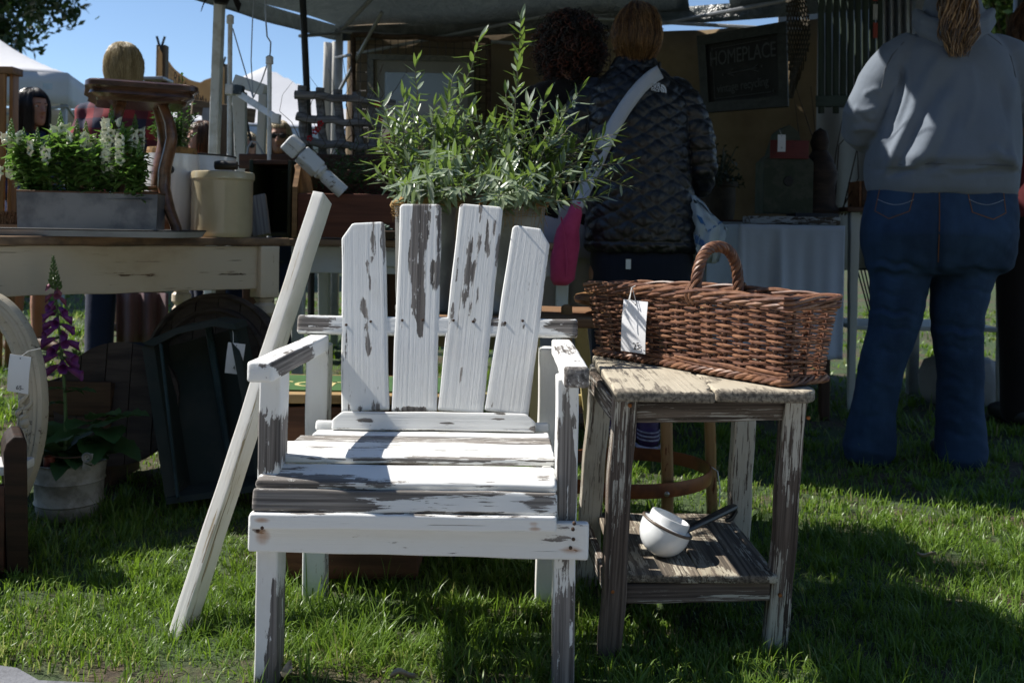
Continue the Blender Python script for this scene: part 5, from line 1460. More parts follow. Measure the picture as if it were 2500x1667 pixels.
# ------------------------------------------------------------------ white metal frames and poles on the left
def pole_group():
    p0 = P(519, 377, 4.6); p1 = P(537, 8, 4.6)
    root = thing('white_pole', 'tall square white metal pole with a black cloth tied at its top', 'pole', (p0.x, 4.6, 0))
    board('shaft', (p0.x-.012, 4.6, -.02), P(537, -10, 4.6), .042, .042, M_whitepaint, root, up=(-.12, -1, 0), r=.003, nx=6, nw=2)
    cl = mat_cloth('black_cloth', (.014, .014, .016), .9, 300)
    v = []; f = []
    c = P(540, 2, 4.58)
    for sx in (-1, 1):
        pts = [c+Vector((sx*.02, 0, .02)), c+Vector((sx*.06, 0, .028)), c+Vector((sx*.075, -.01, -.01)), c+Vector((sx*.088, 0, -.035))]
        mb = MB(); loops = []
        for k, p in enumerate(pts): loops.append([p+Vector((.010*math.sin(a)*.6, .012*math.cos(a)*(1-.15*k), .018*math.sin(a)*(1+.2*(k % 2)))) for a in [2*math.pi*j/8 for j in range(8)]])
        mb.add(*loft(loops)).build('cloth_tail', cl, root)
    MB().lathe([(0, -.03), (.03, -.025), (.04, .0), (.035, .03), (0, .04)], 12).build('cloth_knot', cl, root, Matrix.Translation(c+Vector((0, 0, .01))))
    # pipe stand with wires
    root = thing('pipe_stand', 'white painted pipe stand with cross bar and thin steel wires', 'stand', (P(560, 0, 4.25).x, 4.25, .8))
    a0, a1 = P(562, 400, 4.25), P(562, 48, 4.25)
    MB().tube([a0-Vector((0, 0, .4)), a1], .0105, 10).build('upright', M_whitepaint, root); MB().lathe([(.0105, -.02), (.016, -.018), (.016, .014), (.008, .02), (0, .02)], 12).build('end_cap', M_whitepaint, root, Matrix.Translation(a1))
    b0, b1 = P(661, 400, 4.05), P(658, 146, 4.05)
    MB().tube([b0-Vector((0, 0, .4)), b1], .0095, 10).build('upright', M_whitepaint, root); MB().lathe([(.0105, -.02), (.016, -.018), (.016, .01), (.008, .016), (0, .016)], 12).build('end_cap', M_whitepaint, root, Matrix.Translation(b1))
    c0, c1 = P(572, 221, 4.22), P(672, 287, 4.03)
    board('cross_bar', c0, c1, .028, .024, M_whitepaint, root, up=(0, -1, 0), nx=4)
    board('clamp_block', P(553, 219, 4.2), P(572, 220, 4.2), .045, .045, M_whitepaint, root, up=(0, -1, 0), nx=3)
    board('clamp_block', P(573, 219, 4.19), P(594, 222, 4.19), .04, .045, mat_plain('blue_black_paint', (.03, .05, .07), .5, var=.4, sc=60, c2=(.3, .33, .33), thr=(.55, .7)), root, up=(0, -1, 0), nx=3)
    board('clamp_block', P(664, 290, 4.0), P(684, 292, 4.0), .040, .04, M_whitepaint, root, up=(0, -1, 0), nx=3)
    m = M_alu
    t = P(618, 240, 4.15)
    MB().tube([P(568, 70, 4.24), P(600, 180, 4.2), t], .0028, 5).build('wire', m, root)
    MB().tube([P(623, -60, 4.2), P(616, 60, 4.18), P(613, 150, 4.17), t], .0025, 5).build('wire', m, root)
    MB().tube([P(646, -60, 4.1), P(649, 50, 4.1), P(652, 90, 4.08), P(661, 104, 4.07), P(660, 125, 4.06), P(658, 146, 4.05)], .0032, 6).build('wire', m, root)
    MB().tube([P(655, 150, 4.05), P(640, 195, 4.1), t], .003, 5).build('wire', m, root)
    # thick chippy white wooden frame
    root = thing('old_gate', 'chunky chippy white wooden frame with slanted top beam among the white pipes', 'gate', (P(610, 0, 4.45).x, 4.4, .8))
    mm = mat_peel('chippy_white_frame', (.58, .59, .57), (.16, .14, .11), (.26, .22, .17), thr=.28)
    board('post', P(590, 470, 4.5), P(585, 226, 4.5), .040, .04, mm, root, up=(0, -1, 0), w1=.062, nx=8)
    board('top_beam', P(578, 198, 4.48), P(652, 224, 4.38), .052, .045, mm, root, up=(0, -1, 0), nx=8)
    board('post', P(634, 460, 4.38), P(643, 232, 4.38), .036, .04, mm, root, up=(0, -1, 0), nx=8)
    # curved silver hook
    root = thing('wire_easel', 'small dark metal easel in front of the distant white tent', 'easel', P(597, 330, 4.7))
    for pa, pb in (((592, 255), (584, 345)), ((594, 255), (612, 345)), ((586, 330), (608, 332)), ((600, 250), (598, 340))): MB().tube([P(*pa, 4.7), P(*pb, 4.7)], .006, 5).build('bar', M_black, root)
    o = MB().tube([P(602, 395, 4.1), P(606, 360, 4.1), P(615, 346, 4.1), P(626, 348, 4.1), P(640, 372, 4.1), P(652, 390, 4.1)], .0045, 6).build('silver_hook', M_alu); tag(o, 'thin curved silver metal rod rising behind the dark rack', 'rod')
    # dark leaning pole right of the sky
    a, b = P(759, 440, 5.4), P(741, 40, 5.4)
    o = MB().tube([Vector((a.x, a.y, -.02))+Vector((.02, 0, 0)), a, b, b+(b-a)*.5], .019, 8).build('dark_pole', M_black); tag(o, 'thin dark metal pole standing left of the tent corner', 'pole')
pole_group()
# ================================================================== goods under and before the farm table
def wheels_and_trough():
    ww = mat_wood('dusky_round_wood', (.040, .030, .026), (.075, .058, .048), (2, 30, 30), .7, bd=.003)
    # big round wooden lid / wheel leaning under the table: planks + hoop
    def disc(c, r, t, nrm, label, planks, rim=True):
        root = thing('wooden_disc', label, 'disc', (c.x, c.y, 0))
        Z = Vector(nrm).normalized(); X = Vector((0, 0, 1)).cross(Z).normalized(); Y = Z.cross(X)
        for k in range(planks):
            a = -r+2*r*k/planks; b = -r+2*r*(k+1)/planks-.003; n = 8
            up = []; lo = []
            for i in range(n+1):
                x = a+(b-a)*i/n; h = math.sqrt(max(0, r*r-x*x)); up.append((x, h)); lo.append((x, -h))
            pl = up+lo[::-1]; off = .0015*(k % 2)
            F = [c+X*x+Y*y+Z*(t/2+off) for x, y in pl]; B = [c+X*x+Y*y-Z*t/2 for x, y in pl]; m = len(pl)
            MB().add(F+B, [tuple(range(m-1, -1, -1)), tuple(range(m, 2*m))] + [(i, (i+1) % m, m+(i+1) % m, m+i) for i in range(m)]).build('plank', ww, root, smooth=False)
        if rim:
            for rr in (r*1.0, r*.80):
                MB().tube([c+X*rr*math.cos(a)+Y*rr*math.sin(a)+Z*(t/2+.004) for a in [2*math.pi*k/60 for k in range(61)]], .010, 6, False).build('raised_ring', ww, root)
    p = P(528, 905, 3.24); disc(p, .245, .06, (-.25, -1, .18), 'big dark round wooden wheel leaning under the farm table', 6)
    p = P(285, 960, 2.98); p.z = .2; p = P(290, 985, 3.0); disc(p, .185, .05, (.1, -1, .2), 'smaller dark round wooden disc standing behind the foxglove', 5, False)
    # dark green wooden dough trough standing on end
    m = mat_plain('dark_green_old_paint', (.014, .022, .016), .75, var=.45, sc=7, c2=(.030, .034, .026), bd=.002, bsc=30)
    m2 = mat_plain('worn_teal_edge', (.022, .045, .045), .7, var=.4, sc=12)
    root = thing('wooden_trough', 'dark green wooden trough standing on end against the round wheel', 'trough', G(480, 1215))
    def q(px, py, dd=0): 
        t = (1215-py)/400; return P(px, py, 2.78+.22*t+dd)
    def panel(pts, t, name, mat, nrm=Vector((0, 1, 0))):
        F = [Vector(a) for a in pts]; B = [a+nrm*t for a in F]; k = len(F)
        MB().add(F+B, [tuple(range(k)), tuple(range(2*k-1, k-1, -1))] + [(i, k+i, k+(i+1) % k, (i+1) % k) for i in range(k)]).build(name, mat, root, smooth=False, bevel=.002)
    panel([q(392, 850, .10), q(580, 800, .10), q(640, 1190, .10), q(440, 1212, .10)], .014, 'trough_bottom', m)
    panel([q(346, 846, -.04), q(374, 832, -.03), q(432, 1214, -.02), q(404, 1226, -.03)], .12, 'trough_side', m)
    panel([q(556, 792, -.04), q(574, 800, -.03), q(652, 1185, -.02), q(630, 1195, -.03)], .12, 'trough_side', m)
    panel([q(346, 838, -.05), q(430, 800, -.05), q(520, 782, -.05), q(572, 790, -.05), q(578, 806, -.05), q(520, 797, -.05), q(435, 815, -.05), q(374, 846, -.05)], .13, 'trough_end', m)
    panel([q(404, 1216, -.04), q(650, 1180, -.04), q(652, 1196, -.04), q(406, 1232, -.04)], .13, 'trough_end', m)
    MB().tube([q(510, 800, .05), q(526, 900, .06), q(548, 1040, .07), q(572, 1188, .08)], [.012, .012, .011, .010], 8).build('centre_rod', m2, root)
    a, b = q(392, 840, -.052), q(434, 1214, -.052); MB().tube([a, b], .005, 5).build('worn_edge', m2, root)
    # tag hung on the wheel
    t = P(574, 875, 2.95)
    price_tag(t, (1, 0, -.1), (-.15, 0, 1), .052, .092, '45', .017, 'white price tag hanging on the wheel beside the dark trough', [[t+Vector((-.006, 0, .042)), t+Vector((-.010, .01, .075)), t+Vector((-.03, .05, .10))]], (.1, -.3), .25)
    # dusky cloth behind the table, pinkish
    cm = mat_cloth('dusky_pink_cloth', (.085, .05, .055), .9, 300)
    v, f = grid_sheet(lambda u, w: P(285+125*u, 715+120*w, 4.0+.03*math.sin(u*17)), 24, 4); tag(thick('hanging_cloth', v, f, .004, cm), 'dusky pink cloth hanging behind the farm table', 'cloth')
wheels_and_trough()

def oval_frame():
    m = mat_peel('aged_ivory_plaster', (.43, .38, .29), (.14, .11, .08), (.24, .20, .145), thr=.24, big=(9, 9, 9), mid=(30, 60, 60), fine=(60, 90, 90), stain=(.20, .16, .10), stain_amt=.8)
    c = P(-82, 1024, 2.52); rx, rz = .204, .333
    root = thing('oval_mirror_frame', 'aged ivory oval frame with carved leaf ornament standing at the left edge', 'frame', (c.x, c.y, 0))
    prof = [(0, 0), (.006, .012), (.016, .015), (.018, .011), (.027, .016), (.029, .012), (.037, .014), (.040, .009), (.060, .006), (.066, .010), (.072, .004), (.072, -.012), (0, -.012)]
    v = []; f = []; n = 96; k = len(prof)
    for i in range(n):
        a = 2*math.pi*i/n; dr = Vector((math.cos(a), 0, math.sin(a)))
        for (r_, h) in prof: v.append(c + Vector((math.cos(a)*(rx-r_), -h+.10*math.sin(a)*.4, math.sin(a)*(rz-r_))))
    for i in range(n):
        for j in range(k): f.append((i*k+j, i*k+(j+1) % k, ((i+1) % n)*k+(j+1) % k, ((i+1) % n)*k+j))
    MB().add(v, f).build('moulding', m, root)
    # carved ornaments: scrolls and a shell at the right side
    for ca in (R(-1), R(181), R(90), R(270)):
        mb = MB()
        def on(a, r_, h): return c + Vector((math.cos(a)*(rx-r_), -h+.04*math.sin(a), math.sin(a)*(rz-r_)))
        for sg in (-1, 1):
            for s0, ln, r0 in ((.02, .09, .046), (.05, .15, .058), (.03, .20, .038), (.14, .26, .050)):
                pts = []
                for j in range(12):
                    t = j/11; a = ca+sg*(s0+(ln-s0)*t); pts.append(on(a, r0+.010*math.sin(t*4.4), .009+.004*math.sin(t*3.1)))
                mb.tube(pts, [.0085*(1-.55*abs(2*j/11-1)) for j in range(12)], 6)
            q = on(ca+sg*.27, .05, .012); mb.lathe([(0, .006), (.006, .003), (.007, -.004)], 10, axes(q, q+Vector((1, 0, 0)), (0, -1, 0)))
        q = on(ca, .048, .012); mb.lathe([(0, .009), (.008, .007), (.014, 0), (.015, -.004)], 16, axes(q, q+Vector((1, 0, 0)), (0, -1, 0)))
        mb.build('carved_ornament', m, root)
    t = P(47, 913, 2.44)
    price_tag(t, (1, -.1, -.12), (.16, -.1, 1), .056, .094, '65-', .015, 'white price tag marked 65 tied to the ivory oval frame', [[t+Vector((.004, -.002, .044)), t+Vector((.012, .02, .055)), t+Vector((.028, .05, .058))], [t+Vector((-.03, .04, .016)), t+Vector((-.07, .06, .0))]], (.12, -.36), .15)
oval_frame()
def dark_bench():
    m = mat_wood('very_dark_oak', (.014, .007, .004), (.030, .014, .008), (2, 40, 40), .55, .2); rd = mat_wood('dark_red_panel', (.035, .012, .008), (.065, .022, .014), (2, 30, 30), .5)
    root = thing('dark_box_seat', 'dark brown wooden box seat with rounded side at the left edge', 'box seat', G(20, 1385))
    d = 2.22
    pts = [(-6+50, 1400), (18, 1400), (8, 1105), (16, 1082), (34, 1066), (56, 1066), (66, 1080), (70, 1400)]
    F = [P(a, b, d) for a, b in pts]; B = [p+Vector((-.069, .12, 0)) for p in F]; k = len(F)
    MB().add(F+B, [tuple(range(k-1, -1, -1)), tuple(range(k, 2*k))] + [(i, (i+1) % k, k+(i+1) % k, k+i) for i in range(k)]).build('side_panel', m, root, smooth=False, bevel=.004)
    a = P(14, 1290, d+.012); board('front_panel', (a.x-.42, d+.012, a.z), (a.x+.001, d+.012, a.z), .20, .018, rd, root, up=(0, -1, 0))
    a = P(8, 1188, d-.01); board('seat_edge', (a.x-.52, d+.13, a.z), (a.x-.10, d+.13, a.z), .22, .022, m, root)
    a = P(6, 1178, d-.03); o = MB().box((a.x-.06, d+.06, a.z+.015), (.13, .10, .022)).build('white_cloth_stack', mat_cloth('folded_white_cloth', (.6, .6, .6)), bevel=.006); tag(o, 'small folded white cloth lying on the dark box seat', 'cloth')
    # brown crate behind the bucket
    b = mat_wood('old_brown_crate', (.05, .028, .016), (.095, .055, .03), (3, 30, 30), .7)
    root = thing('brown_crate', 'dark brown wooden crate standing behind the foxglove bucket', 'crate', G(215, 1180))
    x0, x1 = P(112, 0, 2.95).x, P(286, 0, 2.95).x; z1 = P(200, 930, 2.95).z
    for k in range(3): board('side_board', (x0, 2.96, z1/6+z1/3*k), (x1, 2.96, z1/6+z1/3*k), z1/3-.005, .014, b, root, up=(0, -1, 0))
    for x in (x0+.008, x1-.008): board('end_board', (x, 2.97, z1/2-.005), (x, 3.2, z1/2-.005), z1*.97, .014, b, root, up=(1, 0, 0))
    rdm = mat_plain('red_clay', (.16, .035, .02), .6); p = P(177, 1112, 2.8); o = MB().lathe([(0, 0), (.015, 0), (.015, .05), (0, .055)], 12).build('red_bottle', rdm, None, Matrix.Translation((p.x, 2.66, p.z-.02)))
    tag(o, 'small red bottle neck peeking out behind the old zinc bucket rim', 'bottle')
dark_bench()

def foxglove():
    c = G(168, 1272); c = Vector((c.x*(c.y+.09)/c.y, c.y+.09, 0)); r0, r1, h = .082, .098, .150
    bk = thing('zinc_bucket', 'old pale galvanised bucket holding the purple foxglove', 'bucket', c)
    M = Matrix.Translation((c.x, c.y, -.008))
    MB().lathe([(0, 0), (r0, 0), (r0+.002, .004), (r0+.004, .035), (r0+.009, .040), (r0+.006, .046), (r0+.008, .095), (r0+.012, .100), (r0+.009, .106), (r1-.002, h-.004), (r1+.003, h), (r1, h+.003), (r1-.004, h), (r1-.008, h-.03), (r0-.004, .01), (0, .01)], 60).build('body', M_galv_pale, bk, M)
    MB().lathe([(0, h-.02), (r1-.005, h-.02)], 30).build('soil', mat_plain('bucket_soil', (.03, .02, .015), .95, bd=.004), bk, M)
    e = P(216, 1122, c.y-.085)
    board('ear_plate', e+Vector((-.004, -.004, -.028)), e+Vector((.002, -.005, .018)), .022, .004, M_galv_pale, bk, up=(.3, -1, 0), r=.001, nx=4)
    MB().tube([e+Vector((.011*math.cos(a), -.010, .011*math.sin(a)+.008)) for a in [2*math.pi*k/16 for k in range(17)]], .0035, 6, False).build('ear_loop', M_galv_pale, bk)
    MB().tube([e+Vector((0, -.006, .01)), P(160, 1118, c.y-.09), P(110, 1112, c.y-.05)], .002, 5).build('bail_handle', mat_plain('rust_wire', (.10, .05, .03), .7), bk)
    seam = P(212, 1150, c.y-.10)
    # the plant
    stem = mat_leaf('foxglove_stem', (.06, .12, .03), (.06, .11, .03), .5, .1)
    leaf = mat_leaf('foxglove_leaf', (.050, .115, .032), (.07, .12, .05), .45, .25, .5)
    bell = mat_plain('purple_bell', (.14, .022, .13), .5, var=.3, sc=40, c2=(.19, .04, .16))
    bud = mat_leaf('pale_bud', (.09, .15, .04), (.09, .13, .04), .5, .2); pbud = mat_plain('pink_bud', (.22, .06, .10), .5, var=.3, sc=40)
    root = thing('foxglove', 'tall purple foxglove in bloom growing in the old zinc bucket', 'flower', (c.x, c.y, h-.02))
    b0 = Vector((c.x-.012, c.y, h-.03)); tip = P(136, 624, c.y-.02)
    def on(t): return b0.lerp(tip, t) + Vector((.006*math.sin(t*5), .004*math.sin(t*4), 0))
    MB().tube([on(t/12) for t in range(13)], [.0060-.0040*t/12 for t in range(13)], 8).build('stem', stem, root)
    zt, zb = tip.z, b0.z
    nb = 26
    for k in range(nb):
        t = .475+.395*k/(nb-1); q = on(t); a = k*2.4+.4; sz = (1-(k/(nb-1))**1.6*.62)
        if k > nb-6: sz *= .8
        d = Vector((math.cos(a), math.sin(a)*.8-.25, -.12-.25*random.random())).normalized(); sd = d.cross(Vector((0, 0, 1))).normalized(); up = sd.cross(d)
        v = []; f = []; n = 12; L = .046*sz
        pr = [(-.002, .0026), (.25, .0055), (.55, .0095), (.85, .0105), (1.0, .0140), (.97, .0142), (.9, .0098), (.5, .0085), (.2, .004)]
        for (l, r_) in pr:
            for j in range(n):
                th = 2*math.pi*j/n; rf = 1+(.10*math.sin(th*5) if l > .95 else 0)
                v.append(q+d*(.006+L*l+(.006*max(0, -math.sin(th)) if l > .9 else 0)) + (sd*math.cos(th)+up*math.sin(th))*r_*rf*(.4+.6*sz) - Vector((0, 0, .010*l*l)))
        for i in range(len(pr)-1):
            for j in range(n): f.append((i*n+j, i*n+(j+1) % n, (i+1)*n+(j+1) % n, (i+1)*n+j))
        MB().add(v, f).build('bell', bell if k < nb-5 else pbud, root)
        MB().lathe([(0, 0), (.006*sz, .004), (.003, .012)], 6, Matrix.Translation(q+d*.002) @ d.to_track_quat('Z', 'Y').to_matrix().to_4x4()).build('calyx', bud, root)
    mb = MB()
    for k in range(60):
        t = .85+.15*k/59; q = on(t); a = k*2.4; s = .0085*(1-(k/60)*.75); rr = .012*(1-k/60)+.002
        mb.lathe([(0, -s), (s*.55, -s*.4), (s*.5, s*.4), (0, s*1.2)], 6, Matrix.Translation(q+Vector((math.cos(a)*rr, math.sin(a)*rr, 0))) @ Quaternion(Vector((-math.sin(a), math.cos(a), 0)), .7).to_matrix().to_4x4())
    mb.build('bud_spike', bud, root)
    def big_leaf(base, d, L, w, droop, mat=leaf):
        d = Vector(d).normalized(); sd = d.cross(Vector((0, 0, 1))).normalized(); v = []; f = []; n = 9
        for i in range(n):
            t = i/(n-1); ww = w*math.sin(math.pi*(t*.93+.07))**.75*(1-.25*t); c_ = base+d*L*t + Vector((0, 0, -droop*t*t))
            for s in (-1, -.5, 0, .5, 1): v.append(c_+sd*ww*s + Vector((0, 0, .25*ww*abs(s)+.10*ww*math.sin(t*22+s*3))))
        for i in range(n-1):
            for s in range(4): f.append((i*5+s, i*5+s+1, (i+1)*5+s+1, (i+1)*5+s))
        link('leaf', None, None, root, world_of(root)) if False else MB().add(v, f).build('leaf', mat, root, auto=False)
    random.seed(21)
    for (px, py, dx, dz, L, w) in ((150, 950, -1, .3, .075, .016), (165, 950, 1, .3, .06, .014), (150, 985, -.6, .1, .08, .022), (185, 960, .8, .3, .11, .026)):
        p = P(px, py, c.y); big_leaf(on(max(0, min(1, (p.z-zb)/(zt-zb)))), (dx, random.uniform(-.5, .1), dz), L, w, .03)
    for k in range(17):
        a = k*2.4+.3; el = random.uniform(.25, .9); L = random.uniform(.13, .22)
        big_leaf(b0+Vector((random.uniform(-.02, .02), random.uniform(-.02, .02), .01+.012*(k % 5))), (math.cos(a)*1.15, math.sin(a), el), L, random.uniform(.034, .052), random.uniform(.02, .09))
    for (px, py, d_) in ((205, 1030, (-.1, -.9, .25)), (265, 1050, (.5, -.8, .1)), (170, 1060, (-.6, -.8, .0)), (250, 1010, (.7, -.5, .4)), (310, 1010, (1, -.2, .4)), (230, 1085, (.4, -.9, -.1)), (290, 1085, (.9, -.4, -.1))):
        big_leaf(P(px, py, c.y-.03)-Vector(d_)*.06, d_, .14, .05, .03)
foxglove()

# ================================================================== behind the chair: crate with green lid, yellow stool, zinc tubs, olive trees
def crate_and_stool():
    b = mat_wood('dark_red_crate', (.060, .026, .014), (.115, .05, .026), (2, 30, 30), .6)
    tan = mat_wood('tan_lid_edge', (.22, .14, .06), (.34, .23, .11), (3, 40, 40), .6)
    gr = mat_plain('green_lid', (.055, .125, .04), .55, var=.2, sc=14)
    ye = mat_plain('cream_letters', (.52, .45, .20), .6, var=.2, sc=40)
    x0, x1 = -.535, -.20; y0, y1 = 2.225, 2.50; z = P(780, 960, 2.22).z
    root = thing('lettered_crate', 'wooden crate with a green lettered lid standing behind the slat chair', 'crate', ((x0+x1)/2, (y0+y1)/2, 0))
    for k in range(3):
        zz = (z-.03)*(k+.5)/3; board('side_board', (x0, y0+.008, zz), (x1, y0+.008, zz), (z-.03)/3-.004, .014, b, root, up=(0, -1, 0))
        board('side_board', (x0, y1-.008, zz), (x1, y1-.008, zz), (z-.03)/3-.004, .014, b, root, up=(0, 1, 0))
    for x in (x0+.008, x1-.008): board('end_board', (x, y0+.018, (z-.03)/2), (x, y1-.018, (z-.03)/2), z-.035, .014, b, root, up=(1, 0, 0))
    board('lid_frame', (x0-.05, (y0+y1)/2, z-.012), (x1+.14, (y0+y1)/2, z-.012), y1-y0+.02, .022, tan, root, nx=12)
    v = [(x0-.04, y0+.022, z+.001), (x1+.13, y0+.022, z+.001), (x1+.13, y1-.03, z+.001), (x0-.04, y1-.03, z+.001)]
    MB().box(((x0+x1)/2+.045, (y0+y1)/2-.004, z+.0015), (x1-x0+.17, y1-y0-.052, .003)).build('green_panel', gr, root, smooth=False)
    for (bx, s, px) in (('S', .11, 690), ('OI', .10, 770), ('T.', .10, 815)):
        M = Matrix.Translation((P(px, 940, 2.33).x, y0+.10, z+.0034)); link('painted_letter', text_mesh(bx, s, .0003), ye, root, M)
    # brown bench / low box under, seen below the seat
    yw = mat_peel('yellow_cream_paint', (.50, .42, .20), (.10, .055, .03), (.17, .09, .05), thr=.32, stain=(.3, .18, .06), stain_amt=.6)
    root = thing('yellow_stool', 'worn yellow cream painted stool carrying the zinc tubs behind the chair', 'stool', (-.02, 2.72, 0))
    zt = P(1100, 770, 2.55).z
    board('seat_top', (-.27, 2.72, zt-.012), (.235, 2.72, zt-.012), .40, .024, mat_wood('brown_stool_top', (.14, .075, .04), (.24, .14, .075), (2, 30, 30), .6), root)
    lg = [((1322, 850, 2.56), (1336, 1035, 2.52)), ((1190, 850, 2.62), (1160, 1420, 2.62))]
    for xt, xb, yy in ((.055, .098, 2.56), (-.23, -.14, 2.58), (.20, .28, 2.88), (-.23, -.27, 2.88)):
        board('leg', (xb, yy-.03 if yy < 2.7 else yy+.03, -.02), (xt, yy, zt-.026), .040, .026, yw, root, up=(0, -1, 0), nx=30)
    board('stretcher', (-.17, 2.556, .24), (.08, 2.556, .24), .035, .018, yw, root, up=(0, -1, 0))
    board('stretcher', (-.2, 2.9, .3), (.22, 2.9, .3), .035, .018, yw, root, up=(0, 1, 0))
    return zt
ZST = crate_and_stool()

def zinc_tubs():
    tm = mat_plain('grey_zinc_tub', (.25, .25, .235), .5, .35, var=.35, sc=10, c2=(.17, .17, .165), bd=.0015, bsc=60)
    bl = mat_plain('burlap', (.34, .215, .085), .95, var=.35, sc=50, c2=(.25, .15, .055), bd=.006, bsc=230)
    out = []
    for i, (px, wpx, lab) in enumerate(((1048, 150, 'left'), (1262, 158, 'right'))):
        c = P(px, 0, 2.66); c.z = ZST; r = wpx*2.66/FPX/2; h = P(px, 505, 2.6).z-ZST
        root = thing('zinc_tub', 'grey zinc tub with burlap at its rim, '+('behind the middle of the chair back' if i == 0 else 'behind the right end of the chair back'), 'tub', c, 0, 'zinc tubs of olive on the yellow stool')
        M = Matrix.Translation((c.x, c.y, ZST+.001))
        MB().lathe([(0, 0), (r*.9, 0), (r*.93, .004), (r*.93, .014), (r*.90, .018), (r*.93, .06), (r*.98, h-.02), (r, h-.008), (r*1.02, h), (r*.97, h), (r*.93, h-.03), (r*.85, .01), (0, .01)], 48).build('body', tm, root, M)
        # burlap collar: lumpy rolled cloth
        n = 60; v = []; f = []; k = 10
        for a_ in range(n):
            a = 2*math.pi*a_/n; lump = 1+.35*math.sin(a*3+i)+.25*math.sin(a*7+2*i)
            cc = Vector((c.x+math.cos(a)*(r*.90+.004*math.sin(a*5)), c.y+math.sin(a)*r*.90, ZST+h+.010+.008*math.sin(a*4+i)))
            for j in range(k):
                b = 2*math.pi*j/k; rr = .014*lump*(1+.1*math.sin(b*3+a*9)); v.append(cc+Vector((math.cos(a), math.sin(a), 0))*rr*math.cos(b)*1.1+Vector((0, 0, rr*math.sin(b))))
        for a_ in range(n):
            for j in range(k): f.append((a_*k+j, ((a_+1) % n)*k+j, ((a_+1) % n)*k+(j+1) % k, a_*k+(j+1) % k))
        MB().add(v, f).build('burlap_collar', bl, root, auto=False)
        # loose weave and threads hanging over the rim
        mb = MB()
        a0, a1 = (R(195), R(300)) if i == 0 else (R(205), R(330))
        for j in range(34):
            a = a0+(a1-a0)*j/33; p = Vector((c.x+math.cos(a)*(r+.008), c.y+math.sin(a)*(r+.008), ZST+h+.012)); ln = random.uniform(.02, .055) + (.035 if i else 0)*random.random()
            mb.tube([p, p+Vector((random.uniform(-.004, .004), -.004, -ln*.5)), p+Vector((random.uniform(-.012, .012), -.004, -ln))], .0007, 3)
        for s in range(6):
            zz = ZST+h+.010-.007*s
            mb.tube([Vector((c.x+math.cos(a0+(a1-a0)*j/16)*(r+.009), c.y+math.sin(a0+(a1-a0)*j/16)*(r+.009), zz+.002*math.sin(j*2+s))) for j in range(17)], .0007, 3)
        mb.build('burlap_threads', bl, root)
        out.append((c, r, h))
    return out
TUBS = zinc_tubs()

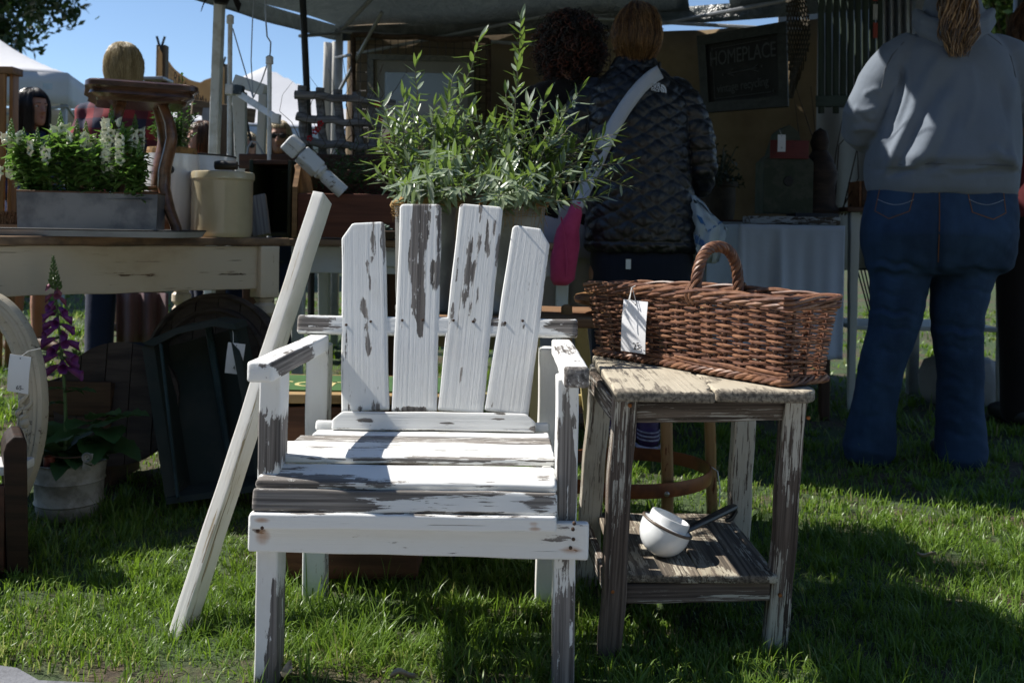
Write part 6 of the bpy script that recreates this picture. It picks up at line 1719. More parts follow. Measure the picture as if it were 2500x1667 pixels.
def olives():
    lf = mat_leaf('olive_leaf', (.140, .215, .058), (.26, .32, .22), .28, .36, .6)
    lf2 = mat_leaf('silver_olive_leaf', (.16, .21, .15), (.32, .36, .31), .28, .25, .6)
    bk = mat_plain('olive_twig', (.19, .17, .115), .7, var=.35, sc=40)
    # leaf meshes shared by all leaves: three curvatures
    metas = []
    for bend, wd in ((.10, .118), (-.14, .13), (.34, .108)):
        v = []; f = []; n = 7
        for i in range(n):
            t = i/(n-1); w = wd*math.sin(math.pi*min(1, t*.97+.03))**.8*(1.05-.35*t)
            zc = bend*math.sin(t*1.57)**2
            for s in (-1, 0, 1): v.append((t, s*w, -zc + abs(s)*w*.30))
        for i in range(n-1):
            for s in (0, 1): f.append((i*3+s, i*3+s+1, (i+1)*3+s+1, (i+1)*3+s))
        a = mesh('olive_leaf', v, f); a.materials.append(lf); b = a.copy(); b.materials.clear(); b.materials.append(lf2); metas.append((a, b))
    plants = [
        ('young olive tree with tall upright shoots in the left zinc tub', 0, [  # (tip px, tip py, depth, base px, sag)
            (1168, 105, 2.62, 1075, 0), (1014, 165, 2.60, 1020, 0), (925, 240, 2.58, 1000, 0), (905, 300, 2.55, 1000, .015), (1105, 192, 2.70, 1060, 0), (1095, 250, 2.56, 1060, 0), (1060, 260, 2.66, 1040, 0),
            (912, 405, 2.53, 1000, -.01), (930, 440, 2.52, 1010, -.015), (960, 350, 2.6, 1015, 0), (1150, 270, 2.6, 1085, 0), (1030, 330, 2.52, 1035, 0), (985, 470, 2.48, 1030, -.03), (1095, 470, 2.46, 1050, -.03), (1140, 360, 2.52, 1080, 0), (1000, 400, 2.50, 1030, -.01), (1075, 400, 2.49, 1050, -.01), (1130, 440, 2.46, 1070, -.02), (1010, 280, 2.68, 1030, 0), (950, 300, 2.64, 1005, .01), (985, 240, 2.72, 1015, 0), (1065, 330, 2.7, 1050, 0), (1125, 300, 2.66, 1075, 0), (1190, 330, 2.58, 1085, .01), (1195, 430, 2.5, 1080, 0), (985, 452, 2.25, 1030, .02), (1042, 425, 2.23, 1045, .03), (1100, 415, 2.26, 1060, .03), (1138, 462, 2.22, 1075, .03), (1060, 365, 2.31, 1045, .02), (1120, 380, 2.30, 1065, .03)]),
        ('young olive tree with spreading shoots in the right zinc tub', 1, [
            (1272, 55, 2.62, 1225, 0), (1415, 225, 2.60, 1280, 0), (1520, 400, 2.56, 1290, .02), (1495, 330, 2.62, 1290, .015), (1330, 245, 2.58, 1265, 0), (1290, 260, 2.66, 1250, 0), (1450, 440, 2.5, 1290, -.01), (1370, 490, 2.47, 1270, -.035), (1400, 300, 2.66, 1275, 0),
            (1205, 290, 2.55, 1235, 0), (1190, 400, 2.5, 1235, -.01), (1350, 330, 2.54, 1265, 0), (1300, 380, 2.5, 1260, -.01), (1420, 390, 2.54, 1280, 0), (1460, 480, 2.52, 1290, -.03), (1210, 495, 2.46, 1240, -.03), (1240, 340, 2.6, 1245, 0), (1380, 420, 2.5, 1270, -.01), (1320, 470, 2.47, 1260, -.03), (1400, 360, 2.66, 1275, .01), (1360, 280, 2.7, 1265, 0), (1460, 365, 2.66, 1285, .01), (1235, 230, 2.7, 1240, 0), (1160, 330, 2.6, 1230, .01), (1150, 450, 2.47, 1235, 0), (1530, 455, 2.58, 1295, .03), (1212, 488, 2.21, 1240, .04), (1180, 428, 2.25, 1235, .03), (1252, 438, 2.23, 1250, .03), (1292, 468, 2.22, 1260, .03), (1235, 385, 2.30, 1245, .02), (1310, 420, 2.28, 1265, .02)])]
    random.seed(5)
    for lab, ti, shoots in plants:
        c, r, h = TUBS[ti]
        root = thing('olive_tree', lab, 'olive tree', (c.x, c.y, ZST+h), 0, 'olive trees in zinc tubs')
        Wi = world_of(root)
        nleaf = 0
        specs = []
        trunk_top = Vector((c.x+.01, c.y, ZST+h+.07))
        MB().tube([Vector((c.x, c.y, ZST+h-.06)), Vector((c.x+.004, c.y, ZST+h)), trunk_top], [.010, .009, .0075], 8).build('trunk', bk, root)
        for (px, py, d, bpx, sag) in shoots:
            tip = P(px, py, d); b0 = Vector((c.x+(P(bpx, 0, d).x-c.x)*.35, c.y+random.uniform(-.02, .01), ZST+h+random.uniform(-.02, .05)))
            ctrl = b0.lerp(tip, .5) + Vector((0, 0, .05*abs(tip.x-b0.x)/.3+sag)) + Vector((random.uniform(-.01, .01), random.uniform(-.015, .015), 0))
            L = (tip-b0).length; n = 13
            pts = [b0*(1-t)**2+ctrl*2*t*(1-t)+tip*t*t for t in [k/(n-1) for k in range(n)]]
            # small zig-zag as real shoots have
            pts = [p+Vector((.003*math.sin(k*2.6), .003*math.cos(k*2.1), 0)) if 0 < k < n-1 else p for k, p in enumerate(pts)]
            MB().tube(pts, [.0034*(1-.72*k/(n-1)) for k in range(n)], 5).build('shoot', bk, root)
            m = max(6, int(L/.0160)); ph = random.uniform(0, 3)
            for k in range(m):
                t = .12+.88*k/(m-1)
                fi = t*(n-1); i0 = min(n-2, int(fi)); p = pts[i0].lerp(pts[i0+1], fi-i0); ax = (pts[i0+1]-pts[i0]).normalized()
                for sgn in (0, 1):
                    specs.append((p, ax, ph+k*1.57+sgn*math.pi, t, L, px))
            specs.append((tip, (pts[-1]-pts[-2]).normalized(), 0, 1.0, L, px))
        for k in range(7):                       # short inner side shoots fill the middle of the bush
            q0, q1, dd, tt, LL, pxx = specs[random.randrange(len(specs))][0], 0, 0, 0, 0, 0
            b0 = Vector((c.x+random.uniform(-.10, .10), c.y+random.uniform(-.09, .05), ZST+h+random.uniform(.03, .16))); tip = b0+Vector((random.uniform(-.11, .11), random.uniform(-.09, .05), random.uniform(.03, .13)))
            MB().tube([Vector((c.x, c.y, ZST+h+.03)).lerp(b0, .4), b0, tip], [.0026, .002, .0009], 5).build('shoot', bk, root); ax = (tip-b0).normalized(); LL = (tip-b0).length
            for j in range(int(LL/.011)+3):
                for sg in (0, 1): specs.append((b0.lerp(tip, j/(int(LL/.011)+2)), ax, j*1.57+sg*math.pi, .3+.6*j/(int(LL/.011)+2), LL, 1200))
        random.shuffle(specs)
        top = specs[:298]; rest = specs[298:]
        def leaf_M(p, ax, a, t, px):
            s = ax.orthogonal().normalized(); s.rotate(Quaternion(ax, a)); ang = R(random.uniform(32, 80)) if t < .97 else R(random.uniform(5, 25))
            d = (ax*math.cos(ang)+s*math.sin(ang)).normalized()
            d = (d+Vector((0, 0, random.uniform(-.12, .2)))).normalized()
            Z = (Vector((0, 0, 1))+ax*.4+Vector((random.uniform(-.5, .5), random.uniform(-.5, .5), 0))); Z = (Z-d*Z.dot(d)).normalized(); Y = Z.cross(d)
            ln = random.uniform(.040, .074)*(1-.2*t)
            if random.random() < .12: ln *= .55
            M = Matrix((d*ln, Y*ln, Z*ln)).transposed().to_4x4(); M.translation = p; return M
        mb_v = []; mb_f = []
        for (p, ax, a, t, L, px) in top:
            M = leaf_M(p, ax, a, t, px); low = p.z < ZST+h+.11 and px < 1150
            me = random.choice(metas)[1 if (low and random.random() < .75) or random.random() < .15 else 0]
            o = link('leaf', me, None, root, M)
        for (p, ax, a, t, L, px) in rest:
            M = leaf_M(p, ax, a, t, px); me = random.choice(metas)[0]; n0 = len(mb_v)
            mb_v += [M @ v.co for v in me.vertices]; mb_f += [tuple(i+n0 for i in q.vertices) for q in me.polygons]
        if mb_v: MB().add(mb_v, mb_f).build('leaves', lf, root, kind='stuff', auto=False)
olives()

# ================================================================== people
from mathutils.bvhtree import BVHTree
SKIN = mat_plain('skin', (.42, .235, .165), .55, var=.12, sc=9, c2=(.36, .19, .13)); SKIN.node_tree.nodes['Principled BSDF'].inputs['Subsurface Weight'].default_value = .12
SKIN.node_tree.nodes['Principled BSDF'].inputs['Subsurface Radius'].default_value = (.012, .004, .002)
def rtube(pts, rad, n=14):
    pts = [Vector(p) for p in pts]; rad = list(rad)
    a = (pts[0]-pts[1]).normalized(); b = (pts[-1]-pts[-2]).normalized()
    P_ = [pts[0]+a*rad[0]*.85, pts[0]+a*rad[0]*.5] + pts + [pts[-1]+b*rad[-1]*.5, pts[-1]+b*rad[-1]*.85]
    return tube_vf(P_, [rad[0]*.25, rad[0]*.8]+rad+[rad[-1]*.8, rad[-1]*.25], n)
def ell(c, rx, ry, n=24, e=1.0):
    c = Vector(c); out = []
    for i in range(n):
        a = 2*math.pi*i/n; out.append(c+Vector((rx*math.copysign(abs(math.cos(a))**e, math.cos(a)), ry*math.copysign(abs(math.sin(a))**e, math.sin(a)), 0)))
    return out
def rows(rw, d, e=.9, n=28):
    """(py, px left, px right, half depth[, depth shift])"""
    L = []
    for q in rw:
        py, l, r, dh = q[:4]; ds = q[4] if len(q) > 4 else 0
        a, b = P(l, py, d+ds), P(r, py, d+ds); L.append(ell((a+b)/2, (b.x-a.x)/2, dh, n, e))
    if L[0][0].z > L[-1][0].z: L = L[::-1]
    return loft(L)
def fuse(lst, voxel, smooth=4, sub=False):
    v = []; f = []
    for (a, b) in lst:
        n = len(v); v += a; f += [tuple(i+n for i in q) for q in b]
    me = mesh('fused', v, f)
    bm = bmesh.new(); bm.from_mesh(me); bmesh.ops.recalc_face_normals(bm, faces=bm.faces[:]); bm.to_mesh(me); bm.free()
    return finish(me, [('REMESH', dict(mode='VOXEL', voxel_size=voxel, use_smooth_shade=True)), ('SMOOTH', dict(factor=.5, iterations=smooth))])
def displace(me, fn):
    """move vertices along their normals by fn(co, normal)"""
    n = len(me.vertices); co = np.empty(n*3, np.float32); me.vertices.foreach_get('co', co); co = co.reshape(-1, 3)
    no = np.empty(n*3, np.float32); me.vertices.foreach_get('normal', no); no = no.reshape(-1, 3)
    co += no*fn(co, no)[:, None]; me.vertices.foreach_set('co', co.ravel()); me.update()
def pieces(root, name, me, mat, M=None, kind=None):
    """a mesh whose vertices are in world space becomes a part"""
    W = world_of(root)
    if M is None: me.transform(W.inverted()); return link(name, me, mat, root, W, kind)
    return link(name, me, mat, root, M, kind)
def head_vf(c, yaw=0.0, s=1.0, tilt=0.0):
    """head with nose, ears, lips, chin; face towards -y before the turn"""
    M = Matrix.Translation(Vector(c)) @ Matrix.Rotation(yaw, 4, 'Z') @ Matrix.Rotation(tilt, 4, 'X') @ Matrix.Scale(s, 4)
    sec = [(-.115, .022, .022, -.058), (-.108, .034, .036, -.050), (-.092, .046, .056, -.036), (-.065, .057, .074, -.018), (-.03, .066, .086, -.006), (.0, .070, .092, 0), (.03, .073, .095, .003), (.06, .071, .091, .005), (.085, .061, .078, .006), (.103, .045, .056, .006), (.114, .018, .022, .006)]
    L = [ell((0, cy, z), rx, ry, 24, .96) for z, rx, ry, cy in sec]
    out = [loft(L), rtube([(0, .02, -.06), (0, .03, -.13), (0, .035, -.20)], [.054, .053, .062]),
           rtube([(0, -.086, .012), (0, -.098, -.010), (0, -.107, -.028)], [.008, .010, .0135], 10), rtube([(-.013, -.094, -.033), (.013, -.094, -.033)], [.008, .008], 8),
           rtube([(-.020, -.080, -.058), (0, -.088, -.057), (.020, -.080, -.058)], [.005, .0072, .005], 8), rtube([(-.017, -.079, -.068), (0, -.086, -.069), (.017, -.079, -.068)], [.005, .0075, .005], 8),
           rtube([(-.045, -.076, .026), (-.02, -.088, .030)], [.008, .008], 8), rtube([(.045, -.076, .026), (.02, -.088, .030)], [.008, .008], 8)]
    for sx in (-1, 1): out.append(rtube([(sx*.070, .006, -.032), (sx*.078, .012, -.010), (sx*.080, .016, .014), (sx*.073, .010, .026)], [.008, .012, .013, .008], 8))
    return [([M @ p for p in v], f) for v, f in out], M
def hand_vf(wrist, fwd, up, s=1.0, right=True):
    """palm, four unequal bent fingers and a thumb leaving the side of the palm"""
    X = Vector(fwd).normalized(); Z = Vector(up); Z = (Z-X*Z.dot(X)).normalized(); Y = Z.cross(X)*(1 if right else -1); w = Vector(wrist)
    def q(a, b, c): return w+(X*a+Y*b+Z*c)*s
    o = [loft([[q(a, h*math.cos(t), v*math.sin(t)) for t in [2*math.pi*k/12 for k in range(12)]] for a, h, v in ((0, .024, .016), (.03, .034, .015), (.065, .041, .013), (.088, .040, .011), (.094, .030, .007))])]
    for b, L, r in ((.030, .072, .0088), (.010, .082, .009), (-.010, .076, .0088), (-.029, .060, .0078)):
        o.append(rtube([q(.078, b, 0), q(.078+L*.42, b*1.05, -.003), q(.078+L*.72, b*1.08, -.016), q(.078+L*.90, b*1.08, -.034)], [r*s, r*.95*s, r*.88*s, r*.75*s], 8))
    o.append(rtube([q(.018, .026, -.004), q(.045, .050, -.010), q(.075, .060, -.018), q(.095, .058, -.026)], [.013*s, .0115*s, .010*s, .008*s], 8))
    return o
def strand_mesh(paths, r, n=4):
    mb = MB()
    for pts, rr in paths: mb.tube(pts, rr if rr is not None else r, n, False)
    return mb
def mat_hair(name, dark, mid, light, rough=.42):
    m, nt, b, _ = mat_new(name)
    rv = nd(nt, 'Attribute', attribute_name='rnd').outputs['Fac']
    n = noise(nt, coords(nt, (30, 30, 30)), 1, 3, .6)
    k = math_(nt, 'ADD', math_(nt, 'MULTIPLY', rv, .8), math_(nt, 'MULTIPLY', n, .25))
    nt.links.new(ramp(nt, k, [(.18, dark), (.5, mid), (.88, light)]), b.inputs['Base Color'])
    b.inputs['Roughness'].default_value = rough; b.inputs['Specular IOR Level'].default_value = .5
    if 'Anisotropic' in b.inputs: b.inputs['Anisotropic'].default_value = .6
    return m
H_GOLD = mat_hair('golden_brown_hair', (.030, .014, .006), (.115, .057, .022), (.36, .21, .085))
H_BLOND = mat_hair('ash_blonde_hair', (.19, .14, .075), (.40, .32, .19), (.62, .53, .36))
H_BLACK = mat_hair('black_hair', (.006, .005, .005), (.014, .011, .010), (.035, .026, .022), .32)
H_CURL = mat_hair('dark_curly_hair', (.006, .004, .004), (.030, .014, .011), (.14, .045, .026), .38)
H_BROWN = mat_hair('brown_hair', (.03, .014, .008), (.085, .04, .02), (.22, .11, .05))
H_LIGHT = mat_hair('light_brown_wavy_hair', (.05, .028, .014), (.18, .10, .045), (.40, .25, .12))
def hair_cap(M, ln, mat, root, seed, n=700, r=.0021, jitter=.010, vol=.016, wave=0.0, fringe=True, back_len=None, taper=.22):
    """strands combed from the crown over the skull and down; ln = how far below the head centre they end at the sides, back_len at the back"""
    rg = random.Random(seed); mb = MB(); rv = []
    def surf(a, phi, v_):
        """point on the hair shell: phi from the crown (0) to the widest level (pi/2)"""
        zt = .112+v_*.85; c_, s_ = math.cos(phi), math.sin(phi)
        return Vector((math.cos(a)*(.074+v_)*s_**.92, math.sin(a)*(.094+v_)*s_**.92+.010, zt*c_**.95))
    v = []; f = []; na, npz = 28, 12
    for i in range(npz+1):
        ph = math.pi/2*i/npz+.03
        for k in range(na):
            a = 2*math.pi*k/na; p = surf(a, min(ph, math.pi/2), vol*.35)
            if i == npz: p.z = -.045
            if math.sin(a) < -.25: p.y = max(p.y, -.080 if p.z > .055 else -.035)
            v.append(M @ p)
    for i in range(npz):
        for k in range(na): f.append((i*na+k, i*na+(k+1) % na, (i+1)*na+(k+1) % na, (i+1)*na+k))
    f.append(tuple(range(na))); mb.add(v, f); rv += [.25]*len(v)
    lim = -.55 if ln < .2 else -.74
    for i in range(n):
        a = rg.uniform(0, 2*math.pi); fy = math.sin(a)
        clump = math.sin(a*9+seed)*.5+math.sin(a*23+seed*2)*.5
        v_ = vol*(.45+.5*rg.random()+.10*clump)
        le = ln if back_len is None or fy < .2 else back_len
        le += rg.gauss(0, .010)
        if ln < .03 and abs(math.cos(a)) > .75: v_ *= .62
        k_ = max(0, min(1, .5+.22*clump+rg.gauss(0, .24))); pts = []; m = 11
        ph0 = rg.uniform(.02, .9)**1.3; stop = math.pi/2
        if fy < lim: stop = rg.uniform(.95, 1.2) if fringe else 1.05
        drop = le if fy >= lim else 0.0
        arc = .15*(stop-ph0); tot = arc+drop; pw = rg.uniform(0, 6.28); da = rg.gauss(0, .10)
        for j in range(m):
            q = tot*j/(m-1)
            if q <= arc or drop == 0: p = surf(a+da*(q/max(tot, .01)), ph0+(stop-ph0)*min(1, q/max(arc, 1e-4)), v_)
            else:
                p = surf(a+da, math.pi/2, v_); dz = q-arc; k = dz/max(drop, 1e-4); tp = 1-taper*k*k*(1 if ln < .2 else .2)
                p.x *= tp; p.y = (p.y-.01)*(tp if fy > 0 else 1)+.01; p.z = -dz
            t = j/(m-1)
            p += Vector((wave*math.sin(t*15+pw)*t+rg.gauss(0, jitter*.10), wave*.6*math.cos(t*15+pw)*t+rg.gauss(0, jitter*.10), 0))
            pts.append(M @ p)
        q = len(mb.v); mb.tube(pts, [r*(1-.55*(j/(m-1))**2) for j in range(m)], 3, False); rv += [k_]*(len(mb.v)-q)
    o = mb.build('hair', mat, root, auto=False); attr(o.data, 'rnd', rv); return o
def face_parts(M, root, lip=True, glasses=False):
    wh = mat_plain('eye_white', (.62, .60, .57), .25, var=.05) if 'eye_white' not in bpy.data.materials else bpy.data.materials['eye_white']
    ir = mat_plain('dark_iris', (.02, .012, .01), .15, var=0) if 'dark_iris' not in bpy.data.materials else bpy.data.materials['dark_iris']
    lp = mat_plain('lip', (.30, .11, .09), .45, var=.1) if 'lip' not in bpy.data.materials else bpy.data.materials['lip']
    for sx in (-1, 1):
        MB().lathe([(0, -.010)]+[(.0115*math.sin(R(20*k)), -.0115*math.cos(R(20*k))) for k in range(1, 9)]+[(0, .0115)], 12, M @ Matrix.Translation((sx*.031, -.0775, .008)) @ Matrix.Scale(.62, 4, (0, 0, 1))).build('eye', wh, root)
        MB().lathe([(0, .0022), (.0048, .001), (.0052, -.001)], 10, M @ Matrix.Translation((sx*.030, -.0885, .008)) @ Matrix.Rotation(R(90), 4, 'X')).build('iris', ir, root)
        MB().tube([M @ Vector((sx*(.016+.007*k), -.0945+.0022*k+.0006*k*k, .0285+.002*math.sin(k*.9))) for k in range(5)], .0028, 5).build('eyebrow', ir, root)
    if lip:
        MB().tube([M @ Vector((x, -.0925+abs(x)*.40, -.060-.0*x)) for x in (-.020, -.010, 0, .010, .020)], [.0015, .0036, .0042, .0036, .0015], 6).build('lips', lp, root)
        MB().tube([M @ Vector((x, -.0910+abs(x)*.42, -.0665)) for x in (-.016, -.008, 0, .008, .016)], [.0015, .004, .0046, .004, .0015], 6).build('lips', lp, root)
    if glasses:
        for sx in (-1, 1): MB().lathe([(0, .004), (.019, .002), (.024, -.002), (.022, -.004), (0, -.004)], 16, M @ Matrix.Translation((sx*.032, -.103, .006)) @ Matrix.Rotation(R(90), 4, 'X') @ Matrix.Scale(.82, 4, (0, 1, 0))).build('sunglass_lens', M_black, root)
        MB().tube([M @ Vector(p) for p in ((-.078, .005, .012), (-.070, -.08, .014), (-.05, -.10, .016), (0, -.108, .014), (.05, -.10, .016), (.070, -.08, .014), (.078, .005, .012))], .003, 5).build('sunglass_frame', M_black, root)

# ------------------------------------------------------------------ the person in the grey hoodie, right
def hoodie_person():
    d = 3.45; cx = P(2300, 450, d)
    root = thing('person', 'person in grey hoodie and blue bootcut jeans with long wavy ponytail, seen from behind', 'person', (cx.x, d, 0))
    # body under the clothes
    hv, HM = head_vf(P(2322, -58, d+.02), math.pi, 1.02)
    body = hv + [rows([(110, 2215, 2450, .085), (200, 2190, 2455, .11), (330, 2165, 2460, .13), (480, 2150, 2450, .14), (600, 2140, 2460, .14)], d)]
    for pts in ([(2190, 650), (2190, 790), (2145, 930), (2118, 1100)], [(2365, 650), (2335, 790), (2340, 930), (2345, 1115)]):
        body.append(rtube([P(x, y, d) for x, y in pts], [.085, .06, .055, .042]))
    armL = [P(2192, 140, d), P(2122, 240, d-.02), P(2102, 305, d+.0), P(2118, 330, d+.14), P(2160, 335, d+.28)]
    armR = [P(2448, 140, d), P(2508, 240, d-.02), P(2522, 310, d+.0), P(2500, 340, d+.14), P(2450, 345, d+.28)]
    body += [rtube(armL, [.05, .045, .04, .036, .03]), rtube(armR, [.05, .045, .04, .036, .03])]
    body += hand_vf(armL[-1], armL[-1]-armL[-2], (0, 0, 1), 1, False) + hand_vf(armR[-1], armR[-1]-armR[-2], (0, 0, 1), 1, True)
    pieces(root, 'body', fuse(body, .009, 3), SKIN)
    # hoodie ------------------------------------------------------
    hood = [rows([(478, 2128, 2466, .172), (462, 2121, 2470, .185), (436, 2117, 2473, .192), (415, 2118, 2476, .196), (395, 2121, 2478, .205, -.012), (340, 2132, 2480, .190, -.01), (280, 2146, 2478, .165, -.005), (220, 2158, 2476, .150), (170, 2172, 2472, .135), (130, 2190, 2462, .118), (100, 2222, 2438, .095), (78, 2246, 2410, .078)], d, .86, 40),
            rtube([P(2215, 120, d)]+[P(2196, 140, d), P(2140, 210, d-.01), P(2104, 285, d-.01), P(2099, 318, d+.03), P(2120, 338, d+.13), P(2155, 342, d+.24)], [.06, .076, .074, .066, .064, .058, .048], 20),
            rtube([P(2425, 120, d)]+[P(2452, 140, d), P(2506, 210, d-.01), P(2536, 285, d-.01), P(2540, 318, d+.03), P(2516, 342, d+.13), P(2470, 350, d+.24)], [.06, .076, .074, .066, .064, .058, .048], 20)]
    me = fuse(hood, .0075, 5)
    xl = P(2120, 400, d).x; xr = P(2478, 400, d).x; zh = P(2300, 440, d).z; z1 = P(2300, 130, d).z
    def pxof(co): return 1250+ (co[:, 0]/co[:, 1])*FPX, 560-(co[:, 2]-CAMH)/co[:, 1]*FPX
    def folds(co, no):
        x, y = pxof(co); back = np.clip(-no[:, 1]*1.6, 0, 1); s = np.zeros(len(co))
        def line(x0, y0, x1, y1, w, a, fade=.15):
            nonlocal s
            L = math.hypot(x1-x0, y1-y0); t = ((x-x0)*(x1-x0)+(y-y0)*(y1-y0))/L**2; q = ((x-x0)*(y1-y0)-(y-y0)*(x1-x0))/L
            q = q + 8*np.sin(t*5+x0)
            s += a*np.exp(-(q/w)**2)*np.clip(t/fade, 0, 1)*np.clip((1-t)/fade, 0, 1)
        # long folds from the arm pit and the neck to the waist, ridge + hollow
        for L_ in ((2178, 150, 2150, 380, 9, .012), (2196, 140, 2172, 330, 8, -.009), (2214, 130, 2186, 300, 8, .009), (2300, 110, 2150, 400, 15, .014), (2330, 130, 2170, 420, 16, -.010), (2250, 250, 2140, 420, 12, .009),
                   (2320, 200, 2215, 400, 24, .014), (2345, 240, 2240, 420, 14, -.008), (2365, 130, 2366, 300, 10, .006), (2455, 160, 2470, 400, 12, .010), (2440, 170, 2455, 380, 9, -.008), (2420, 330, 2478, 400, 12, .010),
                   (2160, 395, 2440, 388, 11, .010), (2150, 405, 2300, 392, 7, -.009), (2300, 398, 2470, 402, 8, -.008), (2080, 245, 2140, 262, 9, .009), (2078, 268, 2140, 285, 8, -.009), (2075, 290, 2145, 312, 9, .010), (2100, 205, 2150, 215, 8, .006)): line(*L_)
        band = np.exp(-((y-(399+.0*x))/5.0)**2)*(x > 2110)*(x < 2490)
        s = s*back - .006*band*back + .0025*np.sin(co[:, 0]*33+co[:, 2]*21)
        return s
    displace(me, folds)
    fleece = mat_cloth('grey_fleece', (.155, .182, .222), .95, 1500, .0004, var=.12, sc=3)
    o = pieces(root, 'hoodie', me, fleece)
    # hood lying on the shoulders: two soft rolls
    hd = []
    for rr, off, zz in ((.026, .012, -.004), (.024, .012, .030)):
        pts = [P(2236, 52, d-.0)+Vector((0, 0, zz)), P(2262, 74, d-.07)+Vector((0, off, zz)), P(2310, 92, d-.115)+Vector((0, off, zz)), P(2360, 92, d-.115)+Vector((0, off, zz)), P(2402, 74, d-.07)+Vector((0, off, zz)), P(2420, 50, d)+Vector((0, 0, zz))]
        hd.append(rtube(pts, [rr*.7, rr, rr*1.25, rr*1.25, rr, rr*.7], 14))
    hd.append(rows([(92, 2250, 2404, .085), (40, 2252, 2398, .088), (0, 2262, 2388, .086), (-30, 2276, 2376, .075)], d+.01))
    pieces(root, 'hood', fuse(hd, .008, 2), fleece)
    seam = mat_plain('grey_seam', (.09, .10, .115), .9)
    bv = BVHTree.FromPolygons([world_of(root) @ v.co for v in o.data.vertices], [p.vertices[:] for p in o.data.polygons])
    def on(px, py, off=.0015):
        dr = (P(px, py, 1)-cam.location).normalized(); h = bv.ray_cast(cam.location, dr)
        return (h[0] if h[0] else P(px, py, d)) - dr*off
    for path in ([(2235, 84), (2205, 105), (2178, 135), (2160, 170), (2152, 215)], [(2412, 84), (2440, 105), (2468, 140), (2480, 190)], [(2122, 404), (2200, 402), (2300, 400), (2400, 402), (2474, 406)]):
        MB().tube([on(a, b) for a, b in path], .0018, 5).build('seam', seam, root)
    # jeans -------------------------------------------------------
    je = [rows([(425, 2135, 2462, .150), (470, 2126, 2468, .168), (520, 2114, 2473, .182), (570, 2107, 2473, .186, -.01), (610, 2110, 2470, .172), (650, 2116, 2464, .145), (668, 2122, 2440, .11)], d, .85, 40),
          rtube([P(2200, 590, d), P(2196, 680, d), P(2190, 760, d), P(2176, 815, d), P(2150, 900, d), P(2133, 1000, d), P(2121, 1095, d)], [.124, .102, .090, .084, .076, .076, .092], 24),
          rtube([P(2368, 590, d), P(2350, 680, d), P(2336, 760, d), P(2338, 815, d), P(2344, 900, d), P(2344, 1000, d), P(2346, 1112, d)], [.118, .104, .092, .086, .078, .079, .090], 24)]
    me = fuse(je, .0075, 5)
    def jf(co, no):
        x, y = pxof(co); back = np.clip(-no[:, 1]*1.5, 0, 1); s = np.zeros(len(co))
        s -= .012*np.exp(-((x-2292)/7)**2)*(y > 440)*(y < 650)*np.clip((y-440)/60, 0, 1)
        for (yc, w, a, xc, xw) in ((628, 7, -.009, 2190, 60), (640, 6, .007, 2185, 60), (655, 6, -.006, 2170, 50), (700, 7, -.006, 2160, 40), (742, 6, -.009, 2170, 60), (755, 6, .007, 2175, 60), (785, 8, -.007, 2190, 60), (645, 7, -.008, 2400, 70), (690, 6, -.005, 2390, 60), (780, 8, -.009, 2340, 60), (796, 7, .008, 2340, 60), (830, 8, -.006, 2330, 50), (905, 7, -.006, 2320, 40), (925, 8, .005, 2325, 40), (960, 7, -.005, 2330, 40), (1010, 9, .005, 2340, 45), (1040, 7, -.005, 2345, 45), (840, 8, -.005, 2170, 50), (920, 8, .004, 2150, 50), (1000, 8, -.004, 2135, 45)):
            s += a*np.exp(-((y-yc-.12*(x-xc)-4*np.sin(x*.11))/w)**2)*np.exp(-((x-xc)/xw)**2)
        return s*(.25+.75*back) + (.0012*np.sin(co[:, 2]*29+co[:, 0]*18) + .0013*np.sin(co[:, 2]*83+4*np.sin(co[:, 0]*19+co[:, 2]*7))*np.sin(co[:, 0]*31+co[:, 2]*13))
    displace(me, jf)
    m, nt, b, _ = mat_new('blue_denim')
    co = coords(nt, (1, 1, 1), rnd=False); n1 = noise(nt, nd(nt, 'Mapping', {0: co, 3: (7, 7, 4)}).outputs[0], 1, 5, .6); tw = noise(nt, nd(nt, 'Mapping', {0: co, 3: (900, 900, 300)}).outputs[0], 1, 2, .5)
    c = mixc(nt, sstep(nt, n1, .38, .66), (.012, .027, .058), (.024, .052, .105)); c = mixc(nt, math_(nt, 'MULTIPLY', sstep(nt, tw, .4, .7), .35), c, (.03, .06, .12))
    nt.links.new(c, b.inputs['Base Color']); b.inputs['Roughness'].default_value = .85; b.inputs['Specular IOR Level'].default_value = .2
    nt.links.new(bump(nt, tw, .0006, .5, bump(nt, noise(nt, nd(nt, 'Mapping', {0: co, 3: (16, 16, 40)}).outputs[0], 1, 4, .55), .005, .5)), b.inputs['Normal'])
    M_denim = m
    o2 = pieces(root, 'jeans', me, m)
    bv2 = BVHTree.FromPolygons([world_of(root) @ v.co for v in o2.data.vertices], [p.vertices[:] for p in o2.data.polygons])
    def onj(px, py, off=.0012):
        dr = (P(px, py, 1)-cam.location).normalized(); h = bv2.ray_cast(cam.location, dr)
        return (h[0] if h[0] else P(px, py, d)) - dr*off
    st = mat_plain('rust_stitching', (.20, .085, .03), .8); st2 = mat_plain('pale_stitching', (.42, .44, .46), .8)
    for pk in ([(2150, 450), (2136, 515), (2170, 534), (2220, 516), (2239, 442)], [(2357, 445), (2374, 518), (2425, 536), (2456, 520), (2450, 468)]):
        pts = []
        for a, c_ in zip(pk[:-1], pk[1:]): pts += [onj(a[0]+(c_[0]-a[0])*k/8, a[1]+(c_[1]-a[1])*k/8) for k in range(8)]
        MB().tube(pts+[onj(*pk[-1])], .0015, 5).build('pocket_stitching', st, root)
        # the pocket itself, a flat patch proud of the seat
        vv = []; ff = []
        L_ = [pk[0], pk[1], pk[2]]; R_ = [pk[4], pk[3], pk[2]]
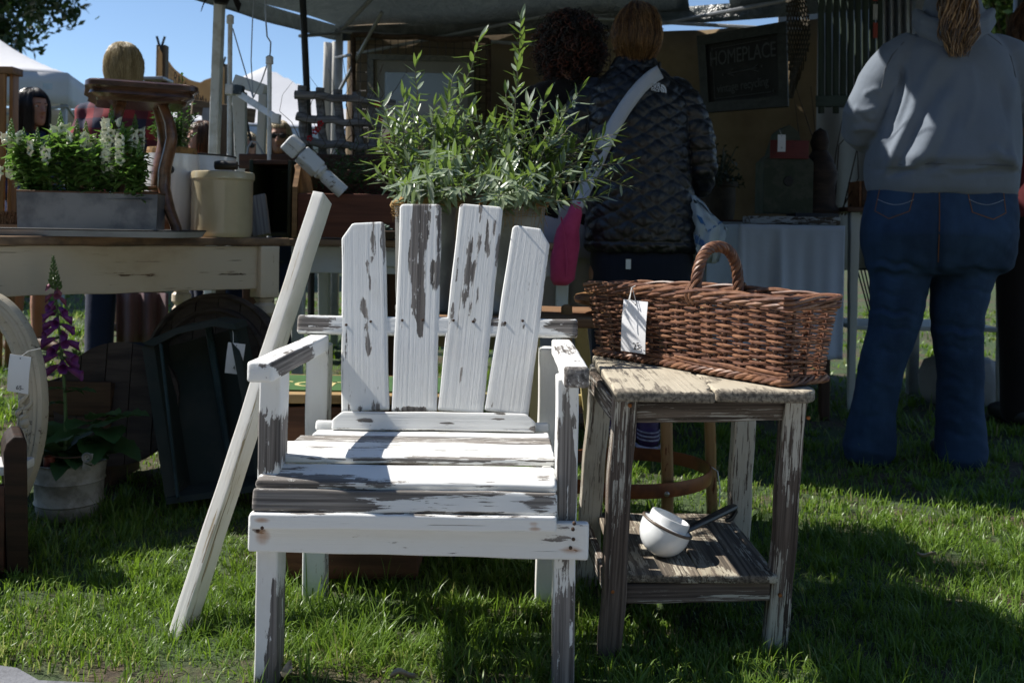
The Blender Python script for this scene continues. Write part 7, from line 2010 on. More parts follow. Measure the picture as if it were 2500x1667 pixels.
        for j in range(9):
            t = j/8; a = L_[0] if t == 0 else None
            def pol(L, t):
                k = min(1, int(t*2)); u = t*2-k; return (L[k][0]+(L[k+1][0]-L[k][0])*u, L[k][1]+(L[k+1][1]-L[k][1])*u)
            l, r_ = pol(L_, t), pol(R_, t)
            for i in range(9): u = i/8; vv.append(onj(l[0]+(r_[0]-l[0])*u, l[1]+(r_[1]-l[1])*u, .0004+.0026*min(1, 6*u, 6*(1-u))*min(1, 6*(1-t)+.0)))
        for j in range(8):
            for i in range(8): ff.append((j*9+i, j*9+i+1, j*9+i+10, j*9+i+9))
        MB().add(vv, ff).build('pocket', M_denim, root, auto=False)
        x0, x1 = (2143, 2232) if pk[0][0] < 2300 else (2366, 2452)
        mb = MB()
        for k in range(20):
            u0, u1 = k/20, (k+.6)/20; f_ = lambda u: onj(x0+(x1-x0)*u, 487+13*math.sin(math.pi*u), .0040)
            mb.tube([f_(u0), f_(u1)], .0011, 4)
        mb.build('curved_stitching', st2, root)
    MB().tube([onj(2292+2*math.sin(k*.4), 440+20*k, .001) for k in range(11)], .0016, 5).build('centre_seam', st, root)
    sh = mat_plain('dark_shoe', (.02, .02, .024), .6)
    for px in (2121, 2346):
        c_ = P(px, 1115, d); pieces(root, 'shoe', fuse([rtube([(c_.x, d+.0, .035), (c_.x, d+.05, .04), (c_.x, d+.12, .036), (c_.x, d+.18, .03)], [.04, .048, .044, .034])], .008, 3), sh)
    # ponytail ----------------------------------------------------
    rg = random.Random(3); mb = MB(); rv = []
    for i in range(240):
        u = rg.uniform(-1, 1); w = rg.uniform(-1, 1); ph = rg.uniform(0, 6.28); L = rg.uniform(.82, 1.06); k_ = rg.random(); pts = []; am = rg.uniform(.004, .011)
        nx = rg.randint(0, 6)
        for j in range(16):
            t = j/15*L; y = -70+200*t; cxp = 2322+26*t+8*math.sin(t*4)
            wd = (16+30*math.sin(min(1, t*1.25)*1.8))*(1-max(0, t-.75)*2.2)
            p = P(cxp+u*wd, y, d-.13-.02*t); p += Vector((am*math.sin(t*15+nx*.9), -.018*w+am*math.cos(t*15+nx*.9), 0)); pts.append(p)
        q = len(mb.v); mb.tube(pts, [.0042*(1-.72*(j/15)**2) for j in range(16)], 4, False); rv += [k_]*(len(mb.v)-q)
    o = mb.build('ponytail', H_LIGHT, root, auto=False); attr(o.data, 'rnd', rv)
    hair_cap(HM, .05, H_LIGHT, root, 4, 300)
hoodie_person()

# ------------------------------------------------------------------ the person in the quilted jacket, centre
def quilted_person():
    d = 3.72; cx = P(1555, 400, d)
    root = thing('person', 'person with short golden brown hair in a black quilted jacket, seen from behind', 'person', (cx.x, d, 0))
    hv, HM = head_vf(P(1553, 98, d), math.pi, .98)
    body = hv + [rows([(180, 1490, 1610, .08), (240, 1450, 1650, .10), (400, 1455, 1650, .12), (560, 1450, 1670, .13), (660, 1450, 1670, .13)], d)]
    for xs in ((1490, 1490, 1495, 1497), (1615, 1600, 1590, 1580)): body.append(rtube([P(x, y, d) for x, y in zip(xs, (660, 800, 940, 1070))], [.085, .06, .052, .04]))
    aL = [P(1432, 235, d), P(1402, 330, d-.02), P(1392, 420, d), P(1430, 450, d+.14), P(1480, 455, d+.26)]
    aR = [P(1668, 240, d), P(1705, 330, d-.02), P(1712, 430, d), P(1690, 458, d+.14), P(1640, 462, d+.26)]
    body += [rtube(aL, [.045, .042, .038, .034, .028]), rtube(aR, [.045, .042, .038, .034, .028])] + hand_vf(aL[-1], aL[-1]-aL[-2], (0, 0, 1), 1, False) + hand_vf(aR[-1], aR[-1]-aR[-2], (0, 0, 1), 1, True)
    pieces(root, 'body', fuse(body, .009, 3), SKIN)
    jk = [rows([(612, 1436, 1698, .150), (600, 1430, 1702, .160), (560, 1432, 1700, .162), (500, 1436, 1692, .158), (430, 1436, 1682, .150), (360, 1432, 1680, .145), (300, 1426, 1680, .138), (250, 1428, 1676, .126), (215, 1446, 1660, .112), (190, 1474, 1632, .096), (172, 1494, 1606, .080), (146, 1500, 1600, .074)], d, .88, 40),
          rtube([P(1452, 225, d), P(1430, 250, d), P(1404, 330, d-.01), P(1394, 410, d), P(1400, 440, d+.05), P(1440, 456, d+.16)], [.055, .062, .062, .058, .055, .048], 20),
          rtube([P(1646, 225, d), P(1668, 250, d), P(1700, 330, d-.01), P(1709, 410, d), P(1706, 446, d+.05), P(1670, 462, d+.16)], [.055, .062, .062, .058, .055, .048], 20)]
    me = fuse(jk, .0052, 4); base_v = [v.co.copy() for v in me.vertices]; base_p = [tuple(p.vertices) for p in me.polygons]
    def quilt(co, no):
        ang = np.arctan2(co[:, 0]-cx.x, -(co[:, 1]-d))*.20 + co[:, 0]*.35
        z = co[:, 2]
        zz = z+.004*np.sin(co[:, 0]*40+z*13)+.003*np.sin(co[:, 0]*17-z*31); ang = ang+.005*np.sin(z*37+co[:, 0]*11); a = (ang/.084 + zz/.029); b = (ang/.084 - zz/.029)
        cell = np.modf(np.abs(np.sin(np.floor(a*.5)*12.9+np.floor(b*.5)*78.2)*43758.5))[0]
        fa = np.abs(np.sin(a*math.pi*.5)); fb = np.abs(np.sin(b*math.pi*.5))
        puff = np.sqrt(fa*fb)
        top = np.clip((P(1555, 150, d).z+.02-z)/.05, 0, 1)
        wr = .0016*np.sin(co[:, 0]*190+z*60+3*np.sin(z*50))*puff
        hem = -.006*np.exp(-((z-P(1555, 590, d).z)/.004)**2)
        return (.0075+.005*cell)*(puff**.5)*top + wr*top + hem
    displace(me, quilt)
    m, nt, b, _ = mat_new('black_quilted_nylon')
    n1 = noise(nt, coords(nt, (70, 70, 40)), 1, 4, .6, 1.2)
    b.inputs['Base Color'].default_value = (.005, .006, .009, 1); b.inputs['Roughness'].default_value = .34; b.inputs['Specular IOR Level'].default_value = .45
    nt.links.new(bump(nt, n1, .004, .7), b.inputs['Normal'])
    o = pieces(root, 'quilted_jacket', me, m)
    bv = BVHTree.FromPolygons(base_v, base_p)
    def on(px, py, off=.004):
        dr = (P(px, py, 1)-cam.location).normalized(); h = bv.ray_cast(cam.location, dr)
        return (h[0] if h[0] else P(px, py, d-.1)) - dr*off
    # collar
    pieces(root, 'collar', fuse([rows([(178, 1488, 1612, .088), (160, 1494, 1606, .084), (142, 1500, 1600, .078)], d)], .006, 2), m)
    # emblem: three short lines of lettering beside a ribbed quarter dome
    wm = mat_plain('white_print', (.50, .56, .64), .7, var=.05)
    c0 = on(1606, 214, .021); nrm = (cam.location-c0).normalized(); X = Vector((1, 0, -.14)); X = (X-nrm*X.dot(nrm)).normalized(); Y = nrm.cross(X)
    def put(me_, x, y, name):
        M = Matrix((X, Y, nrm)).transposed().to_4x4(); M.translation = c0+X*x+Y*y; link(name, me_, wm, root, M)
    for k, (w, x) in enumerate((('THE', -.006), ('NORTH', -.0105), ('FACE', -.007))): put(text_mesh(w, .0148, .0003, align='CENTER', spacing=.9, offset=.0004), x, .0105-.0105*k, 'emblem_lettering')
    for r0, r1 in ((.006, .0115), (.0135, .0195), (.0215, .0285)):
        v = []; f = []; n = 12
        for i in range(n+1):
            a = math.pi/2*i/n
            for r_ in (r0, r1): v.append((r_*math.cos(a)*.85, r_*math.sin(a), .0003))
        for i in range(n): f.append((2*i, 2*i+1, 2*i+3, 2*i+2))
        put(mesh('emblem_arc', v, f, False), .010, -.015, 'emblem_arc')
    # crossbody strap and pink bag
    sm = mat_cloth('pale_grey_webbing', (.42, .45, .50), .85, 900, var=.1)
    path = [(1612, 176), (1600, 182), (1585, 190), (1565, 208), (1545, 234), (1525, 262), (1505, 294), (1488, 326), (1472, 358), (1456, 396), (1440, 436), (1424, 470), (1408, 500)]
    v = []; f = []
    for i, (x, y) in enumerate(path):
        a, c_ = path[max(0, i-1)], path[min(len(path)-1, i+1)]; tx, ty = c_[0]-a[0], c_[1]-a[1]; L = math.hypot(tx, ty); nx, ny = -ty/L, tx/L
        for s in (-1, -.35, .35, 1): v.append(on(x+nx*17*s, y+ny*17*s, .023 if abs(s) < .5 else .021))
    # straighten: the band does not follow each puff
    for _ in range(3):
        w = [q.copy() for q in v]
        for i in range(1, len(path)-1):
            for s in range(4): v[i*4+s] = (w[(i-1)*4+s]+w[i*4+s]*2+w[(i+1)*4+s])/4
    for i in range(len(path)-1):
        for s in range(3): f.append((i*4+s, i*4+s+1, i*4+s+5, i*4+s+4))
    thick('strap', v, f, .004, sm, root)
    pk = mat_cloth('pink_canvas', (.50, .06, .155), .8, 500, var=.3, c2=(.30, .025, .08))
    bag = thing('shoulder_bag', 'bright pink shoulder bag hanging at the left hip of the quilted jacket', 'bag', P(1385, 690, 3.66))
    sec = [(696, 1354, 1388, .03), (682, 1345, 1404, .042), (640, 1343, 1410, .05), (600, 1347, 1414, .05), (560, 1361, 1417, .044), (522, 1381, 1419, .032), (494, 1397, 1421, .016)]
    v, f = rows(sec, 3.62, .7, 20)
    v = [p+Vector((.004*math.sin(p.z*60), .006*math.sin(p.z*38+p.x*30), 0)) for p in v]
    bo = MB().add(v, f).build('bag_body', pk, bag, auto=False)
    MB().tube([P(1370, 530, 3.568), P(1380, 590, 3.562), P(1384, 650, 3.566), P(1380, 688, 3.58)], .0028, 5).build('bag_piping', pk, bag)
    # trousers, shoes
    nv = mat_cloth('dark_navy_trousers', (.012, .016, .028), .9, 600, var=.2)
    pieces(root, 'trousers', fuse([rows([(580, 1445, 1690, .135), (640, 1440, 1694, .145), (700, 1442, 1690, .135), (740, 1450, 1680, .10)], d, .88),
        rtube([P(1500, 690, d), P(1494, 800, d), P(1492, 930, d), P(1490, 1062, d)], [.098, .080, .068, .064], 20), rtube([P(1630, 690, d), P(1610, 800, d), P(1592, 930, d), P(1578, 1058, d)], [.098, .080, .068, .064], 20)], .008, 4), nv)
    MB().box(on(1534, 645, .02) if False else P(1534, 645, d-.16), (.018, .003, .036)).build('white_label', mat_plain('white_label', (.6, .62, .6), .7), root, smooth=False)
    pu = mat_plain('purple_sneaker', (.045, .018, .075), .6, var=.3, sc=40); so = mat_plain('pale_sole', (.40, .36, .44), .6, var=.4, sc=60)
    for px, yy in ((1490, d), (1578, 3.64)):
        c_ = P(px, 1080, yy)
        pieces(root, 'sneaker', fuse([rtube([(c_.x, yy-.075, .05), (c_.x, yy, .055), (c_.x, yy+.10, .042), (c_.x, yy+.165, .032)], [.038, .046, .044, .034]), rtube([(c_.x, yy-.05, .06), (c_.x, yy-.04, .10)], [.036, .038])], .007, 2), pu)
        MB().tube([Vector((c_.x+.044*math.cos(a), yy-.04+.078*math.sin(a), .022)) for a in [math.pi+math.pi*k/12 for k in range(13)]], .007, 6).build('sole', so, root)
        for k in range(3): MB().tube([Vector((c_.x+.040*math.cos(a), yy-.045+.068*math.sin(a), .05+.014*k)) for a in [math.pi+math.pi*j/10 for j in range(11)]], .0028, 5).build('stripe', so, root)
    # short layered hair
    o = hair_cap(HM, .002, H_GOLD, root, 11, 3200, .0012, .030, .040, .002, back_len=.080, taper=.42)
    MB().lathe([(0, .012), (.004, .010), (.006, 0), (.005, -.012), (0, -.014)], 10, Matrix.Translation(P(1610, 158, d-.03))).build('earring', M_black, root)
    # blue white carrier bag held at the right
    pb = mat_cloth('thin_white_plastic', (.46, .56, .64), .35, 60, .0, var=.15, trans=.2); ink = mat_plain('blue_print', (.04, .15, .38), .5, var=.3, sc=60)
    bg_ = thing('carrier_bag', 'crumpled white plastic carrier bag with blue print held by the quilted jacket person', 'carrier bag', P(1725, 610, 3.7))
    rg = random.Random(8); rw = [(478, 1676, 1696, .02), (500, 1676, 1716, .05), (530, 1680, 1738, .07), (555, 1684, 1770, .08), (575, 1686, 1766, .085), (610, 1690, 1756, .08), (640, 1694, 1746, .06)]
    v, f = rows(rw, 3.66, .8, 36)
    v = [p+Vector((.009*math.sin(p.z*70+i*1.9), .012*math.sin(p.z*50+i*1.3), .004*math.sin(i*2.2))) for i, p in enumerate(v)]
    bb = MB().add(v, f).build('bag_film', pb, bg_, auto=False)
    bvb = BVHTree.FromPolygons([world_of(bg_) @ q.co for q in bb.data.vertices], [p.vertices[:] for p in bb.data.polygons])
    def onb(px, py):
        dr = (P(px, py, 1)-cam.location).normalized(); h = bvb.ray_cast(cam.location, dr); return (h[0] if h[0] else P(px, py, 3.6))-dr*.002
    mb = MB()
    for k in range(7): mb.tube([onb(1697+4*k, 572+3*k), onb(1700+4*k, 594+2*k)], .002, 4)
    for k in range(9): mb.tube([onb(1730+4*k, 566-3*k), onb(1732+4*k, 560-3*k+(k % 3)*3)], .0022, 4)
    for k in range(4): mb.tube([onb(1702+3*k, 525+2*k), onb(1712+3*k, 545+2*k)], .0025, 4)
    mb.build('blue_print', ink, bg_)
quilted_person()

# ------------------------------------------------------------------ base figure for everyone else
def simple_person(name_label, px, d, top, yaw, hair, hair_args, top_mat, leg_mat, shoe=M_black, crop=0.0, glasses=False, seed=1, sleeves=True, curls=False, group=None, skin=None, long_hair=0.0):
    """stands on the grass at photo column px and distance d; top = height of the crown"""
    x = P(px, 560, d).x; root = thing('person', name_label, 'person', (x, d, 0), 0, group)
    s = top/1.70; M = Matrix.Translation((x, d, 0)) @ Matrix.Rotation(yaw, 4, 'Z') @ Matrix.Scale(s, 4)
    key = 'body_%d' % int(crop*100)
    if 'body_base' not in bpy.data.meshes:
        hv, HM = head_vf((0, 0, 1.585))
        b = hv + [loft([ell((0, .02, z), rx, ry, 24, .9) for z, rx, ry in ((.80, .15, .11), (.90, .165, .12), (1.02, .135, .10), (1.15, .145, .11), (1.28, .165, .11), (1.36, .165, .095), (1.405, .12, .08), (1.43, .07, .06))])]
        for sx in (-1, 1):
            b.append(rtube([(sx*.085, .02, .82), (sx*.09, .01, .50), (sx*.09, .03, .30), (sx*.09, .04, .08)], [.085, .058, .056, .038]))
            b.append(rtube([(sx*.09, .07, .04), (sx*.09, 0, .035), (sx*.092, -.10, .026), (sx*.093, -.15, .020)], [.034, .036, .036, .024]))
            a = [(sx*.175, .02, 1.35), (sx*.205, .04, 1.20), (sx*.215, .05, 1.08), (sx*.20, -.06, 1.02), (sx*.15, -.20, 1.03)]
            b.append(rtube(a, [.048, .044, .038, .036, .027])); b += hand_vf(a[-1], Vector(a[-1])-Vector(a[-2]), (0, 0, 1), .95, sx < 0)
        me = fuse(b, .0085, 2); me.name = 'body_base'; me.materials.clear(); me.materials.append(SKIN)
        t = [loft([ell((0, .02, z), rx, ry, 28, .9) for z, rx, ry in ((.84, .185, .14), (.95, .18, .138), (1.05, .165, .128), (1.18, .172, .132), (1.30, .186, .126), (1.37, .180, .108), (1.415, .13, .09), (1.44, .078, .068))])]
        for sx in (-1, 1): t.append(rtube([(sx*.165, .02, 1.35), (sx*.207, .04, 1.20), (sx*.218, .05, 1.08), (sx*.203, -.05, 1.018), (sx*.165, -.16, 1.026)], [.062, .058, .053, .049, .043], 18))
        me = fuse(t, .009, 4); me.name = 'top_base'
        displace(me, lambda co, no: .006*np.sin(co[:, 2]*34+co[:, 0]*22)+.004*np.sin(co[:, 0]*60-co[:, 2]*45))
        for nm, z1 in (('trousers_long', .05), ('trousers_crop', .42), ('trousers_capri', .30)):
            l = [loft([ell((0, .02, z), rx, ry, 28, .9) for z, rx, ry in ((.70, .16, .11), (.80, .18, .135), (.90, .182, .14), (.98, .165, .125))])]
            for sx in (-1, 1):
                pts = [(sx*.088, .02, .82), (sx*.09, .01, .52)]; rd = [.095, .076]
                if z1 < .4: pts.append((sx*.09, .03, max(z1, .30))); rd.append(.070)
                if z1 < .2: pts.append((sx*.09, .035, z1)); rd.append(.066)
                if z1 > .4: pts.append((sx*.09, .02, z1)); rd.append(.075)
                l.append(rtube(pts, rd, 18))
            me = fuse(l, .009, 3); me.name = nm
    def inst(nm, part, mat):
        me = bpy.data.meshes[nm].copy() if nm in bpy.data.meshes else None; me.materials.clear(); me.materials.append(mat); me.name = part
        return link(part, me, None, root, M)
    o = link('body', bpy.data.meshes['body_base'], None, root, M)
    inst('top_base', 'top', top_mat)
    inst('trousers_long' if crop == 0 else ('trousers_crop' if crop > .35 else 'trousers_capri'), 'trousers', leg_mat)
    HM = M @ Matrix.Translation((0, 0, 1.585))
    if curls:
        rg = random.Random(seed); mb = MB(); rv = []
        v, f = loft([ell((0, .02, z), rx, ry, 24) for z, rx, ry in ((-.12, .08, .065), (-.05, .094, .09), (.02, .097, .102), (.08, .085, .09), (.11, .06, .062), (.128, .02, .02))]); mb.add([HM @ p for p in v], f); rv += [.1]*len(v)
        for i in range(950):
            a = rg.uniform(0, 6.28); el = math.asin(max(-.87, min(1, rg.uniform(-.87, 1.0))))
            if math.sin(a) < -.45 and el < .5: continue
            c = Vector((math.cos(a)*math.cos(el)*.102, math.sin(a)*math.cos(el)*.108+.02, math.sin(el)*.128+.0)); dr = (c-Vector((0, .02, 0))).normalized()
            fall = (Vector((0, 0, -1))*.9+dr*.55+Vector((rg.gauss(0, .3), rg.gauss(0, .3), .25*max(0, math.sin(el))))).normalized(); sd = fall.orthogonal().normalized(); up = fall.cross(sd); L = rg.uniform(.05, .10); rr = rg.uniform(.006, .011); ph = rg.uniform(0, 6); tn = rg.uniform(2, 3.4); k_ = rg.random()**1.8
            pts = [HM @ (c+fall*L*t+dr*.012*math.sin(t*3)+(sd*math.cos(ph+t*6.28*tn)+up*math.sin(ph+t*6.28*tn))*rr*min(1, t*3+.3)) for t in [k/15 for k in range(16)]]
            q = len(mb.v); mb.tube(pts, [.0030*(1-.5*k/15) for k in range(16)], 4, False); rv += [k_]*(len(mb.v)-q)
        o = mb.build('hair', hair, root, auto=False); attr(o.data, 'rnd', rv)
    else: hair_cap(HM, *hair_args[:1], hair, root, seed, **(hair_args[1] if len(hair_args) > 1 else {}))
    if abs(math.sin(yaw/2)) < .8: face_parts(HM, root, True, glasses)
    if not hasattr(simple_person, 'shoe_me'):
        l = [rtube([(0, .075, .042), (0, 0, .044), (0, -.10, .034), (0, -.155, .028)], [.040, .046, .042, .032])]; simple_person.shoe_me = fuse(l, .009, 2)
    for sx in (-1, 1):
        me = simple_person.shoe_me; me2 = me.copy(); me2.materials.clear(); me2.materials.append(shoe); link('shoe', me2, None, root, M @ Matrix.Translation((sx*.091, 0, 0)))
    return root
def crowd():
    def plaid():
        m, nt, b, _ = mat_new('red_navy_plaid'); co = nd(nt, 'TexCoord').outputs['Object']; sx = nd(nt, 'SeparateXYZ', {0: co})
        def band(k, f): return math_(nt, 'GREATER_THAN', math_(nt, 'SINE', math_(nt, 'MULTIPLY', sx.outputs[k], f)), .0)
        a = math_(nt, 'ADD', math_(nt, 'MULTIPLY', band(0, 62), .5), math_(nt, 'MULTIPLY', band(2, 62), .5))
        nt.links.new(ramp(nt, a, [(.1, (.015, .018, .05)), (.5, (.09, .015, .03)), (.95, (.21, .022, .03))]), b.inputs['Base Color']); b.inputs['Roughness'].default_value = .9
        return m
    dk = mat_cloth('dark_brown_top', (.014, .011, .011), .9, 500); navy = mat_cloth('navy_trousers', (.012, .018, .045), .9, 500); blue = mat_cloth('blue_jacket', (.025, .045, .13), .85, 500)
    jean = mat_cloth('mid_blue_jeans', (.07, .13, .24), .9, 600); lil = mat_cloth('lilac_grey_capri', (.48, .46, .52), .85, 700, var=.12); red = mat_cloth('red_top', (.30, .03, .02), .85, 500); khaki = mat_cloth('khaki', (.14, .125, .08), .9, 500)
    maroon = mat_cloth('maroon_top', (.10, .018, .022), .9, 500); olive = mat_cloth('olive_top', (.06, .065, .04), .9, 500); white = mat_cloth('white_top', (.55, .55, .54), .9, 500)
    shoe2 = mat_plain('brown_sandal', (.12, .07, .04), .6)
    simple_person('person with big dark curly hair and black top, left of the quilted jacket', 1385, 3.98, 1.665, math.pi, H_CURL, (.1,), dk, lil, shoe2, .30, seed=2, curls=True)
    simple_person('person with long straight black hair in a blue jacket and cropped jeans, behind the snapdragons', 76, 6.05, 1.60, R(62), H_BLACK, (.26, dict(n=1800, r=.0018, vol=.032, jitter=.006, fringe=False, back_len=.32)), blue, jean, shoe2, .42, seed=5)
    simple_person('person with ash blonde bob and red plaid shirt, seen from behind, beyond the plant stand', 297, 4.90, 1.685, math.pi, H_BLOND, (.115, dict(n=2600, r=.0013, vol=.018, jitter=.030, back_len=.115, taper=.30)), plaid(), navy, seed=6)
    simple_person('distant person with dark brown hair and red top between the shrub and the white pole', 488, 6.4, 1.46, R(-60), H_BROWN, (.13, dict(vol=.02)), red, navy, seed=8)
    simple_person('distant blonde person with dark sunglasses left of the thin silver rod', 603, 6.9, 1.44, R(12), H_BLOND, (.12, dict(vol=.018)), white, navy, glasses=True, seed=9)
    simple_person('distant person with sunglasses and long fair hair behind the right white pipe', 678, 5.9, 1.42, R(8), H_BLOND, (.24, dict(vol=.02, fringe=False)), olive, navy, glasses=True, seed=10)
    simple_person('person with shaggy auburn hair in a maroon top at the right edge of the photo', 2535, 4.25, 1.80, math.pi, H_BROWN, (.12, dict(n=1500, r=.0016, vol=.055, wave=.010, jitter=.05)), maroon, dk, seed=12)
    simple_person('distant person in khaki trousers behind the plant stand, mostly hidden', 262, 7.2, 1.55, R(200), H_BROWN, (.1,), olive, khaki, shoe2, .30, seed=13)
crowd()
# ================================================================== far away: tents, banner, rails, trees
def popup_tent(label, px, d, w, ez, pz, yaw, mat):
    x = P(px, 560, d).x; root = thing('popup_tent', label, 'tent', (x, d, 0)); Mz = Matrix.Translation((x, d, 0)) @ Matrix.Rotation(yaw, 4, 'Z')
    h = w/2
    def rf(u, v):
        a, b = (u*2-1), (v*2-1); k = 1-max(abs(a), abs(b)); return Mz @ Vector((a*h, b*h, ez+(pz-ez)*(k**1.12) - .03*math.sin(math.pi*min(1, k*1.3))))
    v, f = grid_sheet(rf, 24, 24); thick('roof', v, f, .004, mat, root)
    c = [Mz @ Vector((a*h*1.004, b*h*1.004, ez)) for a, b in ((-1, -1), (1, -1), (1, 1), (-1, 1))]
    for i in range(4):
        p, q = c[i], c[(i+1) % 4]; v, f = grid_sheet(lambda u, w_: p.lerp(q, u)+Vector((0, 0, -.30*w_-.02*math.sin(math.pi*u))), 12, 3); thick('valance', v, f, .004, mat, root)
        pp = p.lerp(c[(i+2) % 4], .01); MB().box((pp.x, pp.y, ez/2), (.05, .05, ez)).build('post', M_alu, root)
        MB().tube([p+Vector((0, 0, -.32)), p.lerp(q, .5)+Vector((0, 0, -.62)), q+Vector((0, 0, -.32))], .015, 5).build('truss_bar', M_alu, root)
        MB().tube([p+Vector((0, 0, -.62)), p.lerp(q, .5)+Vector((0, 0, -.32)), q+Vector((0, 0, -.62))], .015, 5).build('truss_bar', M_alu, root)
    return root, c
wt = mat_cloth('white_tent_cloth', (.74, .74, .76), .7, 400, var=.05, sc=2, trans=.18)
r1, c1 = popup_tent('white pop up market tent behind the black haired person', -154, 10.6, 3.2, 2.22, 3.15, R(13), wt)
q = P(116, 211, 9.1); o = MB().box(q, (.085, .006, .055)).build('label_patch', mat_plain('tent_label', (.5, .56, .6), .6), r1, smooth=False)
popup_tent('far white pop up tent between the white pipes and the trellis', 640, 14.6, 3.6, 2.1, 3.15, R(20), wt)
popup_tent('farther white pop up tent seen left of the white pole', 330, 19.0, 3.6, 1.95, 2.7, R(10), wt)

def banner():
    cl = mat_cloth('tan_burlap_banner', (.46, .34, .20), .9, 260, .001, var=.2, trans=.5, sc=3); ik = mat_plain('dark_banner_ink', (.05, .035, .025), .8)
    d0, d1 = 7.2, 8.6
    root = thing('cloth_banner', 'tan sagging cloth banner lettered in dark paint hung between two posts in the distance', 'banner', P(470, 300, 7.8))
    def at(u, v, off=0.0):
        d = d0+(d1-d0)*u
        xx = 388+166*u; top = 114+55*u + 62*math.sin(math.pi*u)**.9 - 12*u
        bot = 232+ (285-232)*u*.9
        p = P(xx, top+(bot-top)*v, d); return p + Vector((0, -off-.03*math.sin(v*3+u*9)-.02*math.sin(u*30), 0))
    v, f = grid_sheet(lambda u, w: at(u, w), 40, 12); thick('banner_cloth', v, f, .004, cl, root)
    X = (at(1, .5)-at(0, .5)).normalized(); Y = Vector((0, 0, 1)); Z = X.cross(Y).normalized(); Y = Z.cross(X)
    for tx, u, v_, s in (('FERNANDINO', .50, .52, .135), ('ISLAND', .72, .84, .135)):
        M = Matrix((X, Y, Z)).transposed().to_4x4(); c = P(388+166*u, 0, d0+(d1-d0)*u); c = at(u, v_, .10); M.translation = c
        link('banner_lettering', text_mesh(tx, s, .001, spacing=1.05), ik, root, M @ Matrix.Rotation(R(-15), 4, 'Z'))
    wd = mat_wood('rough_post', (.10, .07, .045), (.17, .125, .08), (3, 30, 30), .8)
    for u, pxx in ((0.04, 397), (.96, 545)):
        d = d0+(d1-d0)*u + .05; t = P(pxx, 110+50*u, d); board('banner_post', (t.x, d, -.02), t, .07, .07, wd, root, up=(0, -1, 0), nx=4)
        for s in (-1, 1): MB().tube([t+Vector((0, -.04, -.05)), t+Vector((s*.012, -.04, .0)), t+Vector((s*.03, -.04, .06))], .009, 5).build('clip', M_black, root)
    root = thing('timber_rail', 'rough timber rail with posts below the cloth banner', 'rail', P(540, 300, 6.9))
    board('rail', P(468, 262, 6.9), P(622, 284, 7.1), .10, .05, wd, root, up=(0, -1, 0), nx=8)
    for px in (448, 551): p = P(px, 262, 6.95); board('post', (p.x, 6.98, -.02), (p.x, 6.98, p.z+.02), .09, .07, wd, root, up=(0, -1, 0), nx=6)
    p = P(504, 285, 6.8); MB().add(*loft([[p+Vector((dx*k, 0, z)) for dx in (-.03, -.01, .02, .035)]+[p+Vector((dx*k, .02, z)) for dx in (.035, .02, -.01, -.03)] for z, k in ((.06, .8), (0, 1.1), (-.06, .9), (-.08, 1.2))])).build('clamp', M_alu, root)
    root2 = thing('shelf_stand', 'small dark shelf top showing above the plant stand', 'shelf', P(380, 205, 6.6))
    board('shelf', P(354, 196, 6.6), P(411, 196, 6.6), .20, .02, M_alu, root2, up=(0, 0, 1), nx=4)
    for px in (360, 404): p = P(px, 200, 6.6); board('leg', (p.x, 6.6, -.02), (p.x, 6.6, p.z), .04, .04, wd, root2, up=(0, -1, 0), nx=4)
    # wooden cabinet at the far left edge
    cw = mat_wood('orange_pine', (.24, .11, .035), (.36, .18, .065), (2, 30, 30), .5)
    a = P(26, 300, 5.4); root3 = thing('pine_cabinet', 'tall orange brown pine cabinet at the left edge behind the flowers', 'cabinet', (a.x-.25, 5.6, 0))
    zt = P(20, 172, 5.4).z; board('side_panel', (a.x-.012, 5.455, -.01), (a.x-.012, 5.455, zt-.02), .07, .02, cw, root3, up=(1, 0, 0), nx=6)
    board('front_panel', (a.x-.28, 5.405, .0), (a.x-.28, 5.405, zt-.02), .50, .02, cw, root3, up=(0, -1, 0), nx=6); board('cornice', (a.x-.56, 5.45, zt), (a.x+.01, 5.45, zt), .12, .04, M_brownwood, root3, nx=6)
banner()

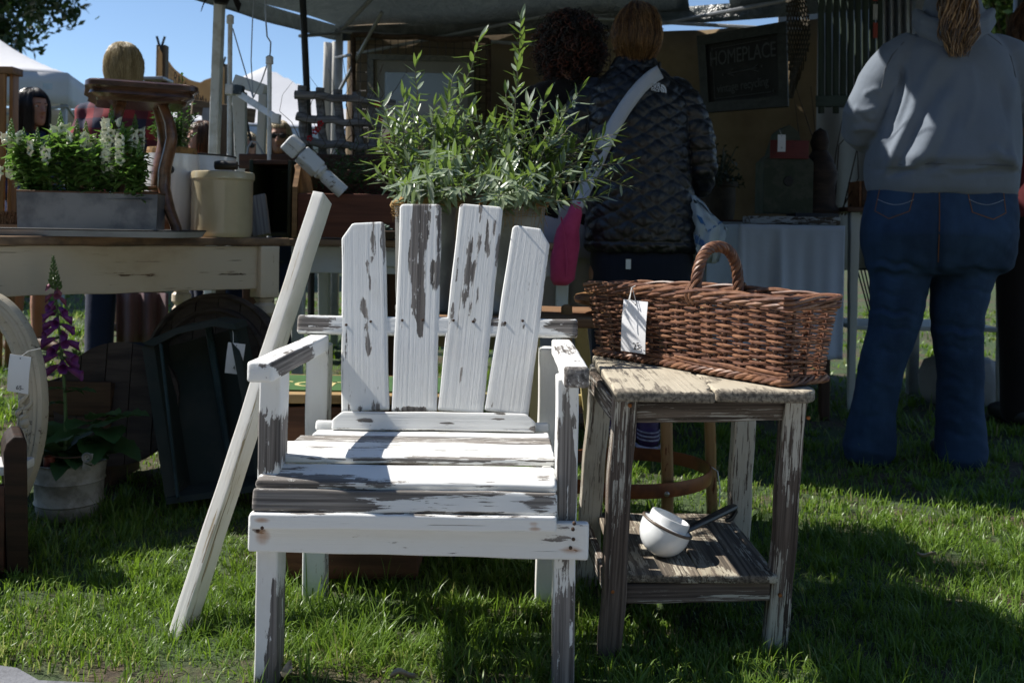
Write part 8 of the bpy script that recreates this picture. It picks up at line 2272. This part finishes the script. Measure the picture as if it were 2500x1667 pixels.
def trees():
    bk = mat_wood('tree_bark', (.05, .036, .025), (.09, .07, .05), (2, 14, 14), .9, bd=.02)
    lf = mat_leaf('tree_leaf', (.024, .055, .012), (.03, .06, .015), .45, .25, use_rnd=True)
    lf2 = mat_leaf('light_tree_leaf', (.06, .11, .02), (.06, .10, .03), .45, .35, use_rnd=True)
    def tree(label, base, crown_c, rad, n, leaf, mat, seed, name='tree'):
        rg = np.random.default_rng(seed); rr = random.Random(seed)
        root = thing(name, label, 'tree', (base[0], base[1], 0)); b = Vector((base[0], base[1], -.1)); c = Vector(crown_c)
        mb = MB(); fork = b.lerp(c, .55); mb.tube([b, b.lerp(fork, .5)+Vector((.1, 0, 0)), fork], [rad*.11, rad*.085, rad*.07], 9)
        tips = []
        for k in range(16):
            dv = Vector((rr.gauss(0, 1), rr.gauss(0, 1), rr.gauss(.15, .8))).normalized(); t = c+Vector((dv.x*rad[0] if hasattr(rad, '__len__') else dv.x*rad*.8, dv.y*rad*.8, dv.z*rad*.75)); tips.append(t)
            mb.tube([fork, fork.lerp(t, .5)+Vector((0, 0, .12*rad)), t], [rad*.045, rad*.025, rad*.008], 6)
        mb.build('trunk', bk, root)
        cl = 150; cc = rg.normal(0, 1, (cl, 3)); cc /= np.linalg.norm(cc, axis=1)[:, None]; cc *= (rg.uniform(.25, 1, cl)**.5)[:, None]*np.array([rad, rad, rad*.85]); cr = rg.uniform(.12, .27, cl)*rad
        k = rg.integers(0, cl, n); pos = cc[k] + rg.normal(0, .5, (n, 3))*cr[k][:, None] + np.array(c)
        a = rg.normal(0, 1, (n, 3)); a /= np.linalg.norm(a, axis=1)[:, None]; q = np.cross(a, rg.normal(0, 1, (n, 3))); q /= np.linalg.norm(q, axis=1)[:, None]
        s = leaf*rg.uniform(.6, 1.4, n)[:, None]
        V = np.stack([pos-a*s, pos+q*s*.45, pos+a*s, pos-q*s*.45], 1).reshape(-1, 3); V -= np.array([base[0], base[1], 0])
        me = np_mesh('crown', V, np.arange(n*4), np.full(n, 4)); attr(me, 'rnd', np.repeat(np.clip(rg.random(n)*.5+.5*(cr[k]/rad-.1)/.17*.6, 0, 1), 4))
        link('crown', me, mat, root, world_of(root), kind='stuff')
    tree('big dark green tree at the upper left above the white tent', (-9.9, 16.6), (-9.75, 16.4, 5.55), 2.35, 26000, .075, lf, 1)
    tree('leafy green tree behind the hoodie at the upper right', (7.6, 14.5), (7.15, 14.3, 4.75), 1.45, 12000, .07, lf2, 2)
    tree('darker tree at the right edge behind the auburn hair', (9.3, 15.5), (8.7, 15.2, 4.6), 1.5, 9000, .07, lf, 3)
    for i, (px, d, h) in enumerate(((690, 60, 8.2), (712, 64, 8.0), (735, 62, 7.6), (760, 66, 7.8))):
        p = P(px, 560, d); tree(['distant tree just right of the far tent peak', 'distant tree left of the trellis top', 'distant tree showing through the trellis', 'distant tree beside the tent corner'][i], (p.x, d), (p.x, d, h-1.5), 1.6, 1500, .16, lf, 10+i)
    # woods and hedge mass far behind the market that the goods hide
    rg = np.random.default_rng(9); n = 24000
    x = rg.uniform(-70, 70, n); y = 75+rg.uniform(0, 6, n); z = rg.uniform(0, 1, n)**.8*(4.0+1.0*np.sin(x*.35)+.7*np.sin(x*.9+1)+.4*np.sin(x*2.3))
    a = rg.normal(0, 1, (n, 3)); a /= np.linalg.norm(a, axis=1)[:, None]; q = np.cross(a, rg.normal(0, 1, (n, 3))); q /= np.linalg.norm(q, axis=1)[:, None]; s = rg.uniform(.2, .5, n)[:, None]; pos = np.stack([x, y, z], 1)
    V = np.stack([pos-a*s, pos+q*s*.6, pos+a*s, pos-q*s*.6], 1).reshape(-1, 3); me = np_mesh('far_woods', V, np.arange(n*4), np.full(n, 4)); attr(me, 'rnd', np.repeat(rg.random(n), 4)); link('far_woods', me, lf, kind='stuff')
trees()

def added_woods_behind():
    """unseen tree mass added behind the camera to block low sky and darken shade"""
    lf = bpy.data.materials['tree_leaf']; rg = np.random.default_rng(31); n = 60000
    k = rg.integers(0, 26, n); cx = rg.uniform(-26, 26, 26); cy = rg.uniform(-15, -8, 26); cz = rg.uniform(3.0, 8.5, 26); cr = rg.uniform(2.0, 3.2, 26)
    dv = rg.normal(0, 1, (n, 3)); dv /= np.linalg.norm(dv, axis=1)[:, None]; pos = np.stack([cx[k], cy[k], cz[k]], 1) + dv*(cr[k]*rg.uniform(.3, 1, n)**.4)[:, None]; pos[:, 2] = np.maximum(pos[:, 2], .3)
    a = rg.normal(0, 1, (n, 3)); a /= np.linalg.norm(a, axis=1)[:, None]; q = np.cross(a, rg.normal(0, 1, (n, 3))); q /= np.linalg.norm(q, axis=1)[:, None]; s = rg.uniform(.12, .28, n)[:, None]
    V = np.stack([pos-a*s, pos+q*s*.6, pos+a*s, pos-q*s*.6], 1).reshape(-1, 3); me = np_mesh('added_sky_screen', V, np.arange(n*4), np.full(n, 4)); attr(me, 'rnd', np.repeat(rg.random(n), 4)); link('added_sky_screen', me, lf, kind='stuff')
added_woods_behind()
